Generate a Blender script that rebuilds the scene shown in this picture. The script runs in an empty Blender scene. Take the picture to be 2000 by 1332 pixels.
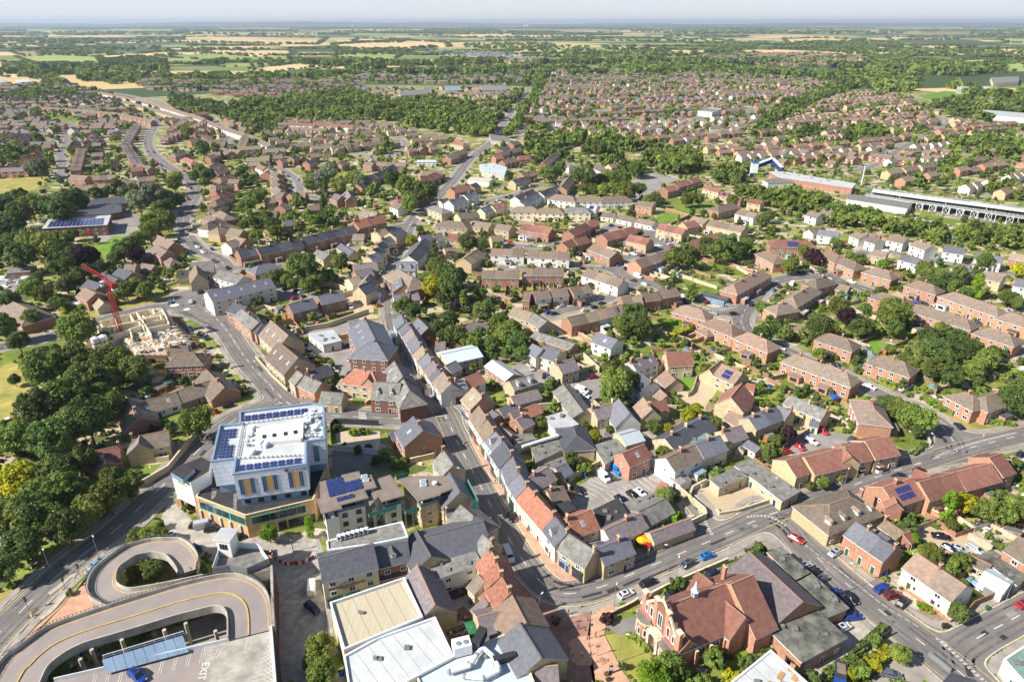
import bpy,math,random
import numpy as np
from mathutils import Vector,Matrix,noise
random.seed(7)
# ---------------------------------------------------------------- camera, world, sun
FPX,HC = 1333.0,120.0
PITCH = math.atan((666 - 44) / FPX)
CP,SP = math.cos(PITCH),math.sin(PITCH)
scene = bpy.context.scene
cam_d = bpy.data.cameras.new('camera'); cam = bpy.data.objects.new('camera',cam_d)
scene.collection.objects.link(cam)
cam.location = (0,0,HC)
cam.rotation_euler = (math.pi / 2 - PITCH,0,0)
cam_d.sensor_width = 36; cam_d.lens = 36 * FPX / 2000
cam_d.clip_start = 1; cam_d.clip_end = 80000
scene.camera = cam
SUN_EL,SUN_AZ = math.radians(38),math.radians(180 + 22)      # direction towards the sun, from +x counter-clockwise
sdir = Vector((math.cos(SUN_EL) * math.cos(SUN_AZ),math.cos(SUN_EL) * math.sin(SUN_AZ),math.sin(SUN_EL)))
sun_d = bpy.data.lights.new('sun','SUN'); sun = bpy.data.objects.new('sun',sun_d)
scene.collection.objects.link(sun)
HAZE = 5.2e-5
sun_d.energy = 5.0; sun_d.angle = math.radians(0.55); sun_d.color = (1.0,0.93,0.82)
sun.rotation_euler = sdir.to_track_quat('Z','Y').to_euler()
world = bpy.data.worlds.new('World'); scene.world = world; world.use_nodes = True
wn = world.node_tree; wn.nodes.clear()
sky = wn.nodes.new('ShaderNodeTexSky'); sky.sky_type = 'NISHITA'; sky.sun_disc = False
sky.sun_elevation = SUN_EL; sky.sun_rotation = math.pi / 2 - SUN_AZ
sky.altitude = 100; sky.air_density = 1.0; sky.dust_density = 0.3; sky.ozone_density = 1.0
bg = wn.nodes.new('ShaderNodeBackground'); bg.inputs[1].default_value = 0.07
wo = wn.nodes.new('ShaderNodeOutputWorld')
# a thin bright veil of high cloud lies along the horizon and thins out overhead
vl = wn.nodes.new('ShaderNodeMix'); vl.data_type = 'RGBA'; vt = wn.nodes.new('ShaderNodeTexCoord'); vm = wn.nodes.new('ShaderNodeMapping'); vm.inputs['Scale'].default_value = (1.5,1.5,12)
vn = wn.nodes.new('ShaderNodeTexNoise'); vn.inputs['Scale'].default_value = 2.4; vn.inputs['Detail'].default_value = 7; vr = wn.nodes.new('ShaderNodeMapRange'); vr.inputs['From Min'].default_value = .3; vr.inputs['From Max'].default_value = .7; vr.inputs['To Min'].default_value = .86; vr.inputs['To Max'].default_value = 1.0
sx = wn.nodes.new('ShaderNodeSeparateXYZ'); vz = wn.nodes.new('ShaderNodeMapRange'); vz.inputs['From Min'].default_value = .06; vz.inputs['From Max'].default_value = .28; vz.inputs['To Min'].default_value = 1.0; vz.inputs['To Max'].default_value = .04
mu = wn.nodes.new('ShaderNodeMath'); mu.operation = 'MULTIPLY'
wn.links.new(vt.outputs['Generated'],vm.inputs[0]); wn.links.new(vm.outputs[0],vn.inputs['Vector']); wn.links.new(vn.outputs[0],vr.inputs[0]); wn.links.new(vt.outputs['Generated'],sx.inputs[0]); wn.links.new(sx.outputs[2],vz.inputs[0])
wn.links.new(vr.outputs[0],mu.inputs[0]); wn.links.new(vz.outputs[0],mu.inputs[1]); wn.links.new(mu.outputs[0],vl.inputs[0])
wn.links.new(sky.outputs[0],vl.inputs[6]); vl.inputs[7].default_value = (7.3,7.6,8.2,1); wn.links.new(vl.outputs[2],bg.inputs[0]); wn.links.new(bg.outputs[0],wo.inputs[0])
scene.view_settings.view_transform = 'Standard'; scene.view_settings.look = 'None'
scene.view_settings.exposure = 0.7; scene.view_settings.gamma = 1.0
scene.render.engine = 'CYCLES'
scene.cycles.max_bounces = 5; scene.cycles.diffuse_bounces = 2; scene.cycles.glossy_bounces = 2
scene.cycles.transmission_bounces = 2; scene.cycles.transparent_max_bounces = 6; scene.cycles.volume_bounces = 0
scene.cycles.use_denoising = True
scene.cycles.use_adaptive_sampling = True; scene.cycles.adaptive_threshold = 0.02

# photo pixel (2000 x 1332) -> the point of the flat terrain (or of a roof level z) seen there
def P(px,py,z=0.0):
 a = (px - 1000) / FPX; b = (666 - py) / FPX
 dy,dz = CP + b * SP,-SP + b * CP
 t = (z - HC) / dz
 return Vector((a * t,dy * t,z))
def PROJ(v):
 zz = v[2] - HC; d = v[1] * CP - zz * SP; u = v[1] * SP + zz * CP
 return (1000 + FPX * v[0] / d,666 - FPX * u / d,d)

# ---------------------------------------------------------------- materials
MATS = {}
def lin(c):
 return tuple(((x / 255) / 12.92 if x / 255 <= 0.04045 else ((x / 255 + 0.055) / 1.055) ** 2.4) for x in c)
def mat(name,col,rough=0.85,var=0.25,scale=0.8,obj_var=0.12,fine=0.0,metal=0.0,spec=0.3,stretch=None,bump=0.0,col2=None,tr=0.0,emit=0.0,hue=0.0):
 """procedural surface: albedo col (linear) broken up by two noises, a per-object tint and optional second colour"""
 m = bpy.data.materials.new(name); m.use_nodes = True
 nt = m.node_tree; N,L = nt.nodes,nt.links
 b = N['Principled BSDF']; b.inputs['Roughness'].default_value = rough; b.inputs['Metallic'].default_value = metal
 b.inputs['Specular IOR Level'].default_value = spec
 tc = N.new('ShaderNodeTexCoord'); co = tc.outputs['Object']
 if stretch:
  mp = N.new('ShaderNodeMapping'); mp.inputs['Scale'].default_value = stretch; L.new(co,mp.inputs[0]); co2 = mp.outputs[0]
 else: co2 = co
 n1 = N.new('ShaderNodeTexNoise'); n1.inputs['Scale'].default_value = scale; n1.inputs['Detail'].default_value = 6; n1.inputs['Roughness'].default_value = 0.65
 L.new(co2,n1.inputs['Vector'])
 c2 = col2 or tuple(x * 0.62 for x in col)
 mr = N.new('ShaderNodeMapRange'); mr.inputs['From Min'].default_value = 0.32; mr.inputs['From Max'].default_value = 0.68
 mr.inputs['To Min'].default_value = 0.5 - min(var,.5); mr.inputs['To Max'].default_value = 0.5 + min(var,.5)
 L.new(n1.outputs[0],mr.inputs[0])
 mx = N.new('ShaderNodeMix'); mx.data_type = 'RGBA'
 cc = tuple(x * 1.18 for x in col)
 mx.inputs[6].default_value = (*c2,1); mx.inputs[7].default_value = (*cc,1)
 L.new(mr.outputs[0],mx.inputs[0])
 out = mx.outputs[2]
 hv = N.new('ShaderNodeHueSaturation'); oi = N.new('ShaderNodeObjectInfo')
 m2 = N.new('ShaderNodeMapRange'); m2.inputs['To Min'].default_value = 1 - obj_var; m2.inputs['To Max'].default_value = 1 + obj_var
 L.new(oi.outputs['Random'],m2.inputs[0]);
 if fine:
  n2 = N.new('ShaderNodeTexNoise'); n2.inputs['Scale'].default_value = 9.0 if not stretch else 4.0; n2.inputs['Detail'].default_value = 3
  L.new(co,n2.inputs['Vector'])
  m3 = N.new('ShaderNodeMapRange'); m3.inputs['From Min'].default_value = .3; m3.inputs['From Max'].default_value = .7
  m3.inputs['To Min'].default_value = 1 - fine; m3.inputs['To Max'].default_value = 1 + fine
  L.new(n2.outputs[0],m3.inputs[0])
  mm = N.new('ShaderNodeMath'); mm.operation = 'MULTIPLY'; L.new(m2.outputs[0],mm.inputs[0]); L.new(m3.outputs[0],mm.inputs[1])
  L.new(mm.outputs[0],hv.inputs['Value'])
 else: L.new(m2.outputs[0],hv.inputs['Value'])
 if hue:
  m4 = N.new('ShaderNodeMapRange'); m4.inputs['To Min'].default_value = .5 - hue; m4.inputs['To Max'].default_value = .5 + hue
  md = N.new('ShaderNodeMath'); md.operation = 'MULTIPLY_ADD'; md.inputs[1].default_value = 7.31; md.inputs[2].default_value = 0
  fr = N.new('ShaderNodeMath'); fr.operation = 'FRACT'
  L.new(oi.outputs['Random'],md.inputs[0]); L.new(md.outputs[0],fr.inputs[0]); L.new(fr.outputs[0],m4.inputs[0]); L.new(m4.outputs[0],hv.inputs['Hue'])
 L.new(out,hv.inputs['Color']); L.new(hv.outputs[0],b.inputs['Base Color'])
 if bump:
  bp = N.new('ShaderNodeBump'); bp.inputs['Strength'].default_value = bump; bp.inputs['Distance'].default_value = 0.1
  L.new(n1.outputs[0],bp.inputs['Height']); L.new(bp.outputs[0],b.inputs['Normal'])
 if emit:
  b.inputs['Emission Color'].default_value = (*col,1); b.inputs['Emission Strength'].default_value = emit
 MATS[name] = m
 return m
mat('roof_brown',lin((130,117,106)),obj_var=.24,var=.45,scale=.9,fine=.16,bump=.2,hue=.012)
mat('roof_tan',lin((146,133,114)),obj_var=.24,var=.5,scale=1.2,fine=.2,bump=.3)
mat('roof_slate',lin((110,112,122)),obj_var=.24,rough=.55,var=.4,scale=1.1,fine=.14,spec=.4)
mat('roof_dark',lin((84,86,94)),obj_var=.24,rough=.6,var=.4,scale=1.0,fine=.14,spec=.35)
mat('roof_mauve',lin((126,117,120)),obj_var=.24,rough=.7,var=.45,scale=1.2,fine=.16)
mat('roof_red',lin((164,114,94)),obj_var=.24,var=.5,scale=1.3,fine=.2,bump=.3,col2=lin((128,84,70)))
mat('roof_rust',lin((134,98,86)),obj_var=.24,var=.5,scale=.8,fine=.14,bump=.2,col2=lin((124,80,72)))
mat('roof_pink',lin((142,121,108)),obj_var=.24,var=.4,scale=.9,fine=.14,bump=.2,hue=.01)
mat('roof_grey',lin((134,132,128)),var=.5,scale=.7,fine=.12,col2=lin((98,98,94)))
mat('roof_moss',lin((122,122,112)),var=.5,scale=.35,fine=.15,col2=lin((62,64,60)))
mat('roof_white',lin((190,194,197)),rough=.5,var=.4,scale=.25,fine=.04,col2=lin((172,175,175)))
mat('roof_felt',lin((138,127,118)),var=.3,scale=.4,fine=.06)
mat('roof_black',lin((62,60,62)),var=.4,scale=.5,fine=.1)
mat('wall_brick',lin((168,126,106)),var=.45,scale=1.5,fine=.16,hue=.01)
mat('wall_orange',lin((186,140,116)),var=.4,scale=1.5,fine=.14,hue=.008)
mat('wall_darkbrick',lin((136,98,84)),var=.4,scale=1.5,fine=.15)
mat('wall_stone',lin((198,180,148)),var=.5,scale=1.8,fine=.18)
mat('wall_buff',lin((200,178,142)),var=.35,scale=1.5,fine=.1)
mat('wall_white',lin((214,212,206)),var=.2,scale=.5,fine=.03,col2=lin((205,202,194)))
mat('wall_cream',lin((226,214,190)),var=.2,scale=.5,fine=.03,col2=lin((200,186,160)))
mat('stone_trim',lin((216,204,178)),var=.4,scale=1.5,fine=.08)
mat('ridge',lin((176,140,118)),var=.2,obj_var=.2)
mat('glass',lin((44,52,62)),rough=.12,var=.3,scale=.4,spec=.6)
mat('glass_blue',lin((84,110,134)),rough=.12,var=.3,scale=.4,spec=.6)
mat('glass_light',lin((150,168,182)),rough=.15,var=.3,scale=.6,spec=.6)
mat('frame_white',lin((236,236,234)),var=.1,rough=.5)
mat('door_col',lin((96,66,60)),var=.1,rough=.5,hue=.5)
mat('asphalt',lin((134,129,126)),var=.45,scale=.1,fine=.07,rough=.9,col2=lin((108,105,103)))
mat('pavement',lin((158,151,144)),var=.4,scale=.25,fine=.1,rough=.9,col2=lin((128,121,116)))
mat('kerb',lin((194,186,172)),var=.3,scale=.8,fine=.08)
mat('carpark',lin((152,146,142)),var=.4,scale=.15,fine=.07,col2=lin((120,116,114)))
mat('brickpave',lin((196,156,130)),var=.4,scale=.6,fine=.1,col2=lin((172,130,110)))
mat('redpave',lin((164,126,114)),var=.4,scale=.5,fine=.12)
mat('cobble',lin((164,158,150)),var=.5,scale=.6,fine=.14,col2=lin((128,124,120)))
mat('gravel',lin((178,162,138)),var=.4,scale=.25,fine=.1,col2=lin((178,158,130)))
mat('concrete',lin((186,180,170)),var=.4,scale=.4,fine=.08,col2=lin((142,136,126)))
mat('deck',lin((148,138,130)),var=.4,scale=.2,fine=.06,col2=lin((138,130,132)))
mat('lawn',lin((118,128,54)),var=.5,scale=.18,fine=.14,col2=lin((92,112,40)))
mat('lawn_dry',lin((168,152,88)),var=.5,scale=.14,fine=.12,col2=lin((124,128,58)))
mat('lawn_bright',lin((112,142,52)),var=.4,scale=.2,fine=.1,col2=lin((86,116,38)))
mat('field_tan',lin((208,184,136)),var=.35,scale=.008,fine=.05,obj_var=.08,col2=lin((190,164,116)))
mat('field_green',lin((150,160,92)),var=.4,scale=.006,fine=.05,obj_var=.12,col2=lin((126,144,78)))
mat('field_dull',lin((166,158,104)),var=.4,scale=.006,fine=.05,obj_var=.1)
mat('field_brown',lin((158,134,106)),var=.4,scale=.006,fine=.05)
mat('soil',lin((120,96,72)),var=.5,scale=.4,fine=.2)
mat('rubble',lin((196,178,156)),var=.5,scale=1.5,fine=.25)
mat('paint_white',lin((225,222,215)),var=.35,scale=1.5,fine=.12,col2=lin((180,176,170)))
mat('paint_yellow',lin((214,182,110)),var=.3,scale=1.5,fine=.1)
mat('fence_wood',lin((150,122,98)),var=.4,scale=1.2,fine=.15,obj_var=.3,hue=.01)
mat('fence_pale',lin((196,182,162)),var=.4,scale=1.2,fine=.1)
mat('wood_orange',lin((186,122,68)),var=.4,fine=.1,obj_var=.2)
mat('metal_grey',lin((150,154,158)),rough=.5,var=.2,metal=.3)
mat('metal_dark',lin((62,64,68)),rough=.5,var=.2)
mat('metal_white',lin((226,228,230)),rough=.45,var=.2,col2=lin((196,200,204)))
mat('crane_red',lin((158,46,52)),rough=.5,var=.3)
mat('tyre',lin((34,34,36)),var=.2)
mat('solar',lin((48,62,116)),rough=.2,var=.3,scale=.8,spec=.6)
mat('teal',lin((96,200,190)),rough=.5,var=.2)
mat('teal_net',lin((84,170,150)),rough=.8,var=.4,fine=.2)
mat('clad_white',lin((214,220,232)),rough=.5,var=.15,scale=.3,col2=lin((194,200,214)))
mat('clad_blue',lin((132,156,182)),rough=.4,var=.2,scale=.3)
mat('clad_tan',lin((190,150,104)),rough=.6,var=.3)
mat('clad_orange',lin((214,176,128)),rough=.7,var=.3,fine=.08)
mat('render_white',lin((218,217,214)),rough=.7,var=.15,scale=.3,col2=lin((218,217,212)))
mat('corrug',lin((184,180,164)),rough=.6,var=.4,scale=.6,stretch=(6,.25,1),fine=.05,col2=lin((188,172,138)))
mat('metal_roof',lin((182,194,202)),rough=.5,var=.3,scale=.5,stretch=(5,.2,1),fine=.03,col2=lin((180,190,196)))
mat('copper',lin((120,150,140)),rough=.6,var=.3)
mat('red_plastic',lin((200,44,36)),rough=.5,var=.15)
mat('white_plastic',lin((232,230,226)),rough=.5,var=.15)
mat('yellow_cloth',lin((246,176,40)),var=.2); mat('red_cloth',lin((214,52,38)),var=.2); mat('green_cloth',lin((44,104,70)),var=.3)
mat('blue_plastic',lin((36,80,176)),rough=.5,var=.2); mat('green_plastic',lin((58,116,84)),rough=.5,var=.2)
mat('dark_plastic',lin((50,52,56)),rough=.5,var=.2)
mat('skin',lin((196,146,120)),var=.1); mat('cloth_red',lin((204,40,60)),var=.1); mat('cloth_dark',lin((40,44,60)),var=.1); mat('cloth_blue',lin((70,96,150)),var=.1); mat('hair',lin((60,44,34)),var=.2)
mat('sign_blue',lin((40,90,180)),var=.1); mat('text_dark',lin((70,72,76)),var=.05); mat('text_red',lin((176,52,72)),var=.05); mat('text_green',lin((150,190,60)),var=.05)
mat('flower',lin((210,150,170)),var=.5,scale=6,col2=lin((150,60,110)))
mat('panel_yellow',lin((232,200,60)),var=.1); mat('panel_green',lin((60,130,80)),var=.1)
for nm,c in dict(white=(238,238,240),silver=(178,184,190),grey=(96,102,112),black=(30,32,38),blue=(34,66,150),red=(188,34,42),lightblue=(120,160,190),brightblue=(28,128,210),darkblue=(28,40,76),darkred=(120,30,44),yellow=(236,196,40),green=(40,90,70)).items():
 mat('car_' + nm,lin(c),rough=.25,var=.05,obj_var=.03,spec=.6)
def leafmat(name,c,c2,hue=.02):
 m = mat(name,c,rough=.65,var=.5,scale=.45,obj_var=.34,fine=.3,col2=c2,spec=.25,hue=hue)
 nt = m.node_tree; N,L = nt.nodes,nt.links; b = N['Principled BSDF']
 out = [n for n in N if n.type == 'OUTPUT_MATERIAL'][0]
 tl = N.new('ShaderNodeBsdfTranslucent'); mx = N.new('ShaderNodeMixShader'); mx.inputs[0].default_value = .32
 src = b.inputs['Base Color'].links[0].from_socket
 L.new(src,tl.inputs[0]); L.new(b.outputs[0],mx.inputs[1]); L.new(tl.outputs[0],mx.inputs[2]); L.new(mx.outputs[0],out.inputs[0])
leafmat('leaf',lin((130,141,66)),lin((94,112,52)))
leafmat('leaf_dark',lin((110,126,64)),lin((80,100,52)))
leafmat('leaf_light',lin((136,148,70)),lin((100,120,54)))
leafmat('leaf_yellow',lin((184,176,44)),lin((134,140,36)),.01)
leafmat('leaf_grey',lin((140,148,116)),lin((98,110,82)))
leafmat('leaf_purple',lin((78,54,58)),lin((50,36,44)),.01)
leafmat('leaf_lime',lin((130,160,42)),lin((88,124,32)),.01)
mat('bark',lin((104,88,72)),var=.4,scale=2)
# garden ground: patchwork of lawns, dry grass, paving and beds
def ground_mat():
 m = mat('garden_ground',lin((120,122,66)),var=.5,scale=.1,fine=.2,obj_var=0)
 nt = m.node_tree; N,L = nt.nodes,nt.links; b = N['Principled BSDF']
 src = b.inputs['Base Color'].links[0].from_socket
 geo = N.new('ShaderNodeNewGeometry')
 nz = N.new('ShaderNodeTexNoise'); nz.inputs['Scale'].default_value = .35; L.new(geo.outputs['Position'],nz.inputs['Vector'])
 wv = N.new('ShaderNodeMix'); wv.data_type = 'VECTOR'; wv.inputs[0].default_value = .08
 mp = N.new('ShaderNodeMapping'); mp.inputs['Rotation'].default_value = (0,0,.45); mp.inputs['Scale'].default_value = (.17,.26,1)
 L.new(geo.outputs['Position'],mp.inputs[0]); L.new(mp.outputs[0],wv.inputs[4]); L.new(nz.outputs[1],wv.inputs[5])
 vo = N.new('ShaderNodeTexVoronoi'); vo.voronoi_dimensions = '2D'; vo.inputs['Scale'].default_value = 1.0; vo.inputs['Randomness'].default_value = .7
 L.new(wv.outputs[1],vo.inputs['Vector'])
 sp = N.new('ShaderNodeSeparateColor'); L.new(vo.outputs['Color'],sp.inputs[0])
 cr = N.new('ShaderNodeValToRGB'); cr.color_ramp.interpolation = 'CONSTANT'
 cols = [(0,(112,122,60)),(.2,(132,138,66)),(.38,(160,150,92)),(.5,(94,104,54)),(.6,(182,168,146)),(.73,(144,128,104)),(.82,(136,148,70)),(.9,(192,180,162))]
 el = cr.color_ramp.elements
 el[0].position = 0; el[0].color = (*lin(cols[0][1]),1)
 el[1].position = cols[1][0]; el[1].color = (*lin(cols[1][1]),1)
 for p,c in cols[2:]:
  e = el.new(p); e.color = (*lin(c),1)
 L.new(sp.outputs[0],cr.inputs[0])
 hs = N.new('ShaderNodeHueSaturation'); n2 = N.new('ShaderNodeTexNoise'); n2.inputs['Scale'].default_value = 1.2; n2.inputs['Detail'].default_value = 6
 L.new(geo.outputs['Position'],n2.inputs['Vector'])
 mr = N.new('ShaderNodeMapRange'); mr.inputs['From Min'].default_value = .3; mr.inputs['From Max'].default_value = .7; mr.inputs['To Min'].default_value = .62; mr.inputs['To Max'].default_value = 1.3
 L.new(n2.outputs[0],mr.inputs[0]); L.new(mr.outputs[0],hs.inputs['Value']); L.new(cr.outputs[0],hs.inputs['Color'])
 L.new(hs.outputs[0],b.inputs['Base Color'])
ground_mat()
def country_mat():
 m = mat('country_ground',lin((110,118,66)),var=.5,scale=.01,fine=.1,obj_var=0)
 nt = m.node_tree; N,L = nt.nodes,nt.links; b = N['Principled BSDF']
 geo = N.new('ShaderNodeNewGeometry')
 mp = N.new('ShaderNodeMapping'); mp.inputs['Rotation'].default_value = (0,0,.3); mp.inputs['Scale'].default_value = (.0021,.0030,1)
 L.new(geo.outputs['Position'],mp.inputs[0])
 vo = N.new('ShaderNodeTexVoronoi'); vo.voronoi_dimensions = '2D'; vo.inputs['Scale'].default_value = 1; L.new(mp.outputs[0],vo.inputs['Vector'])
 sp = N.new('ShaderNodeSeparateColor'); L.new(vo.outputs['Color'],sp.inputs[0])
 cr = N.new('ShaderNodeValToRGB'); cr.color_ramp.interpolation = 'CONSTANT'
 cols = [(0,(64,82,44)),(.3,(118,128,74)),(.46,(74,90,50)),(.6,(196,172,124)),(.76,(144,150,88)),(.88,(206,182,134))]
 el = cr.color_ramp.elements
 el[0].color = (*lin(cols[0][1]),1); el[1].position = cols[1][0]; el[1].color = (*lin(cols[1][1]),1)
 for p,c in cols[2:]:
  e = el.new(p); e.color = (*lin(c),1)
 L.new(sp.outputs[0],cr.inputs[0]); L.new(cr.outputs[0],b.inputs['Base Color'])
country_mat()

# ---------------------------------------------------------------- mesh helpers
SC = scene.collection
class MB:
 """collects faces, builds ONE mesh object"""
 def __init__(s): s.v = []; s.f = []; s.m = []; s.mats = []
 def mi(s,m):
  if m not in s.mats: s.mats.append(m)
  return s.mats.index(m)
 def poly(s,pts,m):
  i = len(s.v); s.v += [tuple(p) for p in pts]; s.f.append(tuple(range(i,i + len(pts)))); s.m.append(s.mi(m))
 def box(s,c,size,m,rot=0.0,top=None):
  hx,hy,hz = size[0] / 2,size[1] / 2,size[2] / 2; cr,sr = math.cos(rot),math.sin(rot)
  def q(x,y,z): return (c[0] + x * cr - y * sr,c[1] + x * sr + y * cr,c[2] + z)
  i = len(s.v)
  s.v += [q(x,y,z) for z in (-hz,hz) for x,y in ((-hx,-hy),(hx,-hy),(hx,hy),(-hx,hy))]
  k = s.mi(m); kt = s.mi(top) if top else k
  for f,kk in (((0,3,2,1),k),((4,5,6,7),kt),((0,1,5,4),k),((1,2,6,5),k),((2,3,7,6),k),((3,0,4,7),k)):
   s.f.append(tuple(i + a for a in f)); s.m.append(kk)
 def prism(s,pts,z0,z1,m,top=None,bottom=False):
  pts = [(p[0],p[1]) for p in pts]
  a = sum(pts[i][0] * pts[(i + 1) % len(pts)][1] - pts[(i + 1) % len(pts)][0] * pts[i][1] for i in range(len(pts)))
  if a < 0: pts = pts[::-1]
  n = len(pts); i = len(s.v)
  s.v += [(x,y,z0) for x,y in pts] + [(x,y,z1) for x,y in pts]
  k = s.mi(m); kt = s.mi(top or m)
  for j in range(n):
   s.f.append((i + j,i + (j + 1) % n,i + n + (j + 1) % n,i + n + j)); s.m.append(k)
  s.f.append(tuple(range(i + n,i + 2 * n))); s.m.append(kt)
  if bottom: s.f.append(tuple(reversed(range(i,i + n)))); s.m.append(k)
 def tube(s,p0,p1,r0,r1,m,n=6,caps=True):
  p0,p1 = Vector(p0),Vector(p1); d = (p1 - p0).normalized()
  u = d.orthogonal().normalized(); w = d.cross(u); i = len(s.v)
  for p,r in ((p0,r0),(p1,r1)):
   for j in range(n):
    a = 2 * math.pi * j / n; s.v.append(tuple(p + (u * math.cos(a) + w * math.sin(a)) * r))
  k = s.mi(m)
  for j in range(n):
   s.f.append((i + j,i + (j + 1) % n,i + n + (j + 1) % n,i + n + j)); s.m.append(k)
  if caps:
   s.f.append(tuple(range(i + n,i + 2 * n))); s.m.append(k); s.f.append(tuple(reversed(range(i,i + n)))); s.m.append(k)
 def ball(s,c,r,m,nu=8,nv=5,sz=1.0):
  i = len(s.v); k = s.mi(m)
  s.v.append((c[0],c[1],c[2] - r * sz))
  for a in range(1,nv):
   t = math.pi * a / nv
   for b in range(nu):
    p = 2 * math.pi * b / nu; s.v.append((c[0] + r * math.sin(t) * math.cos(p),c[1] + r * math.sin(t) * math.sin(p),c[2] - r * math.cos(t) * sz))
  s.v.append((c[0],c[1],c[2] + r * sz)); e = len(s.v) - 1
  for b in range(nu):
   s.f.append((i,i + 1 + (b + 1) % nu,i + 1 + b)); s.m.append(k)
   for a in range(nv - 2):
    q = i + 1 + a * nu; s.f.append((q + b,q + (b + 1) % nu,q + nu + (b + 1) % nu,q + nu + b)); s.m.append(k)
   q = i + 1 + (nv - 2) * nu; s.f.append((q + b,q + (b + 1) % nu,e)); s.m.append(k)
 def mesh(s,name):
  me = bpy.data.meshes.new(name); me.from_pydata(s.v,[],s.f)
  for m in s.mats: me.materials.append(MATS[m])
  me.polygons.foreach_set('material_index',s.m); me.update()
  return me
 def build(s,name,parent=None,loc=None,rz=0.0,smooth=False):
  me = s.mesh(name)
  if smooth: me.polygons.foreach_set('use_smooth',[True] * len(me.polygons))
  return link(name,me,parent,loc,rz)
def link(name,me,parent=None,loc=None,rz=0.0,scale=None):
 o = bpy.data.objects.new(name,me); SC.objects.link(o)
 if parent: o.parent = parent
 if loc is not None: o.location = loc
 o.rotation_euler.z = rz
 if scale is not None: o.scale = scale
 return o
THINGS = []
def tag(o,desc,cat,group=None,label=None,anchor=None):
 """desc = look; the label is completed at the end from the landmark it stands by (or given outright)"""
 o['category'] = cat
 if label: o['label'] = label
 if group: o['group'] = group
 THINGS.append([o,desc,label,anchor])
 return o
def empty(name,loc,rz=0.0):
 o = bpy.data.objects.new(name,None); SC.objects.link(o); o.location = loc; o.rotation_euler.z = rz; o.empty_display_size = .5
 return o
def struct(o): o['kind'] = 'structure'; return o
def stuff(o,label=None,cat=None):
 o['kind'] = 'stuff'
 if label: o['label'] = label
 if cat: o['category'] = cat
 return o
def smooth_line(pts,n=6):
 """Catmull-Rom through tuples"""
 out = []; m = len(pts)
 for i in range(m - 1):
  p0,p1,p2,p3 = pts[max(i - 1,0)],pts[i],pts[i + 1],pts[min(i + 2,m - 1)]
  for k in range(n):
   t = k / n
   out.append(tuple(.5 * (2 * b + (c - a) * t + (2 * a - 5 * b + 4 * c - d) * t * t + (3 * b - a - 3 * c + d) * t ** 3) for a,b,c,d in zip(p0,p1,p2,p3)))
 out.append(tuple(pts[-1]))
 return out
# ---------------------------------------------------------------- ground, roads, pavements
def sheet(name,pts,z,m,px=True):
 q = [P(x,y,z) if px else (x,y,z) for x,y in pts]
 a = sum(q[i][0] * q[(i + 1) % len(q)][1] - q[(i + 1) % len(q)][0] * q[i][1] for i in range(len(q)))
 if a < 0: q = q[::-1]
 b = MB(); b.poly([(p[0],p[1],z) for p in q],m)
 return struct(b.build(name))
g = MB()
g.poly([(-40000,-300,-.02),(40000,-300,-.02),(40000,41000,-.02),(-40000,41000,-.02)],'country_ground'); struct(g.build('ground'))
sheet('town_ground',[(-700,-40),(700,-40),(900,700),(900,1300),(500,1500),(-350,1500),(-1000,1000),(-900,500)],0,'garden_ground',px=False)

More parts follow.
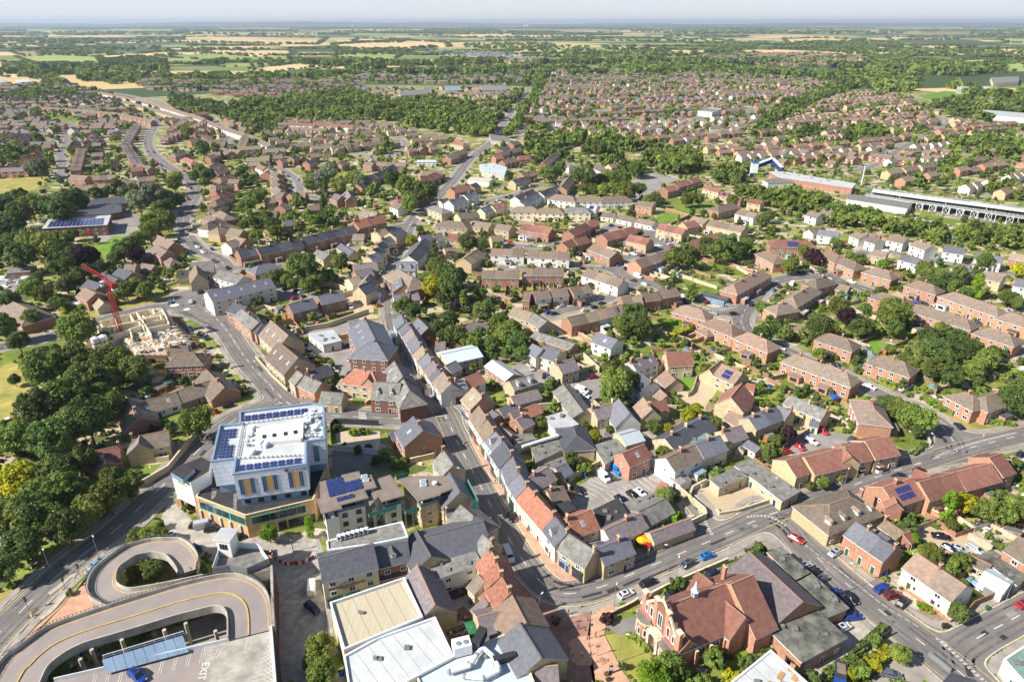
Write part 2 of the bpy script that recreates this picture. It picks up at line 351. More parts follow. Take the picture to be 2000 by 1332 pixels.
ROADS = {  # name: (width m, [photo points])
 'main': (7.6,[(770,562),(764,600),(775,650),(800,705),(835,765),(868,808),(893,862),(922,918),(952,975),(985,1035),(1015,1085),(1052,1132),(1095,1158),(1160,1150),(1240,1118),(1330,1080),(1420,1042),(1500,1006),(1600,972),(1700,935),(1800,903),(1900,873),(2010,846),(2100,825)]),
 'north': (8.0,[(770,562),(766,530),(775,495),(790,465),(800,440),(818,418),(850,390),(872,368),(892,345),(912,318),(935,297),(955,283),(972,262)]),
 'ring': (9.0,[(385,598),(418,618),(450,655),(480,700),(520,745),(560,785),(605,806),(660,812),(730,815),(800,818),(868,812)]),
 'ring2': (8.5,[(560,785),(500,800),(455,822),(405,862),(362,905),(300,965),(225,1035),(140,1100),(70,1165),(-20,1255),(-80,1330)]),
 'lay': (6.5,[(455,822),(400,868),(372,880),(385,895),(430,893)]),
 'west': (8.5,[(385,598),(405,572),(428,548),(440,522),(425,505),(395,492),(372,470),(360,445),(360,420),(375,395),(383,372),(370,353),(340,333),(310,312),(293,293),(290,272),(303,245),(312,225)]),
 'by': (8.0,[(385,598),(340,598),(290,604),(230,618),(165,637),(90,660),(0,678),(-80,690)]),
 'terr': (6.5,[(440,526),(490,520),(560,508),(630,488),(700,462),(750,447),(800,440)]),
 'bend': (9.5,[(1500,1006),(1535,1022),(1560,1052),(1600,1092),(1660,1145),(1730,1200),(1810,1262),(1890,1325),(1950,1380)]),
 'se': (7.5,[(1880,1310),(1872,1275),(1905,1248),(1960,1218),(2030,1180)]),
 'lane': (4.8,[(1392,1046),(1366,1000),(1335,962),(1300,925),(1278,895),(1265,872),(1252,852)]),
 'lane2': (4.5,[(1265,872),(1230,868),(1192,850)]),
 'est': (7.6,[(1870,885),(1862,862),(1835,828),(1790,802),(1730,776),(1660,742),(1590,710),(1520,678),(1470,656),(1448,632),(1455,606),(1480,575),(1510,552),(1560,541),(1610,543),(1665,556),(1720,578),(1790,610),(1860,640),(1940,668),(2020,690)]),
 'est1': (6.2,[(1455,606),(1420,612),(1375,608),(1335,592),(1295,565),(1255,548),(1222,540),(1205,522),(1222,505),(1260,494),(1295,484),(1300,474),(1285,459),(1262,450),(1235,448)]),
 'est2': (5.5,[(1255,548),(1225,563),(1180,588),(1140,600),(1098,608),(1076,618)]),
 'est3': (6.0,[(975,478),(1030,482),(1080,482),(1110,473),(1150,463),(1175,450),(1200,442)]),
 'est4': (5.5,[(985,522),(1040,523),(1100,520),(1150,523),(1195,526)]),
 'est5': (6,[(1620,545),(1655,520),(1690,492),(1730,490),(1800,505),(1870,515),(1940,528),(2010,540)]),
 'uley': (7,[(828,408),(860,420),(900,405),(950,394),(985,386),(1020,376),(1060,360)]),
 'cres': (5.5,[(765,302),(745,318),(728,308),(700,302),(680,301)]),
 'crs2': (5,[(765,302),(790,290),(790,277),(775,270)]),
 'willow': (5.5,[(548,328),(572,345),(585,362),(588,380),(612,385),(630,392)]),
 'rt1': (6,[(1650,336),(1690,330),(1730,312),(1760,290),(1800,270),(1830,255)]),
 'lf1': (6,[(118,350),(122,320),(118,300),(132,275),(125,262)]),
 'lf2': (6,[(452,290),(450,268),(430,250),(420,236),(400,228)]),
 'lf3': (5,[(566,295),(590,280),(610,268)]),
 'fr1': (6,[(1062,222),(1120,238),(1180,215),(1240,196)]),
}
POLYS_ROAD = [  # open tarmac joined to the roads
 [(862,800),(905,850),(895,880),(850,822)],[(1480,990),(1560,985),(1548,1050),(1505,1030)],[(340,575),(400,560),(440,600),(430,640),(380,620),(340,612)],
 [(1790,800),(1862,838),(1960,862),(1850,902),(1836,870),(1832,845)],
 [(1200,512),(1232,540),(1210,548),(1196,530)],[(1180,455),(1262,440),(1320,482),(1290,500),(1245,510),(1240,490)],
]
ROADM = {k: [tuple(P(x,y)[:2]) for x,y in smooth_line(v[1],5)] for k,v in ROADS.items()}
X0,X1,Y0,Y1,ST = -330.0,330.0,60.0,470.0,0.6
GX = np.arange(X0,X1,ST); GY = np.arange(Y0,Y1,ST); XX,YY = np.meshgrid(GX,GY)
def seg_dist(xx,yy,a,b):
 dx,dy = b[0] - a[0],b[1] - a[1]; l2 = dx * dx + dy * dy + 1e-9
 t = np.clip(((xx - a[0]) * dx + (yy - a[1]) * dy) / l2,0,1)
 return np.hypot(xx - a[0] - t * dx,yy - a[1] - t * dy)
def line_field(line,pad):
 f = np.full(XX.shape,60.0)
 for a,b in zip(line[:-1],line[1:]):
  i0 = max(0,int((min(a[0],b[0]) - pad - X0) / ST)); i1 = min(len(GX),int((max(a[0],b[0]) + pad - X0) / ST) + 2)
  j0 = max(0,int((min(a[1],b[1]) - pad - Y0) / ST)); j1 = min(len(GY),int((max(a[1],b[1]) + pad - Y0) / ST) + 2)
  if i1 <= i0 or j1 <= j0: continue
  s = (slice(j0,j1),slice(i0,i1)); f[s] = np.minimum(f[s],seg_dist(XX[s],YY[s],a,b))
 return f
def poly_field(pts,pad=8):
 """signed distance to a polygon in metres, negative inside"""
 f = line_field(list(pts) + [pts[0]],pad); ins = np.zeros(XX.shape,bool); n = len(pts)
 for i in range(n):
  (x0,y0),(x1,y1) = pts[i],pts[(i + 1) % n]
  if y0 == y1: continue
  c = ((y0 > YY) != (y1 > YY)) & (XX < (x1 - x0) * (YY - y0) / (y1 - y0) + x0); ins ^= c
 return np.where(ins,-f,f)
KS = 1.6; acc = np.zeros(XX.shape)
for k,(w,_) in ROADS.items(): acc += np.exp(-(np.clip(line_field(ROADM[k],16) - w / 2,-12,60)) / KS)
for q in POLYS_ROAD: acc += np.exp(-np.clip(poly_field([tuple(P(x,y)[:2]) for x,y in q],12),-12,60) / KS)
FR = -KS * np.log(np.maximum(acc,1e-12))
def band(name,f,lo,hi,z,m,skirt=None):
 """the region lo < f < hi of a grid field as a flat mesh at height z; skirt = (z below, side) adds a step face along the lo edge"""
 b = MB(); V = b.v; F = b.f
 ins = (f > lo) & (f < hi)
 full = ins[:-1,:-1] & ins[1:,:-1] & ins[:-1,1:] & ins[1:,1:]
 a_,b_ = f[:-1,:-1],f[1:,1:]; c_,d_ = f[1:,:-1],f[:-1,1:]
 mn = np.minimum(np.minimum(a_,b_),np.minimum(c_,d_)); mxx = np.maximum(np.maximum(a_,b_),np.maximum(c_,d_))
 part = (~full) & (mn < hi) & (mxx > lo)
 for j in range(full.shape[0]):
  r = full[j]; d = np.diff(np.concatenate(([0],r.astype(np.int8),[0]))); s = np.where(d == 1)[0]; e = np.where(d == -1)[0]
  for i0,i1 in zip(s,e):
   k = len(V); x0,x1,y0,y1 = GX[i0],X0 + i1 * ST,GY[j],GY[j] + ST
   V += [(x0,y0,z),(x1,y0,z),(x1,y1,z),(x0,y1,z)]; F.append((k,k + 1,k + 2,k + 3))
 def clip(poly,c,sg):
  out = []; n = len(poly)
  for i in range(n):
   p,q = poly[i],poly[(i + 1) % n]; dp,dq = sg * (p[2] - c),sg * (q[2] - c)
   if dp >= 0: out.append(p)
   if (dp >= 0) != (dq >= 0):
    t = dp / (dp - dq); out.append((p[0] + (q[0] - p[0]) * t,p[1] + (q[1] - p[1]) * t,c))
  return out
 js,is_ = np.where(part)
 for j,i in zip(js.tolist(),is_.tolist()):
  x,y = X0 + i * ST,Y0 + j * ST
  c = [(x,y,f[j,i]),(x + ST,y,f[j,i + 1]),(x + ST,y + ST,f[j + 1,i + 1]),(x,y + ST,f[j + 1,i])]
  for tri in ((c[0],c[1],c[2]),(c[0],c[2],c[3])):
   q = clip(list(tri),lo,1)
   if len(q) > 2: q = clip(q,hi,-1)
   if len(q) > 2:
    k = len(V); V += [(p[0],p[1],z) for p in q]; F.append(tuple(range(k,k + len(q))))
    if skirt is not None:
     for p,r in zip(q,q[1:] + q[:1]):
      if abs(p[2] - lo) < 1e-9 and abs(r[2] - lo) < 1e-9 and (p[0] != r[0] or p[1] != r[1]):
       k = len(V); V += [(p[0],p[1],z),(r[0],r[1],z),(r[0],r[1],skirt),(p[0],p[1],skirt)]; F.append((k,k + 1,k + 2,k + 3))
 if not F: return None
 b.mats = [m]; b.m = [0] * len(F)
 return struct(b.build(name))
# paved and green areas painted as sheets (photo points)
SHEETS = [
 ('carpark','car_park',[(618,640),(690,610),(728,640),(745,700),(720,745),(670,735),(640,700),(590,680),(580,655)]),
 ('carpark','car_park',[(1100,975),(1170,920),(1262,895),(1350,968),(1290,985),(1210,1012),(1140,1015)]),
 ('gravel','yard',[(1345,972),(1440,930),(1500,945),(1530,985),(1400,1008)]),
 ('carpark','car_park',[(1100,745),(1170,722),(1185,770),(1165,800),(1120,790)]),
 ('carpark','car_park',[(1000,715),(1040,700),(1110,745),(1040,770),(1000,765),(960,735)]),
 ('carpark','car_park',[(1520,880),(1580,838),(1660,850),(1680,870),(1600,905),(1530,900)]),
 ('carpark','car_park',[(1230,355),(1265,337),(1325,350),(1290,368),(1240,395),(1215,385)]),
 ('carpark','playground',[(165,470),(175,460),(225,445),(275,442),(270,458),(225,475)]),
 ('carpark','school_yard',[(205,425),(270,418),(275,440),(220,448)]),
 ('carpark','car_park',[(1780,405),(1800,395),(2000,425),(2000,436),(1880,430)]),
 ('gravel','driveway',[(1180,560),(1120,640),(1150,668),(1080,655),(1060,628),(1110,600)]),
 ('gravel','driveway',[(1360,735),(1385,730),(1400,765),(1380,790),(1372,812),(1345,800),(1312,772),(1320,758),(1350,768)]),
 ('carpark','car_park',[(0,540),(70,545),(70,570),(30,575),(0,565)]),
 ('carpark','car_park',[(540,555),(570,556),(610,570),(640,590),(600,600),(545,580)]),
 ('carpark','car_park',[(640,480),(680,478),(705,490),(680,505),(650,500)]),
 ('gravel','yard',[(675,578),(700,568),(730,600),(728,622),(700,625)]),
 ('concrete','yard',[(1600,1265),(1680,1205),(1735,1230),(1640,1300),(1560,1330)]),
 ('concrete','driveway',[(1620,1235),(1640,1175),(1705,1205),(1690,1225),(1630,1260)]),
 ('pavement','car_park',[(1720,1270),(1790,1235),(1850,1290),(1870,1332),(1700,1345)]),
 ('carpark','parking_strip',[(1555,1028),(1620,1080),(1700,1140),(1790,1210),(1760,1205),(1680,1150),(1600,1100),(1545,1045)]),
 ('gravel','track',[(1780,1040),(1810,1030),(1900,1050),(1990,1095),(1960,1115),(1880,1080),(1810,1070)]),
 ('gravel','driveway',[(1740,910),(1770,898),(1785,915),(1760,935)]),
 ('carpark','driveway',[(1650,870),(1665,862),(1700,870),(1680,882)]),
 ('lawn_dry','verge',[(0,655),(120,628),(240,596),(330,570),(395,562),(385,575),(300,590),(180,622),(60,652),(0,668)]),
 ('lawn','verge',[(0,690),(120,660),(200,640),(215,645),(130,675),(0,715)]),
 ('lawn','lawn',[(310,800),(350,788),(415,780),(425,795),(360,825),(310,832)]),
 ('lawn','lawn',[(265,912),(330,903),(320,922),(275,935)]),
 ('lawn_dry','verge',[(385,865),(430,795),(470,790),(470,820),(440,880),(395,880)]),
 ('lawn','meadow',[(0,690),(60,730),(40,790),(0,830),(-40,760)]),
 ('lawn_dry','meadow',[(0,835),(50,780),(60,725),(20,705),(-60,760)]),
 ('lawn_bright','playing_field',[(122,490),(200,478),(220,462),(275,458),(215,505),(130,505)]),
 ('lawn_dry','paddock',[(-30,352),(95,345),(85,362),(25,388),(-30,402)]),
 ('lawn','green',[(1290,405),(1330,390),(1400,398),(1365,418),(1310,420)]),
 ('lawn_bright','lawn',[(1270,430),(1300,415),(1345,425),(1320,433)]),
 ('lawn','lawn',[(1395,1310),(1440,1268),(1480,1242),(1502,1268),(1400,1328),(1360,1332)]),
 ('lawn_dry','lawn',[(1182,1240),(1210,1236),(1245,1250),(1270,1275),(1275,1300),(1245,1340),(1215,1300)]),
 ('lawn','lawn',[(1190,1212),(1230,1194),(1236,1204),(1195,1220)]),
 ('lawn_bright','garden_lawn',[(1675,690),(1705,660),(1738,672),(1720,690),(1700,694)]),
 ('lawn_bright','garden_lawn',[(1750,652),(1800,640),(1800,658),(1770,668)]),
 ('lawn','garden_lawn',[(1725,838),(1800,845),(1808,858),(1790,885),(1770,880),(1740,865)]),
 ('lawn','garden_lawn',[(1225,690),(1260,672),(1300,690),(1280,700),(1240,700)]),
 ('lawn_bright','garden_lawn',[(1320,735),(1365,728),(1350,765),(1325,755)]),
 ('lawn','garden_lawn',[(1270,640),(1320,625),(1350,640),(1310,655)]),
 ('lawn','garden_lawn',[(1140,895),(1170,885),(1180,910),(1145,920)]),
 ('lawn','verge',[(715,798),(770,803),(790,808),(780,812),(715,804)]),
 ('lawn_bright','garden_lawn',[(688,778),(712,768),(722,788),(690,790)]),
 ('lawn','garden_lawn',[(1520,745),(1545,730),(1560,742),(1530,760)]),
 ('lawn','garden_lawn',[(1620,805),(1645,795),(1665,800),(1640,812)]),
 ('lawn','garden_lawn',[(1330,545),(1400,555),(1440,575),(1400,575),(1340,560)]),
 ('lawn','garden_lawn',[(1380,510),(1440,525),(1460,540),(1420,535)]),
 ('lawn','verge',[(1545,558),(1600,548),(1645,548),(1600,556),(1560,572)]),
 ('lawn','lawn',[(1800,415),(1880,432),(1860,440),(1790,425)]),
 ('lawn_dry','verge',[(1868,880),(1900,872),(1935,868),(1960,835),(1920,828),(1880,825),(1850,806)]),
 ('lawn','verge',[(1810,838),(1838,848),(1840,870),(1820,876)]),
 ('lawn','verge',[(1600,712),(1640,725),(1720,762),(1700,762),(1640,738)]),
 ('lawn_bright','garden_lawn',[(1480,700),(1510,690),(1530,705),(1500,715)]),
 ('lawn','traffic_island',[(830,410),(845,405),(868,425),(838,425)]),
 ('lawn','green',[(60,225),(105,222),(160,232),(150,238),(100,240)]),
 ('lawn_bright','playing_field',[(1790,188),(1845,178),(1905,182),(1925,188),(1880,195),(1820,196)]),
 ('concrete','cobbled_square',[(338,965),(345,985),(380,1020),(470,1060),(480,1075),(430,1100),(390,1085),(340,1048),(310,1020)]),
 ('cobble','paved_square',[(470,1055),(520,1035),(622,1050),(640,1100),(650,1230),(640,1350),(535,1350),(530,1110)]),
 ('asphalt','service_yard',[(648,880),(760,885),(765,920),(700,925),(650,940)]),
 ('carpark','courtyard',[(860,1190),(900,1120),(930,1100),(960,1140),(940,1190),(905,1200)]),
 ('pavement','footway',[(1165,1188),(1240,1180),(1420,1102),(1460,1078),(1500,1072),(1540,1080),(1600,1124),(1660,1172),(1700,1192),(1640,1120),(1560,1050),(1500,1030),(1400,1065),(1280,1120)]),
 ('brickpave','footway',[(-20,1330),(60,1232),(140,1165),(185,1115),(230,1060),(262,1040),(290,1050),(180,1110),(170,1150),(190,1190),(60,1250),(0,1300)]),
 ('brickpave','footway',[(180,1330),(250,1290),(330,1240),(420,1200),(440,1250),(200,1332)]),
 ('rubble','cleared_plot',[(655,842),(742,842),(745,880),(660,882)]),
 ('soil','building_site',[(170,660),(330,600),(375,650),(400,680),(350,700),(290,710),(170,705)]),
 ('asphalt','church_drive',[(1182,1222),(1235,1203),(1300,1240),(1290,1275),(1268,1268),(1240,1238),(1205,1238)]),
 ('pavement','courtyard',[(1262,1175),(1330,1150),(1400,1110),(1415,1120),(1300,1190),(1270,1200)]),
 ('concrete','yard',[(1500,1240),(1560,1300),(1520,1340),(1480,1330),(1500,1275)]),
 ('pavement','courtyard',[(330,1230),(440,1190),(450,1250),(200,1330),(120,1330),(240,1270)]),
]
for i,(m,nm,pts) in enumerate(SHEETS): sheet(nm,pts,.003 + .0003 * i,m)
road_o = band('road',FR,-99,0.02,.03,'asphalt')
band('kerb',FR,0,.3,.13,'kerb',skirt=.03)
VERGED = poly_field([tuple(P(x,y)[:2]) for x,y in [(1500,640),(1860,845),(2100,700),(2100,480),(1500,480)]],20)
pv = band('pavement',np.where(FR < .3,-5,FR),.3,2.3,.126,'pavement')
# pink brick paving of the shopping street, red setts of the pedestrian zone
def poly_band(name,pts,m,z=.134):
 q = poly_field([tuple(P(x,y)[:2]) for x,y in pts],6)
 return band(name,np.maximum(q,.32 - FR),-99,0,z,m)
poly_band('brick_pavement',[(884,830),(940,862),(962,900),(985,945),(1045,1012),(1092,1068),(1150,1128),(1180,1140),(1150,1152),(1080,1160),(1010,1100),(960,1010),(900,880)],'brickpave')
poly_band('brick_pavement',[(1190,1180),(1215,1190),(1185,1212),(1180,1240),(1215,1310),(1240,1345),(1160,1345),(1145,1255),(1155,1200)],'brickpave')
poly_band('sett_paving',[(1090,1210),(1155,1195),(1152,1250),(1165,1345),(1120,1345),(1108,1250)],'redpave')
poly_band('sett_paving',[(940,985),(1000,1085),(1060,1160),(1108,1215),(1125,1345),(1085,1345),(1050,1230),(985,1120),(930,1010)],'redpave',.138)
poly_band('sett_paving',[(1108,1250),(1150,1240),(1158,1300),(1120,1300)],'brickpave',.142)
RSEG = np.array([(a[0],a[1],c[0],c[1],ROADS[k][0] / 2) for k in ROADM for a,c in zip(ROADM[k][:-1],ROADM[k][1:])])
def road_far(x,y):
 dx,dy = RSEG[:,2] - RSEG[:,0],RSEG[:,3] - RSEG[:,1]; t = np.clip(((x - RSEG[:,0]) * dx + (y - RSEG[:,1]) * dy) / (dx * dx + dy * dy + 1e-9),0,1)
 return float(np.min(np.hypot(x - RSEG[:,0] - t * dx,y - RSEG[:,1] - t * dy) - RSEG[:,4]))
# straight ribbons for roads beyond the kerbed area
def ribbon(name,line,w,z,m):
 b = MB(); L = [Vector((p[0],p[1])) for p in line]
 for i in range(len(L) - 1):
  def off(k):
   d = (L[min(k + 1,len(L) - 1)] - L[max(k - 1,0)]).normalized(); return Vector((-d.y,d.x)) * w / 2
  a,c = off(i),off(i + 1)
  b.poly([(*(L[i] - a),z),(*(L[i + 1] - c),z),(*(L[i + 1] + c),z),(*(L[i] + a),z)],m)
 return struct(b.build(name))
FAR_ROADS = [(8,[(972,262),(1000,218),(1018,196),(1030,178),(1042,150),(1055,128)]),(7,[(312,225),(330,212),(300,198),(240,185),(190,178)]),(6,[(125,262),(140,245),(105,232)]),
 (6,[(1062,222),(1040,240),(1005,270)]),(6,[(1240,196),(1300,180),(1400,190),(1470,215),(1520,205)]),(6,[(1830,255),(1850,235),(1790,222),(1750,228)]),(7,[(1400,262),(1450,240),(1470,215)])]
for k in ROADS:
 if any(y > Y1 - 20 or abs(x) > X1 - 10 for x,y in ROADM[k]): FAR_ROADS.append((ROADS[k][0],ROADS[k][1]))
for i,(w,pts) in enumerate(FAR_ROADS):
 l = [tuple(P(x,y)[:2]) for x,y in smooth_line(pts,5)]
 ribbon('road',l,w,.022,'asphalt'); ribbon('pavement',l,w + 4.5,.014,'pavement')
mat('tarpatch',lin((92,90,90)),var=.3,scale=1)
# ---- painted markings
mk = MB()
def dash(line,on,off,w,z=.036,m='paint_white',shift=0.0,start=0.0,end=1e9):
 L = [Vector((p[0],p[1])) for p in line]; s = 0.0
 for a,b in zip(L[:-1],L[1:]):
  d = b - a; ln = d.length
  if ln < 1e-6: continue
  d /= ln; n = Vector((-d.y,d.x)); t = 0.0
  while t < ln - 1e-6:
   ph = (s + t) % (on + off); nxt = (on - ph) if ph < on else (on + off - ph)
   e = min(ln,t + max(nxt,.02))
   if ph < on and start < s + t < end:
    p,q = a + d * t + n * shift,a + d * e + n * shift
    mk.poly([(*(p - n * w / 2),z),(*(q - n * w / 2),z),(*(q + n * w / 2),z),(*(p + n * w / 2),z)],m)
   t = e
  s += ln
for k,(on,off) in dict(main=(3,5),ring=(3,4),ring2=(4,5),by=(3,5),west=(3,5),est=(2.5,4.5),bend=(2,7),north=(2,4),se=(3,3)).items():
 dash(ROADM[k],on,off,.2,start=dict(bend=16,se=10).get(k,0))
for k in ('main','ring2','bend'):
 for sg in (1,-1): dash(ROADM[k],50,0.01,.13,m='paint_yellow',shift=sg * (ROADS[k][0] / 2 - .45))
def pl(pts): return [tuple(P(x,y)[:2]) for x,y in pts]
for pts in ([(1822,893),(1900,866),(1985,845)],[(1452,1010),(1500,1008),(1538,1028)],[(1822,1238),(1860,1272),(1895,1305),(1940,1345)],[(1362,990),(1392,1046)]):
 dash(pl(smooth_line(pts,4)),.6,.35,.22,shift=.2); dash(pl(smooth_line(pts,4)),.6,.35,.22,shift=-.25)
for pts in ([(1190,1168),(1300,1122),(1352,1100),(1420,1070),(1432,1060)],[(1560,1055),(1600,1085),(1680,1145),(1720,1178),(1795,1225)]): dash(pl(pts),1.2,.5,.14)
for i in range(6):  # zebra crossing on the ring road by the brick block
 a = P(684 + 0,0 + 815);
 y = 806 + i * 3.6; p,q = P(700 + i * .3,y),P(715 + i * .3,y + .6)
 mk.poly([(p.x,p.y - .25,.036),(q.x,q.y - .25,.036),(q.x,q.y + .25,.036),(p.x,p.y + .25,.036)],'paint_white')
for c,u,v,n in (((1120,993),(1170,968),None,0),):
 pass
def bays(a,b,n,depth,sgn=1,m='paint_white',z=.034,w=.14):
 a,b = P(*a),P(*b); d = (b - a); ln = d.length; d.normalize(); nn = Vector((-d.y,d.x,0)) * sgn
 for i in range(n + 1):
  p = a + d * ln * i / n; q = p + nn * depth
  mk.poly([(*(p - d * w / 2).xy,z),(*(p + d * w / 2).xy,z),(*(q + d * w / 2).xy,z),(*(q - d * w / 2).xy,z)],m)
bays((1122,968),(1158,938),5,5,-1); bays((1222,930),(1260,915),4,5,-1); bays((1195,985),(1290,948),9,5,1)
bays((590,682),(615,735),6,5,1); bays((655,660),(700,650),5,5,-1); bays((180,462),(262,445),9,6,-1); bays((640,665),(650,690),3,5,-1)
bays((1105,740),(1165,725),6,5,-1); bays((1530,890),(1570,905),4,5,1); bays((1800,402),(2000,432),22,5,-1); bays((1790,415),(1960,440),20,4,-1)
struct(mk.build('road_markings'))
mat('tyretrack',lin((114,111,110)),var=.4,scale=.5)
pt = MB(); prn = random.Random(2)
for k,w_ in (('main',3),('ring',3),('ring2',3.5),('bend',3),('est',2.4),('west',3),('by',3),('lane',1.6),('est1',2.2),('se',3),('terr',2),('north',3)):
 L = ROADM[k]
 for a,c in zip(L[:-1],L[1:]):
  if prn.random() < .3:
   t = prn.random(); d = Vector((c[0] - a[0],c[1] - a[1]));
   if d.length < .1: continue
   ang = math.atan2(d.y,d.x); o = prn.uniform(-w_,w_); x,y = a[0] + d.x * t - math.sin(ang) * o,a[1] + d.y * t + math.cos(ang) * o
   lx,ly = prn.choice([(5,.7),(3,1.2),(.7,.7),(9,.5),(1.6,1.1)]); q = [(x + u * math.cos(ang) - v * math.sin(ang),y + u * math.sin(ang) + v * math.cos(ang),.0325) for u,v in ((-lx / 2,-ly / 2),(lx / 2,-ly / 2),(lx / 2,ly / 2),(-lx / 2,ly / 2))]
   pt.poly(q,prn.choice(['roof_black','tarpatch','tarpatch','carpark']))
mk = MB()
for k in ('main','ring','ring2','bend','est','west','by','north','se'):
 for sh in (-2.7,-1.2,1.2,2.7): dash(ROADM[k],60,.01,.55,z=.0312,m='tyretrack',shift=sh)
struct(mk.build('tyre_tracks')); struct(pt.build('road_patches'))
# ---------------------------------------------------------------- buildings
RC = dict(b='roof_brown',g='roof_slate',d='roof_dark',t='roof_tan',m='roof_mauve',r='roof_red',R='roof_rust',p='roof_pink',w='roof_white',c='corrug',s='roof_grey',M='metal_roof',x='roof_moss',f='roof_felt',k='roof_black')
RW = dict(b='brown-roofed',g='slate-roofed',d='dark-roofed',t='stone-tiled',m='mauve-roofed',r='orange-roofed',R='red-roofed',p='pink-brown-roofed',w='white-roofed',c='cream-roofed',s='grey-roofed',M='pale metal-roofed',x='mossy-roofed',f='felt-roofed',k='black-roofed')
WC = dict(k='wall_brick',o='wall_orange',D='wall_darkbrick',s='wall_stone',y='wall_buff',w='wall_white',c='wall_cream',G='concrete',B='clad_blue')
WW = dict(k='red brick',o='orange brick',D='dark brick',s='stone',y='buff brick',w='white',c='cream',G='grey',B='blue')
FOOT = []          # footprints (centre, unit axis, half length, half width) so that planting keeps clear
WINM = {}
def window_mesh(w,h,kind='n'):
 k = (round(w,2),round(h,2),kind)
 if k not in WINM:
  b = MB(); t = .13; fm = {'n': 'frame_white','d': 'metal_dark','t': 'teal','b': 'clad_blue'}[kind[0]]
  b.box((0,-.05,h - t / 2),(w,.14,t),fm); b.box((0,-.06,t / 2),(w + .12,.2,t),fm)
  for x in (-w / 2 + t / 2,w / 2 - t / 2): b.box((x,-.05,h / 2),(t,.14,h - 2 * t),fm)
  if w > 1.0:
   nm_ = max(2,int(w / .8)) if w < 3 else int(w / 2.2)
   for i in range(1,nm_): b.box((-w / 2 + w * i / nm_,-.045,h / 2),(.08,.12,h - 2 * t),fm)
  p = MB(); gm = 'glass_blue' if kind[0] == 'b' else ('glass_light' if 'l' in kind else 'glass')
  p.box((0,-.02,h / 2),(w - t,.06,h - t),gm)
  WINM[k] = (b.mesh('window'),p.mesh('pane'))
 return WINM[k]
def add_window(root,loc,rz,w=1.2,h=1.2,kind='n',pane=True):
 a,p = window_mesh(w,h,kind); o = link('window',a,root,loc,rz)
 link('pane',p,o,(0,0,0)); return o
DOORM = {}
def add_door(root,loc,rz,w=.95,h=2.05,m='door_col'):
 if (w,h,m) not in DOORM:
  b = MB(); b.box((0,-.04,h / 2),(w,.12,h),m); b.box((0,-.05,h + .05),(w + .2,.2,.1),'frame_white')
  b.box((-w / 2 - .05,-.05,h / 2),(.1,.16,h),'frame_white'); b.box((w / 2 + .05,-.05,h / 2),(.1,.16,h),'frame_white')
  b.box((w / 2 - .15,-.12,h / 2),(.06,.06,.12),'metal_grey'); DOORM[(w,h,m)] = b.mesh('door')
 return link('door',DOORM[(w,h,m)],root,loc,rz)
CHM = {}
def add_chimney(parent,loc,brick='wall_brick',h=1.6,along=True,pots=2):
 k = (brick,h,along,pots)
 if k not in CHM:
  b = MB(); sx,sy = (.55,.95) if along else (.95,.55)
  b.box((0,0,h / 2 - .5),(sx,sy,h + 1),brick); b.box((0,0,h + .06),(sx + .14,sy + .14,.13),'stone_trim')
  for i in range(pots):
   o = (i - (pots - 1) / 2) * .38; x,y = (0,o) if along else (o,0)
   b.tube((x,y,h + .1),(x,y,h + .5),.11,.09,'roof_red',6)
  CHM[k] = b.mesh('chimney')
 return link('chimney',CHM[k],parent,loc)
def gable_walls(b,L,W,e,r,m,typ,m2=None,band=None):
 """closed wall shell, ridge along x; band = (z, material) repaints the upper storey of the long sides"""
 hx,hy = L / 2,W / 2
 rr = e + (r - e) * .97
 for s in (-1,1):
  if band and s in band[2]:
   z = band[0]
   b.poly([(s * -hx,s * hy,-.3),(s * -hx,s * hy,z),(s * hx,s * hy,z),(s * hx,s * hy,-.3)][::1],m)
   b.poly([(s * -hx,s * hy,z),(s * -hx,s * hy,e),(s * hx,s * hy,e),(s * hx,s * hy,z)],band[1])
  else: b.poly([(s * -hx,s * hy,-.3),(s * -hx,s * hy,e),(s * hx,s * hy,e),(s * hx,s * hy,-.3)],m)
  pts = [(s * hx,s * -hy,-.3),(s * hx,s * hy,-.3),(s * hx,s * hy,e)]
  if typ == 'g' or (typ == 'l' and s < 0) or (typ == 'R' and s > 0): pts.append((s * hx,0,rr))
  pts.append((s * hx,s * -hy,e)); b.poly(pts,m2 or m)
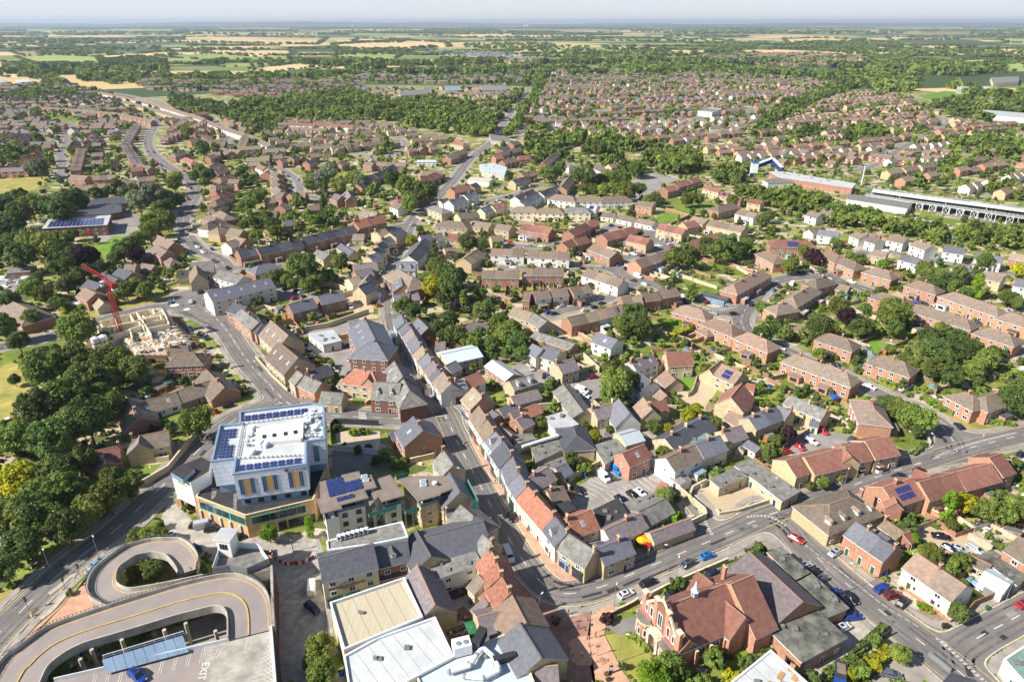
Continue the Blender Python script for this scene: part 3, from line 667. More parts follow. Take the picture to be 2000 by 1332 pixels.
def roof_solid(b,L,W,e,r,m,typ,ov=.35,th=.16,ridge='ridge'):
 hx,hy = L / 2,W / 2; sl = (r - e) / hy; ze = e - sl * ov
 vx = hx + .18
 hl = hr = 0.0
 if typ in ('h','l','R'):
  ins = min(hy * .95,hx * .98)
  hr = ins if typ in ('h','l') else 0; hl = ins if typ in ('h','R') else 0
 xl,xr = -(hx + (ov if hl else .18)),hx + (ov if hr else .18)
 rl,rrx = (-hx + hl if hl else xl),(hx - hr if hr else xr)
 E = hy + ov
 for z,fl in ((0,0),(th,1)):
  A,B_,C_,D = (xl,-E,ze + z),(xr,-E,ze + z),(xr,E,ze + z),(xl,E,ze + z); R0,R1 = (rl,0,r + z),(rrx,0,r + z)
  fs = [[A,B_,R1,R0],[C_,D,R0,R1]]
  if hr: fs.append([B_,C_,R1])
  if hl: fs.append([D,A,R0])
  for f in fs: b.poly(f if fl else f[::-1],m if fl else 'metal_white')
 def rim(p,q): b.poly([(*p,0),(*q,0)][:0] or [p,q,(q[0],q[1],q[2] + th),(p[0],p[1],p[2] + th)],'metal_white' if abs(p[2] - q[2]) < .01 else 'stone_trim')
 rim((xl,-E,ze),(xr,-E,ze)); rim((xr,E,ze),(xl,E,ze))
 if hr: rim((xr,-E,ze),(xr,E,ze))
 else: rim((xr,-E,ze),(rrx,0,r)); rim((rrx,0,r),(xr,E,ze))
 if hl: rim((xl,E,ze),(xl,-E,ze))
 else: rim((xl,E,ze),(rl,0,r)); rim((rl,0,r),(xl,-E,ze))
 if ridge:
  t = .1
  b.box(((rl + rrx) / 2,0,r + th + .03),(rrx - rl,.3,.12),ridge)
  for a,on in ((rrx,hr),(rl,hl)):
   if on:
    x = xr if a == rrx else xl
    for s in (-1,1): b.tube((a,0,r + th),(x,s * E,ze + th),.1,.1,ridge,5,False)
def parse_c(c): return [float(t) for t in c.split(',')] if c else []
NAMES = {'T': ('terraced_house','terraced house','house'),'S': ('semi_detached_house','semi-detached pair of houses','house'),'H': ('house','house','house'),'C': ('cottage','cottage','cottage'),'B': ('terrace_block','terrace block','terrace'),
         'K': ('shop_building','shop building','shop'),'A': ('apartment_building','apartment building','apartment building'),'O': ('outbuilding','outbuilding','outbuilding'),'G': ('garage','garage','garage'),'Y': ('bungalow','bungalow','bungalow'),'W': ('workshop','workshop','workshop'),'F': ('hall','hall','hall')}
def building(x0,y0,x1,y1,w,e,r,rc,wc,kind='H',typ='g',ch='',feat='',name=None,desc=None,label=None):
 """ridge ends are photo points at ridge height r; w = depth, e = eaves height; feat: p solar, v roof windows, b white upper storey, q porch, o blind, d dormers, n plain gables, y bays"""
 a,c = P(x0,y0,r),P(x1,y1,r); ctr = (a + c) / 2; d = c - a; L = max(d.length,2.0); ang = math.atan2(d.y,d.x)
 if typ == 'h': L += 2 * min(w / 2 * .95,1e9)           # the ridge of a hipped roof is shorter than its walls
 elif typ in 'lR':
  ex = w / 2 * .95; L += ex; sg = 1 if typ == 'l' else -1; ctr += Vector((math.cos(ang),math.sin(ang),0)) * ex / 2 * sg
 ctr.z = 0
 depth = PROJ((ctr.x,ctr.y,r))[2]
 nk,dk,cat = NAMES[kind]
 root = empty(name or nk,(ctr.x,ctr.y,0),ang)
 FOOT.append((ctr.x,ctr.y,math.cos(ang),math.sin(ang),L / 2,w / 2))
 wm = WC[wc]; b = MB(); band_ = None
 front = -1 if (math.cos(ang) * ctr.x * 0 + -math.cos(ang)) < 0 else 1   # the long side that faces the camera
 if 'b' in feat: band_ = (2.7,'wall_white',(1,-1))
 gable_walls(b,L,w,e,r,wm,typ,None,band_); b.build('wall',root)
 rb = MB(); roof_solid(rb,L,w,e,r,RC[rc],typ,ridge='ridge' if rc in 'bprRtm' else 'metal_grey' if rc in 'cMw' else 'roof_mauve')
 roof = rb.build('roof',root)
 for i,f in enumerate(parse_c(ch)):
  off = 0.0; hh = 1.5
  add_chimney(roof,(-L / 2 + L * f,off,r),'wall_stone' if wc in 's' and i % 2 else 'wall_brick',hh,True,2 if depth > 260 else 3)
 rnd = random.Random(int(x0 * 13 + y0 * 7))
 if kind in 'SBT' and 'o' not in feat and 'y' not in feat and (e > 4.8) and rnd.random() < .8:
  for i in range(max(1,min(4,int(L / 9)))):
   if rnd.random() < .25: continue
   s = front if rnd.random() < .6 else -front; xx = -L / 2 + L * (i + rnd.uniform(.3,.7)) / max(1,min(4,int(L / 9))); dd_ = rnd.uniform(2.2,3.6); ww_ = rnd.uniform(2.6,4.4); xb = MB(); fm_ = rnd.choice(['roof_grey','roof_felt','roof_white','roof_dark','glass_light'])
   xb.box((xx,s * (w / 2 + dd_ / 2),1.25),(ww_,dd_,2.5),wm if fm_ != 'glass_light' else 'frame_white'); xb.box((xx,s * (w / 2 + dd_ / 2 + .05),2.58),(ww_ + .3,dd_ + .2,.16),fm_); xb.box((xx,s * (w / 2 + dd_ + .01),1.3),(ww_ * .6,.05,1.4),'glass'); xb.build('extension',root)
 if 'p' in feat:
  pb = MB(); sl = math.atan2(r - e,w / 2); s = front
  n = min(6,int(L * .5 / 1.1));
  for row in (.28,.62):
   for i in range(n):
    x = (i - (n - 1) / 2) * 1.08; y = s * w / 2 * (1 - row); z = e + (r - e) * row + .24
    hw = .8 * math.cos(sl); dz = .8 * math.sin(sl)
    pb.poly([(x - .5,y + s * hw,z - dz),(x + .5,y + s * hw,z - dz),(x + .5,y - s * hw,z + dz),(x - .5,y - s * hw,z + dz)][::-s],'solar')
  pb.build('solar_panel',roof)
 if 'v' in feat:
  n = max(1,int(L / 5))
  for i in range(n):
   vb = MB(); y = front * w * .25; z = e + (r - e) * .5 + .2; sl = (r - e) / (w / 2)
   pts = [(-.4,-.5),(.4,-.5),(.4,.5),(-.4,.5)]
   vb.poly([(px,y + py,z + .05 - front * py * sl) for px,py in pts],'glass_light')
   vb.poly([(px * 1.3,y + py * 1.2,z - front * py * 1.2 * sl) for px,py in pts],'frame_white')
   vb.build('roof_window',roof,(-L / 2 + L * (i + .5) / n + rnd.uniform(-.3,.3),0,0))
 if 'd' in feat:
  n = max(1,int(L / 4.5))
  for i in range(n):
   db = MB(); y = front * w * .30; z0 = e + (r - e) * .25
   db.box((0,y,z0 + .55),(1.3,1.6,1.3),'wall_white'); db.poly([(-.8,y + front * .95,z0 + 1.2),(.8,y + front * .95,z0 + 1.2),(.8,y - front * 1.4,z0 + 1.3),(-.8,y - front * 1.4,z0 + 1.3)],RC[rc])
   db.poly([(-.8,y + front * .95,z0 + 1.2),(0,y + front * .95,z0 + 1.9),(0,y - front * 1.4,z0 + 1.95),(-.8,y - front * 1.4,z0 + 1.3)],RC[rc]); db.poly([(.8,y + front * .95,z0 + 1.2),(0,y + front * .95,z0 + 1.9),(0,y - front * 1.4,z0 + 1.95),(.8,y - front * 1.4,z0 + 1.3)],RC[rc])
   db.poly([(-.8,y + front * .94,z0 + 1.2),(.8,y + front * .94,z0 + 1.2),(0,y + front * .94,z0 + 1.9)],'wall_white')
   dm = db.build('dormer',roof,(-L / 2 + L * (i + .5) / n,0,0))
   add_window(dm,(0,y + front * .86,z0 + .3),0 if front < 0 else math.pi,.8,.8)
 if 'o' in feat: pass
 elif kind in 'GO' or L < 5 or e < 2.2:
  if kind == 'G' :
   n = max(1,int(L / 2.9)); gm = 'wall_white' if 'w' in feat else ('clad_blue' if 'B' in feat else 'metal_grey')
   for i in range(n):
    gb = MB(); gb.box((0,-.04,1.0),(2.3,.1,2.0),gm)
    for k in range(4): gb.box((0,-.1,.4 + k * .45),(2.2,.03,.05),'metal_grey')
    gb.build('garage_door',root,(-L / 2 + L * (i + .5) / n,front * w / 2,0),0 if front < 0 else math.pi)
  else:
   add_door(root,(0,front * w / 2,0),0 if front < 0 else math.pi)
   if L > 4: add_window(root,(L * .3,front * w / 2,.9),0 if front < 0 else math.pi,.9,.9)
 else:
  nf = max(1,int(round(e / 2.6))); fh = e / nf
  sp = 3.3 if depth < 260 else 4.2
  n = max(1,int(L / sp)); n = min(n,14)
  for s in (-1,1):
   if s != front and depth > 230: continue
   rz = 0 if s < 0 else math.pi
   for fl in range(nf):
    for i in range(n):
     x = -L / 2 + L * (i + .5) / n
     if fl == 0 and kind == 'K' and s == front:
      fb_ = MB(); fc_ = rnd.choice(['metal_dark','car_darkblue','car_green','wall_cream','car_darkred','clad_blue','frame_white']); sw = min(L / n - .5,3.2)
      fb_.box((0,-.08,1.25),(sw,.2,2.5),fc_); fb_.box((-sw * .18,-.16,1.35),(sw * .55,.1,1.6),'glass'); fb_.box((sw * .33,-.16,1.1),(sw * .22,.1,2.0),'glass'); fb_.box((0,-.2,2.7),(sw + .2,.3,.5),fc_)
      fb_.build('shopfront',root,(x,s * w / 2,0),rz); continue
     if fl == 0 and i % 2 == (1 if n > 1 else 0) and s == front:
      add_door(root,(x - .5,s * w / 2,0),rz)
      if L / n > 3.0: add_window(root,(x + .85,s * w / 2,.95),rz,.8,1.2)
      continue
     add_window(root,(x,s * w / 2,fl * fh + (.85 if fl == 0 else .75)),rz,(1.7 if fl == 0 else 1.4),min(1.35,fh - 1.1))
   if 'y' in feat and s == front:
    for i in range(0,n,2):
     bb = MB(); x = -L / 2 + L * (i + .5) / n
     bb.prism([(x - 1.1,s * (w / 2 - .1)),(x + 1.1,s * (w / 2 - .1)),(x + .7,s * (w / 2 + .85)),(x - .7,s * (w / 2 + .85))],0,.9,'wall_white')
     bb.prism([(x - 1.0,s * (w / 2 - .1)),(x + 1.0,s * (w / 2 - .1)),(x + .62,s * (w / 2 + .8)),(x - .62,s * (w / 2 + .8))],.9,2.1,'glass')
     bb.prism([(x - 1.2,s * (w / 2 - .1)),(x + 1.2,s * (w / 2 - .1)),(x + .8,s * (w / 2 + .95)),(x - .8,s * (w / 2 + .95))],2.1,2.4,'wall_white',top=RC[rc])
     bb.build('bay_window',root)
  if 'q' in feat:
   for i in range(0,n,2):
    qb = MB(); x = -L / 2 + L * (i + .5) / n; y = front * (w / 2 + .6)
    qb.box((0,y,2.35),(1.8,1.4,.12),RC[rc]); qb.box((-.75,y + front * .55,1.15),(.12,.12,2.3),'frame_white'); qb.box((.75,y + front * .55,1.15),(.12,.12,2.3),'frame_white')
    qb.build('porch',root,(x,0,0))
  if typ in 'glR' and 'n' not in feat and depth < 330:
   for s in ((-1,1) if typ == 'g' else ((-1,) if typ == 'l' else (1,))):
    rz = -math.pi / 2 if s < 0 else math.pi / 2
    ups = [(w * .0,fh * (nf - 1) + .8)] if nf > 1 else []
    for y,z in ups: add_window(root,(s * L / 2,y,z),rz,.8,.9)
 dd = desc or '%s %s %s' % (RW[rc],WW[wc],dk)
 tag(root,('solar-panelled ' if 'p' in feat else '') + dd,cat,label=label)
 return root
def flat_building(pts,h,wc='G',rc='s',kind='W',parapet=.0,name=None,desc=None,label=None,z0=0,walls=None,win=None):
 """flat roof outlined by photo points at roof height h"""
 q = [P(x,y,h) for x,y in pts]; n = len(q); cx = sum(p.x for p in q) / n; cy = sum(p.y for p in q) / n
 nk,dk,cat = NAMES[kind]; root = empty(name or nk,(cx,cy,0)); R = [(p.x - cx,p.y - cy) for p in q]
 a = sum(R[i][0] * R[(i + 1) % n][1] - R[(i + 1) % n][0] * R[i][1] for i in range(n))
 if a < 0: R = R[::-1]
 wm = walls or WC[wc]; rm = RC[rc] if rc in RC else rc
 b = MB()
 for i in range(n):
  p,s = R[i],R[(i + 1) % n]; b.poly([(*p,z0 - (.3 if z0 == 0 else 0)),(*s,z0 - (.3 if z0 == 0 else 0)),(*s,h),(*p,h)],wm)
 b.build('wall',root)
 rb = MB()
 cen = Vector((sum(p[0] for p in R) / n,sum(p[1] for p in R) / n))
 def outset(o):
  out = []
  for i in range(n):
   p0,p1,p2 = Vector(R[i - 1]),Vector(R[i]),Vector(R[(i + 1) % n]); d1,d2 = (p1 - p0).normalized(),(p2 - p1).normalized()
   n1,n2 = Vector((d1.y,-d1.x)),Vector((d2.y,-d2.x)); m = (n1 + n2); k = max(.3,1 + n1.dot(n2)); out.append(p1 + m * (o / k))
  return out
 if parapet:
  O,I = outset(.06),outset(-.32)
  rb.poly([(*p,h + .02) for p in outset(-.3)],rm)
  for i in range(n):
   j = (i + 1) % n; t = h + parapet; pm = 'clad_blue' if parapet > .7 else 'stone_trim' if wc in 'sy' else 'metal_white'
   rb.poly([(*O[i],h - .1),(*O[j],h - .1),(*O[j],t),(*O[i],t)],pm); rb.poly([(*O[i],t),(*O[j],t),(*I[j],t),(*I[i],t)],pm); rb.poly([(*I[j],h),(*I[i],h),(*I[i],t),(*I[j],t)],pm)
 else:
  rb.prism(outset(.3),h,h + .2,'metal_white' if rc in 'sx' else rm,top=rm,bottom=True)
 roof = rb.build('roof',root)
 if max(math.dist(R[i],(0,0)) for i in range(n)) > 5 and h < 9:
  vr_ = random.Random(int(cx * 3 + cy)); zt = h + (.02 if parapet else .2)
  for k in range(vr_.randint(2,5)):
   i = vr_.randrange(n); t = vr_.uniform(.25,.6); v = MB(); sx_,sz_ = vr_.uniform(.5,1.1),vr_.uniform(.25,.6); v.box((0,0,sz_ / 2),(sx_,sx_,sz_),'metal_grey'); v.box((0,0,sz_ + .03),(sx_ * 1.2,sx_ * 1.2,.06),'roof_grey'); v.build('roof_vent',roof,(R[i][0] * t,R[i][1] * t,zt))
 if rc in 'wc' and parapet:
  e_ = (Vector(R[1]) - Vector(R[0])).normalized(); m_ = Vector((-e_.y,e_.x)); v = MB(); ci = inset_ = [Vector(p) * .93 for p in R]
  for k in range(-12,13):
   c_ = e_ * k * 2.6; ts = []
   for i in range(n):
    p,q = ci[i],ci[(i + 1) % n]; dp,dq = (p - c_).dot(e_),(q - c_).dot(e_)
    if (dp > 0) != (dq > 0): t = dp / (dp - dq); ts.append(p.lerp(q,t).dot(m_))
   if len(ts) >= 2:
    a_,b_ = min(ts),max(ts); o_ = c_ - m_ * c_.dot(m_); v.poly([(*(o_ + m_ * a_ - e_ * .04),h + .03),(*(o_ + m_ * a_ + e_ * .04),h + .03),(*(o_ + m_ * b_ + e_ * .04),h + .03),(*(o_ + m_ * b_ - e_ * .04),h + .03)],'roof_grey')
  if v.f: v.build('seam',roof)
 hl = max(math.dist(R[i],(0,0)) for i in range(n))
 e0 = Vector(R[1]) - Vector(R[0]); ax = e0.normalized(); ay = Vector((-ax.y,ax.x))
 us = [Vector(p).dot(ax) for p in R]; vs = [Vector(p).dot(ay) for p in R]
 c0 = ax * (max(us) + min(us)) / 2 + ay * (max(vs) + min(vs)) / 2
 FOOT.append((cx + c0.x,cy + c0.y,ax.x,ax.y,(max(us) - min(us)) / 2,(max(vs) - min(vs)) / 2))
 if win:   # list of (edge, z, count, w, h, kind)
  for (i,z,k,ww,hh,kd) in win:
   p,s = Vector(R[i % n]),Vector(R[(i + 1) % n]); d = s - p; rz = math.atan2(d.y,d.x)
   for j in range(k):
    m = p + d * (j + .5) / k; add_window(root,(m.x,m.y,z),rz,ww,hh,kd)
 elif win is None and h - z0 > 2.4:
  for i in range(n):
   p,s = Vector(R[i]),Vector(R[(i + 1) % n]); d = s - p
   if d.length < 4 or d.normalized().x < -.2: continue
   rz = math.atan2(d.y,d.x); k = max(1,int(d.length / 4))
   for fl in range(max(1,int((h - z0) / 2.7))):
    for j in range(k):
     m = p + d * (j + .5) / k
     if fl == 0 and j == k // 2 and z0 == 0: add_door(root,(m.x,m.y,0),rz)
     else: add_window(root,(m.x,m.y,z0 + .9 + fl * 2.7),rz,1.4,1.1)
 tag(root,desc or '%s flat-topped %s %s' % (RW.get(rc,'grey-roofed').replace('-roofed',''),WW[wc],dk),cat,label=label)
 return root,roof,(cx,cy),R
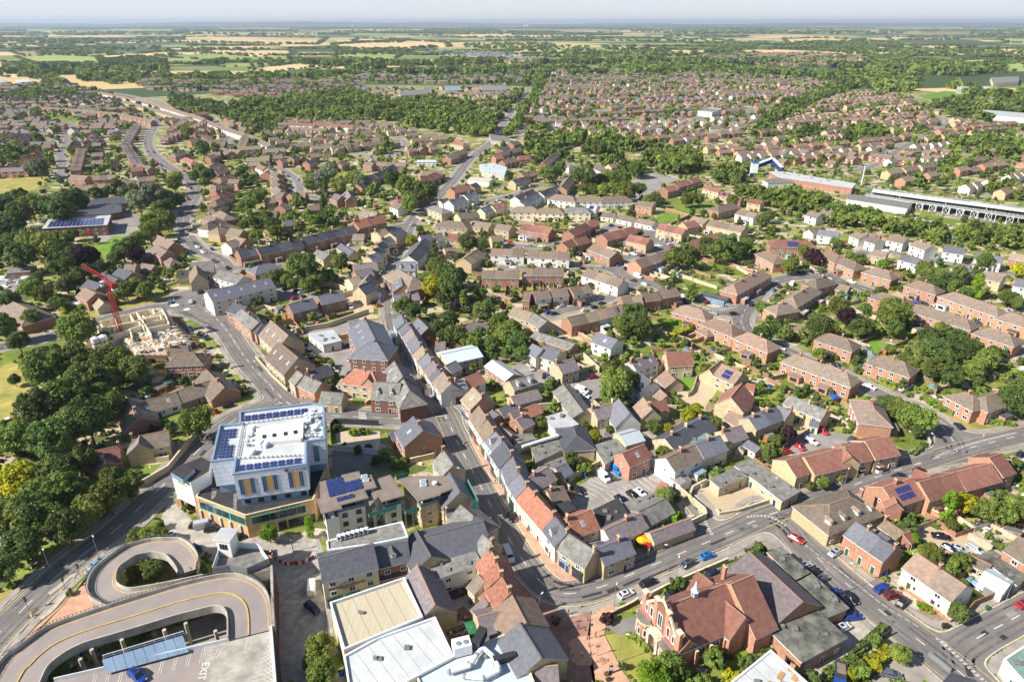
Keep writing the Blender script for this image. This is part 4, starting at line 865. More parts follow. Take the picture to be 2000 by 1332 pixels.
# x0 y0 x1 y1 width eaves ridge roof wall kind type chimneys features split
B_DATA = '''
1556 694 1653 728 8 5 7.8 b o B h .2,.5,.8 - 1
1725 695 1766 708 8.5 5 8 b o S h .5 - 1
1886 767 1900 774 8 5 7.6 b o H h .5 - 1
1924 776 1956 765 8 5 7.6 b o S h .6 - 1
1700 783 1708 801 9.5 5 7.8 b o S h .4 - 1
1541 772 1615 802 6 4.4 6.6 s s C g 0,.55,1 - 1
1583 821 1600 825 3.4 2.6 3.6 g w O g - - 1
1462 818 1516 797 7 4.6 6.8 g s C g .3 - 2
1520 792 1545 803 6 4.6 6.6 g s C g 1 - 1
1535 900 1560 892 9 4.8 7.4 R y T g - y 1
1572 894 1640 877 9.5 4.8 7.6 R y T g - y 1
1640 868 1662 892 6.5 4.8 7.6 R y T g - - 1
1650 872 1686 865 9 4.8 7.6 R y T g - y 1
1690 862 1737 853 10 4.8 7.8 R y T g - y 1
1725 952 1783 933 9.5 5 8 R o T g .4 p 1
1746 972 1750 980 4 5 7 R o O g - o 1
1795 942 1935 905 8.5 5 8 R o T g - q 4
1932 894 1956 886 10 5.2 8.4 R o T g - - 1
1787 917 1818 928 5 5 7 R w O g - o 1
1620 985 1661 971 12 4 7.2 b y Y h .9 d 1
1672 1020 1749 1071 7.5 5 7.4 g o T g 0,.65 y 3
1790 1081 1886 1145 8 4.6 7.2 b w T g .3,.66 - 2
1463 1078 1567 1175 12 5 8.6 m k F g - o 1
1925 1115 1972 1140 6 2.8 3.8 M w G g - - 1
1895 1084 1935 1104 4.5 2.6 3.4 b k O g - - 1
1990 1048 2040 1078 9 5.4 8 b o H g - - 1
1730 1016 1765 1040 4.6 2.5 3.7 t o O g 0 - 1
1764 1044 1776 1038 4.5 2.4 3.4 R k O g - - 1
1712 1034 1737 1052 5 4.4 6 d k O g - - 1
1087 709 1120 700 8 4.8 7.4 m s C g 0 - 1
995 745 1041 731 6.5 4 6 s s C g - d 1
998 776 1050 762 6 3 4.6 m s W g - - 1
1020 801 1049 789 5.5 3.4 5.2 r k C g - - 1
998 807 1019 801 5.5 3.4 5.2 m k C g .8 - 1
1101 752 1139 803 7.5 3.6 5.6 s s W g - - 1
1121 838 1126 851 9.5 3.8 6 d s W h - o 1
1157 797 1196 787 7 4 6.4 m s C g 0,1 - 1
1208 779 1229 807 8.5 3.4 8 g w H g - - 1
1247 727 1272 745 8.5 5 8 d w H g 1 - 1
1232 707 1274 692 7 5 7.4 m w C g 0,.5 v 1
1301 689 1349 687 8 5 8.6 R s H g 1 - 1
1287 700 1298 706 5 3 4.6 R s O g - o 1
1300 724 1319 742 7 2.5 5.2 p s G g - - 1
1289 761 1302 773 5 2.4 4.4 p s O g - - 1
1256 777 1273 800 7 4 7.4 p s H g .7 - 1
1272 786 1300 782 6 3.6 6 R s O g - - 1
1385 722 1405 708 7 2.6 6 p s G g - w 1
1410 712 1450 729 9 4.8 7.8 p s H g 1 p 1
1449 749 1427 776 9.5 4.4 8.6 R s H g - - 1
1428 803 1455 818 7 2.4 4.2 p s O g - o 1
1453 748 1475 752 5 2.4 3.6 r s O g - o 1
1412 842 1448 831 6.5 4.2 6.6 m s C g 0 - 1
1455 857 1485 875 4 2.4 3.4 g w O g - - 1
1299 857 1378 812 9 3 5.6 d s Y g .15,.5,.85 - 1
1301 895 1357 868 7.5 5.2 7.8 b w T g 1 - 2
1359 868 1406 851 7.5 5.2 7.8 g c T g 0,.7 - 2
1320 926 1340 940 4.4 2.6 3 s w O g - - 1
1216 886 1258 868 6.5 5 7.6 R o C g - v 1
1211 850 1247 840 7 4 5.6 M s W g - o 1
1290 942 1304 949 5 2.4 4 R k O g - - 1
1248 1000 1300 974 7 3 5 s s W g - - 1
1180 1035 1250 1003 6.5 3.6 5.6 m w C g .6 - 1
1270 1041 1348 1013 4 2.8 4.4 m s O g - o 1
1108 1014 1154 996 8 5 7.8 r s C g 0 v 1
1152 1062 1176 1058 5 4 6 d s O g - - 1
1166 1072 1226 1049 6.5 4.6 6.8 g s C g .7 - 1
1108 1041 1161 1075 6.5 4.8 8 s s K g 0,1 - 1
1084 1009 1108 1040 6.6 5.4 8.4 g w K g - d 1
1030 950 1083 1008 6.6 5.2 8.4 r c K g .4,.98 - 3
1014 925 1030 949 6.6 5.6 8.6 g w K g 1 - 1
1000 888 1014 925 6.6 5.8 8.8 g w K g .9 - 1
983 863 1000 888 8 6 9.4 d w K g 1 - 1
967 843 982 862 6.6 6 8.6 g w K g 1 d 1
951 820 966 842 6.6 6 8.8 t w K g 1 - 1
935 794 951 818 6.6 6 9.2 b w K g 1 - 1
924 757 943 776 9 6 9.4 t o K g 1 v 1
873 750 906 742 7 5.4 7 g w K g .5 - 1
865 727 881 750 7.5 5.6 8.6 b w K g .8 - 1
907 739 936 728 7 4.8 7 R w W g - - 1
862 693 931 678 11 5 6.6 M s W g - - 1
962 703 1003 731 7 4.4 6 w k W g - - 1
1008 820 1030 808 6 4 6.2 m k C g .5 - 1
960 800 975 812 5 3 4.2 g k O g - - 1
975 800 1005 790 6 3.5 5 g k W g .7 - 1
980 835 1000 850 5 3.5 5 m k O g 0 - 1
1030 935 1070 912 7 4.6 6.8 m s C g .3 - 1
1085 915 1106 905 6 3 4.4 g s C g - - 1
1070 960 1100 950 7 4 6.2 b s O g .2 - 1
1058 985 1076 1005 6 4 6.4 R w O g - - 1
783 614 790 630 7 5 7.8 g w T g 0 - 1
792 624 801 642 7 5 7.8 g w T g 0 - 1
801 638 810 656 7 5 7.8 m w T g 0 - 1
810 654 822 676 7 5 7.8 g w T g 1 - 1
822 672 832 690 7 5 7.8 t w T g 1 - 1
832 686 844 705 7 5 7.8 g s T g 1 - 1
844 702 855 720 7 5 7.8 m s T g 1 - 1
853 716 865 735 7 5 7.8 g w T g - - 1
817 622 836 641 8 5 8 g D H g 0 - 1
851 668 870 668 7 4.5 6.5 m k H g .2 - 1
880 640 947 627 7 3 5 m k W g .6 - 2
893 672 905 640 5 3 4.5 d k O g - o 1
870 715 890 705 6 4 6 g s W g - - 1
778 527 806 543 12 5.6 9.4 b D A h - - 1
783 543 786 558 9 5 8 g k H g - v 1
768 577 798 574 7 5 7.4 g w H g - - 1
801 574 816 572 7 5 7 m s H g 0 - 1
775 512 812 512 8 5.4 8.6 g w A g - d 1
797 500 808 491 10 6 9 d w T g - - 1
805 492 816 482 10 6 9 d w T g - - 1
813 483 823 474 10 6 9 d w T g - - 1
820 474 829 466 10 6 9 d w T g - - 1
820 461 843 458 9 5 8.4 d w H g - - 1
845 460 862 456 8 5 8 s w H g - - 1
712 622 733 664 14 8 12 g D A g .1 v 1
721 668 736 669 12 8 12 g D A h - - 1
529 627 563 656 11.5 4.6 9.4 b s A g - v 1
544 668 582 699 12 4.6 9.6 b s A g - v 1
597 729 640 713 7 5 7 d k H g .1 - 1
581 724 592 733 7 5 7.8 s s C g 0 - 1
596 734 628 748 7 5.2 7.8 s o T g 0,1 - 2
629 765 671 768 6 3.8 6 s s C g - - 2
667 740 679 746 4.5 2.8 4.6 s s O g - - 1
699 722 727 726 10 5.2 8.6 r s H h .5 - 1
723 727 717 739 5.6 5.2 8.2 r s H g - - 1
731 746 783 749 10.5 5.4 9 s D A g - d 1
770 706 787 736 9 5.4 9 s D A g - v 1
788 741 800 763 9 5.4 9 s D A l - v 1
807 814 826 841 12 6 10 g k A g .6 v 1
762 848 790 841 5 3 4 g k O g - - 1
778 866 800 860 5 3 4 g k O g - - 1
878 924 898 961 9 6.5 10.4 g s A g - - 1
885 908 866 880 7 5.6 8.6 s s H g 1 - 1
900 987 925 1008 9 5 7.8 s s W l - - 1
870 1000 895 993 6 4 5.4 g s W g .1 - 1
833 1048 943 1018 12 5.6 8.8 g s W g - o 1
943 1045 962 1060 6 5.4 8 s s H g 1 - 1
812 1036 841 1086 9 6 9 d s W g - o 1
814 1104 849 1181 9.5 4.8 9 m s W g - n 1
958 1074 970 1098 7 5.8 8.8 r c K g .1,1 - 1
970 1098 979 1124 7 5.8 8.8 r c K g 1 - 1
980 1128 997 1158 7 5.8 8.8 r c K g .9 - 1
932 1122 946 1136 5.5 4 6 b s O g - - 1
956 1148 967 1162 5 4.6 6 R s O g - - 1
933 1205 994 1189 8 4.6 7 m s W g - o 1
1000 1164 1027 1216 10 6 8.8 p s K g - o 1
1015 1217 1057 1285 12 5.6 9 g s K g - o 1
1045 1303 1088 1300 8 4 6.6 m s K g - o 1
945 1170 952 1180 6 3.4 5 m s O g - o 1
622 1090 728 1063 9.5 8 10.8 d c K g - - 1
731 1060 792 1046 10 6.4 9.6 d k K g - d 1
732 1106 797 1090 5 3.4 5.4 d k W g - v 1
258 855 328 841 8 4.4 7 b s H g 0 - 1
272 852 269 868 6.5 4.6 7.2 m s H g - - 1
137 893 165 886 8 2.8 5 R k Y g - v 1
165 886 232 871 9 2.8 5.6 R k Y g 1 v 1
185 885 205 903 6 2.8 5 m k O g - o 1
246 775 272 815 10 2.8 6.2 b k Y g .7 - 1
262 791 343 766 8 2.8 5.4 b w Y g - v 1
343 765 414 742 8 2.8 5.4 b k Y g .5 - 1
402 722 438 757 10 2.8 6.2 b k Y g .7 - 1
352 691 378 690 9 5 7.8 b k S h 0,1 - 1
326 680 362 671 7 5 7.4 b k H g .2,.8 - 1
244 517 266 516 9 4.8 7.4 b k H g .6 - 1
277 515 302 519 7 2.5 4.6 b k G g - - 1
232 524 258 533 9 4.8 7.4 d k H g 0 - 1
200 533 230 546 9 4.8 7.4 d k S g .3 - 1
172 547 198 556 9 4.8 7.4 d k H g 0 - 1
165 563 187 573 9 4.8 7.4 p k H g - - 1
192 583 203 592 6 2.8 5 t s G g - - 1
308 460 340 474 9 5 8 b k S g .5 - 1
303 478 326 491 8 5 7.6 b k S g - - 1
333 504 338 507 6 2.4 4.6 b k G h - - 1
280 487 300 492 7 3 5 b k O g - - 1
374 514 416 510 9 4.4 8.4 m s F g 1 n 1
382 518 386 535 8 4 8.6 t s F g - - 1
345 531 366 528 7 3.4 6 d s F g - o 1
-12 572 58 606 13 4 7.6 b k A l - - 1
18 525 64 522 9 3.6 4.4 s k W g - - 1
404 570 526 542 12 6.8 10 g w A g - v 1
430 527 476 540 9 5 7.6 s w A g - - 1
455 592 482 600 8 5 7.6 d k H g .3 - 1
472 604 506 630 8 5 7.6 s o T g .2,.8 - 2
503 622 512 634 7 4.6 7 d k H h - - 1
563 595 611 583 8 5 7.8 g k S g .55 - 1
620 579 668 568 8 5 7.8 g k S g .55 - 1
505 519 525 514 10 5 7.6 g k H h - - 1
463 489 500 482 8.5 5.4 8.4 d k T g .5 - 2
501 485 586 467 8.5 5.4 8.4 d k T g .5 - 4
587 465 690 441 8.5 5.4 8.4 d k T g .5 - 5
690 433 715 427 11 6 9.4 r k S g .1 - 1
716 426 745 420 11 6 9.4 r k S g .1 - 1
620 488 643 497 8 5 7.4 s s H g 0,1 - 1
733 452 752 447 9 6 8.4 t s H g 0 - 1
761 455 783 446 9 6 8.6 g s H g - - 1
690 458 712 458 9 2.8 4.8 b s W g - - 1
745 468 762 462 8 5.4 8 g s T g 0 - 1
735 478 748 472 8 5.4 8 d s T g 0 - 1
728 487 744 482 8 5.4 8 d s T g 0 - 1
718 500 738 494 9 5.6 8.4 g s T g 0 - 1
690 517 735 512 9 5.4 8.4 m k T g .3 - 1
692 530 724 524 9 4.4 7 m k T g - - 1
713 548 722 535 8 5 8.4 s s H g - - 1
700 560 722 550 8 5 8.6 g s H g - - 1
680 545 700 540 8 3.6 5.4 t c H g - - 1
530 540 544 535 8 3 4.5 g w O g - - 1
666 476 690 492 6 3 5 g s W g - - 1
520 482 538 490 7 3.5 5 g s O g - - 1
1022 438 1078 447 9 5 7.6 R k T g - - 4
1110 452 1144 435 8 5 7.6 R k T g - - 2
1146 433 1163 429 8 5 7.6 R k T g - - 1
1098 475 1118 467 8 5 7.4 R k T g - - 1
1120 468 1145 462 8 5 7.4 R k T g - - 2
1176 459 1216 449 9 5 7.6 R k T g - - 3
1218 448 1236 444 8 5 7.6 R k T g - - 1
1230 459 1270 467 9 5 7.6 R y T g - - 3
1290 437 1340 448 9 5 7.6 R y T g - - 3
1334 436 1357 431 8 5 7.4 R y H g - - 1
1355 423 1382 430 9 5 7.6 b y T g - - 2
1388 430 1456 444 9 5 7.6 b y T g - - 5
1342 475 1362 468 9 5 7.4 R k T g - - 1
1362 468 1408 454 9 5 7.4 R k T g - - 3
1160 477 1204 494 9 5 7.4 b k T g - - 2
1240 510 1281 497 9 5 7.6 b o T g - - 2
1281 495 1300 491 9 5 7.6 b o T g - - 1
1032 490 1113 494 8.5 5 7.4 b w T g .3,.7 b 4
960 486 1024 488 8.5 5 7.4 b w T g .4 b 3
905 506 932 487 9 5 7.6 t y T g - - 3
942 529 1014 530 8.5 5 7.4 b k T g .4,.8 - 3
1020 525 1100 525 8.5 5 7.4 b k T g .3,.8 - 4
1147 526 1218 548 8.5 5 7.4 b w T g .3,.6 - 3
1024 572 1037 573 8 5 7.2 b k T g - - 1
1040 570 1070 566 8.5 5 7.4 b k T g .5 b 1
1075 565 1106 562 8.5 5 7.4 b k T g .5 b 1
1112 562 1148 555 8.5 5 7.4 b k T g .5 b 2
1213 580 1252 578 8.5 5 7.4 b k T g .6 - 2
1252 574 1284 570 8.5 5 7.4 b k T g .4 - 2
1284 568 1320 562 8.5 5 7.4 b k T g .6 - 2
1107 620 1160 609 8.5 5 7.4 b k T g - - 3
1160 608 1196 600 8.5 5 7.4 b w T g - b 2
1195 598 1226 594 8.5 5 7.4 b k T g - p 2
1004 600 1040 612 8 5 7.4 t y T g .7 - 2
1040 610 1068 628 8 5 7.4 s y T g - - 2
1045 648 1122 672 6.5 2.6 4 s k G g - o 1
1168 650 1206 664 8 5 7.6 g w H g - v 1
1040 672 1060 682 7 5 7.6 g c H g - - 1
1062 675 1095 686 8 5 7.8 g c S g - - 1
1338 597 1370 605 8.5 5 7.8 p o S h .7 - 1
1396 622 1428 634 8.5 5 7.8 p o S h .7 - 1
1462 650 1497 664 8.5 5 7.8 p o S h .6 - 1
1433 556 1486 529 8.5 5 7.8 p o B h .3,.6,.9 - 1
1372 572 1420 584 6 2.5 3 d B G g - B 1
1383 642 1400 638 7 2.6 4.2 b k O h - - 1
1520 595 1537 592 8.5 5 7.8 b o H h .5 - 1
1548 580 1582 560 8.5 5 7.8 b k B h .5 - 1
1593 546 1612 541 8.5 5 7.8 b k H h .6 - 1
1628 553 1660 560 7 2.6 4.4 b k O g - - 1
1620 490 1638 499 8.5 5 7.8 p o S h .5 - 1
1653 505 1672 513 8.5 5 7.6 b o S h .2 - 1
1518 469 1578 471 9 5 7.8 R k B h .2,.8 p 1
1498 490 1518 500 9 5 7.8 p o H h - - 1
1709 523 1735 530 8.5 5 7.8 b o S h .5 - 1
1794 549 1822 557 8.5 5 7.8 p o S h .5 - 1
1863 571 1946 599 8.5 5 7.8 b o B h .2,.75 - 1
1724 572 1762 583 8.5 5 7.6 b o S h .8 - 1
1799 596 1888 623 8.5 5 7.8 b o B h .3,.8 - 1
1932 641 1971 653 8.5 5 7.8 b o S h .5 - 1
1975 612 2020 625 8.5 5 7.8 b o S h .5 - 1
1622 652 1655 662 8.5 5 7.8 b o S h .6 - 1
1700 462 1720 468 8 4.8 7 b w S g .5 - 1
1672 453 1690 460 8 4.8 7 b w S g .5 - 1
1600 449 1640 455 8 4.8 7 g w S g - - 1
1690 455 1720 460 8 4.8 7 b k T g - p 2
1740 459 1772 466 8.5 5 7.4 b w S g .8 - 1
1790 470 1820 480 8.5 5 7.4 b w S g .4 - 1
1845 480 1886 486 8.5 5 7.4 g w S g .5 - 1
1908 494 1960 503 8.5 5 7.4 g w T g .6 - 3
1975 494 2010 500 8 5 7.2 t o H g - - 1
1706 488 1734 493 7 4.5 6.8 b y H g - - 1
1764 498 1800 508 7 4.5 6.6 g w T g .8 - 2
1870 516 1900 528 7 4.5 6.6 g w H g - - 1
1925 530 1962 538 9 5 7.6 b y H g - - 1
1985 545 2020 552 8 5 7.4 g w H g .5 - 1
1580 450 1596 444 6 3 5 b w Y g - - 1
1015 395 1050 375 8 5 7.6 g w T g 0,.6 - 3
1054 376 1090 362 8 5 7.6 d w T g 0,.5 - 3
1006 385 1040 370 8 5 7.4 d w T g .4 - 2
1085 380 1118 384 9 5 8 b w S h .6 - 1
1135 384 1170 384 9 5 7.8 t w S h - - 1
1183 384 1220 383 9 5 7.8 b w S h .4 - 1
1010 404 1040 404 9 5 7.6 t c S h .5 - 1
1062 406 1090 407 9 5 7.6 t c S h .5 - 1
1115 405 1142 406 9 5 7.6 s c S h .5 - 1
1148 400 1167 402 8 5 7.4 w w H g - p 1
1178 415 1202 418 8 2.8 4.8 b w Y g - - 1
1210 420 1240 426 8 2.8 4.8 b w Y g - - 1
1247 427 1280 434 8 2.8 4.8 b w Y g - - 1
1246 393 1278 397 9 5 7.4 b o H g - - 1
1096 365 1112 345 9 5 8 b o H g 1 - 1
1296 367 1318 362 9 5 7.4 R k T g - - 1
1316 359 1344 352 9 5 7.4 R k T g - - 3
1344 350 1362 346 9 5 7.4 R k T g - - 1
1376 362 1392 364 8 5 7 R y T g - - 1
1390 366 1410 370 8 5 7 R y T g - - 1
1408 375 1425 377 8 5 7 R y T g - p 1
1435 384 1450 386 8 5 7 R k T g - - 1
1464 389 1490 393 8 5 7 R y T g - - 1
1402 404 1430 398 9 5 7.4 b k H h - - 1
1444 410 1480 418 9 5 7.2 b w T g - - 2
1100 318 1116 320 8 5 7.6 g w H g .6 - 1
1170 325 1182 330 8 5 7.4 g w H g .4 - 1
1188 322 1200 320 8 5 7.4 b s H g 1 - 1
1128 340 1160 333 8 5 8 b k S g .3,.6 - 1
1060 318 1085 298 8 5 7.8 b k T g - - 2
1012 305 1040 304 8 4 6.6 R k H g - - 1
1018 340 1042 334 8 5 7.6 b k T g .5 - 2
1000 352 1030 345 8 5 7.6 d s T g .3 - 2
868 432 902 434 10 5 7.8 b y S h .2 - 1
893 418 930 412 9 5 7.6 b y S g .5 - 1
930 433 960 437 9 5 7.4 b y S g - - 1
972 438 1000 442 9 5 7.2 b y S g - - 1
938 408 960 400 8 4 6.6 g c Y g - v 1
960 402 985 396 8 4 6.6 R c Y g - v 1
876 458 938 461 8.5 4.6 6.8 R y T g - - 3
958 462 980 460 7 4.6 6.8 b y H g - - 1
868 486 890 484 8 3 4.6 b y O g - - 1
848 402 866 408 9 5 7 s s H h - - 1
858 391 874 388 8 4.4 6.8 g w H g 0 - 1
876 392 905 384 9 5.4 8.4 g w H g .1,.8 - 1
905 381 927 375 9 5.4 8 g w T g 0 - 2
880 368 915 360 9 5 8 R o S g 0,.8 - 1
918 362 930 357 8 5 7.6 d o H g - - 1
920 346 962 350 12 4.4 5.4 c w W g - o 1
968 330 986 330 9 4.4 5 s k W g - - 1
964 305 980 303 8 5 7.4 R o S g - - 1
975 292 990 285 7 5 7 g k T g - - 2
778 388 800 385 9 5 7.6 R k S h .2 - 1
810 378 830 372 8 5 7.6 b k H h .8 - 1
770 395 786 400 8 5 7.6 b w H g .5 - 1
822 350 850 337 9 5 7.8 R k S h .5 - 1
828 335 856 333 9 5 7.6 b k S h - - 1
872 306 890 300 9 5 7.6 b k S g - - 1
884 300 905 292 9 5 7.4 b k H g - - 1
890 276 906 279 9 5 7.6 R y S h .6 - 1
815 313 852 313 8 4 5 M w Y g - - 1
713 317 730 319 7 5 7.4 b k T g - - 1
736 317 793 318 7 5 7.4 b k T g - - 3
745 335 762 326 8 5 7.8 d k T g - - 2
729 341 745 335 8 5 7.8 d k T g - - 1
711 347 728 341 8 5 7.8 d k T g - - 1
698 361 713 356 8 5 7.8 d k T g - - 1
752 329 768 322 8 5 7.8 d k T g - - 2
652 378 668 383 9 5 8 m k H g - - 1
678 372 685 384 8 5 8 m k H g - - 1
600 402 625 400 9 5 7.4 b k H g - - 1
518 337 530 330 9 5 7.4 b o T g - - 1
543 376 556 377 9 5 7.6 b k S g - - 1
565 379 575 376 8 5 7.6 b k S g - - 1
582 376 598 376 9 5 7.6 b k S g - - 1
522 412 542 412 9 5 7.8 b k H g - - 1
545 402 558 397 9 5 7.8 b k H g - - 1
518 388 535 386 9 5 7.6 b k H g - - 1
552 432 570 430 8 4.6 7 g k H g - - 1
506 322 520 327 8 5 7.4 p w T g - - 2
522 330 545 340 8 5 7.4 b k T g - - 2
538 344 546 352 9 5 7.6 b k T g - - 1
538 354 547 362 9 5 7.6 b k T g - - 1
539 364 549 373 9 5 7.6 b k T g - - 1
545 312 556 310 8 5 7.4 b k H g - - 1
568 307 578 305 8 5 7.4 d k H g - - 1
597 316 612 312 8 5 7.4 d k H g - - 1
660 318 675 314 8 5 7.4 b k H g - - 1
707 411 738 416 8 4 6.2 b k H g - v 1
408 420 422 425 8 5 7.6 b k S h .3 - 1
430 412 443 420 8 5 7.6 b k S h .3 - 1
405 436 424 430 9 5 7.8 b w S h .4 - 1
425 445 445 438 9 5 7.6 t y S h .4 - 1
450 446 475 450 9 5 8 t k H g - - 1
455 462 480 468 9 5 7.6 b k H g - - 1
440 474 460 468 9 5 7.6 b w H g - - 1
415 408 430 400 8 5 7.6 b k S h .5 - 1
420 392 438 385 8 5 7.6 b k S h .5 - 1
425 379 442 374 8 5 7.6 R k S h .5 - 1
422 362 440 358 8 5 7.6 b k S h .5 - 1
430 347 448 342 8 5 7.6 p k S h .5 - 1
420 335 436 328 8 5 7.6 p k S h .5 - 1
408 326 425 318 8 5 7.6 b k S h .5 - 1
362 308 378 314 8 5 7.6 R k S h .5 - 1
340 300 356 296 8 5 7.4 b k S h .5 - 1
432 288 452 296 9 5 7.4 b k S g - - 1
448 292 470 294 9 5 7.4 b k S g - - 1
140 342 172 344 9 5 7.4 b k T g .2,.8 - 2
182 344 226 342 9 5 7.4 b k T g .2,.8 - 3
145 364 184 362 9 5 7.4 b k T g .2,.8 - 2
190 360 222 358 9 5 7.4 b k T g .2,.8 - 2
232 354 262 352 9 5 7.4 b k T g .2 - 2
254 328 278 326 9 5 7.4 R k S g - - 1
270 322 296 326 9 5 7.4 b k S g - - 1
268 348 298 345 9 5 7.4 b k T g - - 2
'''
# rows of narrow houses whose gables step along a street: x0 y0 x1 y1 n width roof wall
R_DATA = '''
146 328 158 288 9 9 b k
240 285 268 240 9 9 m k
268 318 245 282 9 9 m k
318 270 400 236 11 9 b k
330 252 370 228 8 9 b k
395 262 420 280 6 9 b k
420 300 436 268 7 8 b k
470 285 480 262 6 8 b k
'''
CLASHES = []
def add_rows():
 for ln in B_DATA.strip().split('\n'):
  t = ln.split(); x0,y0,x1,y1,w,e,r = map(float,t[:7]); rc,wc,kd,ty,ch,ft = t[7:13]; n = int(t[13])
  ch = '' if ch == '-' else ch; ft = '' if ft == '-' else ft
  if n == 1: building(x0,y0,x1,y1,w,e,r,rc,wc,kd,ty,ch,ft)
  else:
   a,c = P(x0,y0,r),P(x1,y1,r)
   for i in range(n):
    p,q = a.lerp(c,i / n),a.lerp(c,(i + 1) / n); dz = .0 if i % 2 else .06
    p.z = q.z = r; pa,pc = PROJ(p),PROJ(q)
    building(pa[0],pa[1],pc[0],pc[1],w - .1 * (i % 2),e + dz,r,rc if (i * 7 + int(x0)) % 5 or rc not in 'b' else 'p',wc,kd,ty,('.97' if (i % 2 == 0) else '') if (kd in 'TK' and ch) else ch,ft)
 for ln in R_DATA.strip().split('\n'):
  t = ln.split(); x0,y0,x1,y1 = map(float,t[:4]); n = int(t[4]); w = float(t[5])
  a,c = P(x0,y0,7.4),P(x1,y1,7.4); d = (c - a) / n
  for i in range(n):
   m = a + d * (i + .5); u = d.normalized(); nn = Vector((-u.y,u.x,0))
   p,q = PROJ(m - nn * 4),PROJ(m + nn * 4)
   building(p[0],p[1],q[0],q[1],min(w,d.length * .92),5,7.4 + (i % 3) * .03,t[6],t[7],'S','g','.5','')
add_rows()
# ---------------------------------------------------------------- single large structures
def rel(pts,z,c): return [(P(x,y,z).x - c[0],P(x,y,z).y - c[1]) for x,y in pts]
def lookup(name): return name
def part(root,name,mb,loc=None,rz=0.0): return mb.build(name,root,loc,rz)
def add_wing(root,x0,y0,x1,y1,w,e,r,rc,wc,typ='g',nwin=0):
 a,c = P(x0,y0,r),P(x1,y1,r); m = (a + c) / 2; d = c - a; ang = math.atan2(d.y,d.x) - root.rotation_euler.z
 v = Matrix.Rotation(-root.rotation_euler.z,3,'Z') @ Vector((m.x - root.location.x,m.y - root.location.y,0))
 b = MB(); gable_walls(b,d.length,w,e,r,WC[wc],typ); b.build('wall',root,v,ang)
 b = MB(); roof_solid(b,d.length,w,e,r,RC[rc],typ); ro = b.build('roof',root,v,ang)
 for i in range(nwin):
  for s in (-1,1):
   q = Matrix.Rotation(ang,3,'Z') @ Vector(((i + .5) / nwin * d.length - d.length / 2,s * w / 2,0))
   add_window(root,(v.x + q.x,v.y + q.y,1.2),ang + (0 if s < 0 else math.pi),1.0,2.0)
 return v,ang,d.length
def text(root,s,size,loc,rot,m,ext=.02,align='CENTER',space=1):
 c = bpy.data.curves.new('lettering','FONT'); c.body = s; c.size = size; c.extrude = ext; c.align_x = align; c.align_y = 'CENTER'
 c.materials.append(MATS[m]); o = bpy.data.objects.new('lettering',c); SC.objects.link(o)
 if space != 1: c.space_character = space
 bpy.context.view_layer.update(); me = bpy.data.meshes.new_from_object(o); bpy.data.objects.remove(o)
 o = bpy.data.objects.new('lettering',me); SC.objects.link(o)
 if root: o.parent = root
 o.location = loc; o.rotation_euler = rot; return o
def panel_grid(b,a,u,v,nu,nv,gap=.12,m='solar',lift=.35,skip=()):
 """nu x nv tilted solar modules from corner a along vectors u, v (module pitch)"""
 for i in range(nu):
  for j in range(nv):
   if (i,j) in skip: continue
   p = a + u * i + v * j; uu,vv = u * (1 - gap),v * (1 - gap)
   q = [p,p + uu,p + uu + vv,p + vv]; k = len(b.v)
   b.poly([(t.x,t.y,t.z + (lift if n in (2,3) else .08)) for n,t in enumerate(q)],m)
   b.poly([(t.x,t.y,t.z + (lift if n in (2,3) else .08) - .05) for n,t in enumerate(q)][::-1],'metal_grey')
# ---- hotel over library
HQ = [(467.6,803.7),(609.1,786.3),(633,789.6),(634,857),(598.2,861.4),(598.2,906),(454.5,925.6),(458.9,895.2),(412.1,900.6),(428.4,829.9),(467.6,826.6)]
hc = P(530,860,17.5); hc = (hc.x,hc.y)
hotel = empty('hotel',(hc[0],hc[1],0)); HR = rel(HQ,17.5,hc)
if sum(HR[i][0] * HR[(i + 1) % 11][1] - HR[(i + 1) % 11][0] * HR[i][1] for i in range(11)) < 0: HR = HR[::-1]
n = len(HR)
def ring(b,R,z0,z1,m):
 for i in range(len(R)):
  p,s = R[i],R[(i + 1) % len(R)]; b.poly([(*p,z0),(*s,z0),(*s,z1),(*p,z1)],m)
def inset(R,o):
 out = []; n = len(R)
 for i in range(n):
  p0,p1,p2 = Vector(R[i - 1]),Vector(R[i]),Vector(R[(i + 1) % n]); d1,d2 = (p1 - p0).normalized(),(p2 - p1).normalized()
  n1,n2 = Vector((d1.y,-d1.x)),Vector((d2.y,-d2.x)); out.append(p1 - (n1 + n2) * (o / max(.3,1 + n1.dot(n2))))
 return out
b = MB(); ring(b,HR,9.6,17.3,'clad_white')
for i in range(n):      # joints of the cladding panels
 p,s = Vector(HR[i]),Vector(HR[(i + 1) % n]); d = s - p; L = d.length; d.normalize(); o = Vector((d.y,-d.x)) * .012; rr = random.Random(i)
 for k in range(5):
  z = 10.9 + k * 1.35; b.poly([(*(p + o),z),(*(s + o),z),(*(s + o),z + .05),(*(p + o),z + .05)],'metal_grey')
  x = rr.uniform(.5,1.5)
  while x < L - .3:
   q = p + d * x; b.poly([(*(q + o),z),(*(q + d * .05 + o),z),(*(q + d * .05 + o),min(z + 1.35,17.3)),(*(q + o),min(z + 1.35,17.3))],'metal_grey'); x += rr.uniform(1.4,2.6)
part(hotel,'cladding',b)
b = MB(); ring(b,inset(HR,.6),6.6,9.6,'clad_blue'); b.poly([(*p,9.6) for p in HR][::-1],'metal_grey'); part(hotel,'recessed_storey',b)
b = MB(); I,O = inset(HR,.45),inset(HR,-.1)
ring(b,O,17.2,17.6,'clad_blue'); b.poly([(*p,16.9) for p in inset(HR,.4)],'roof_white')
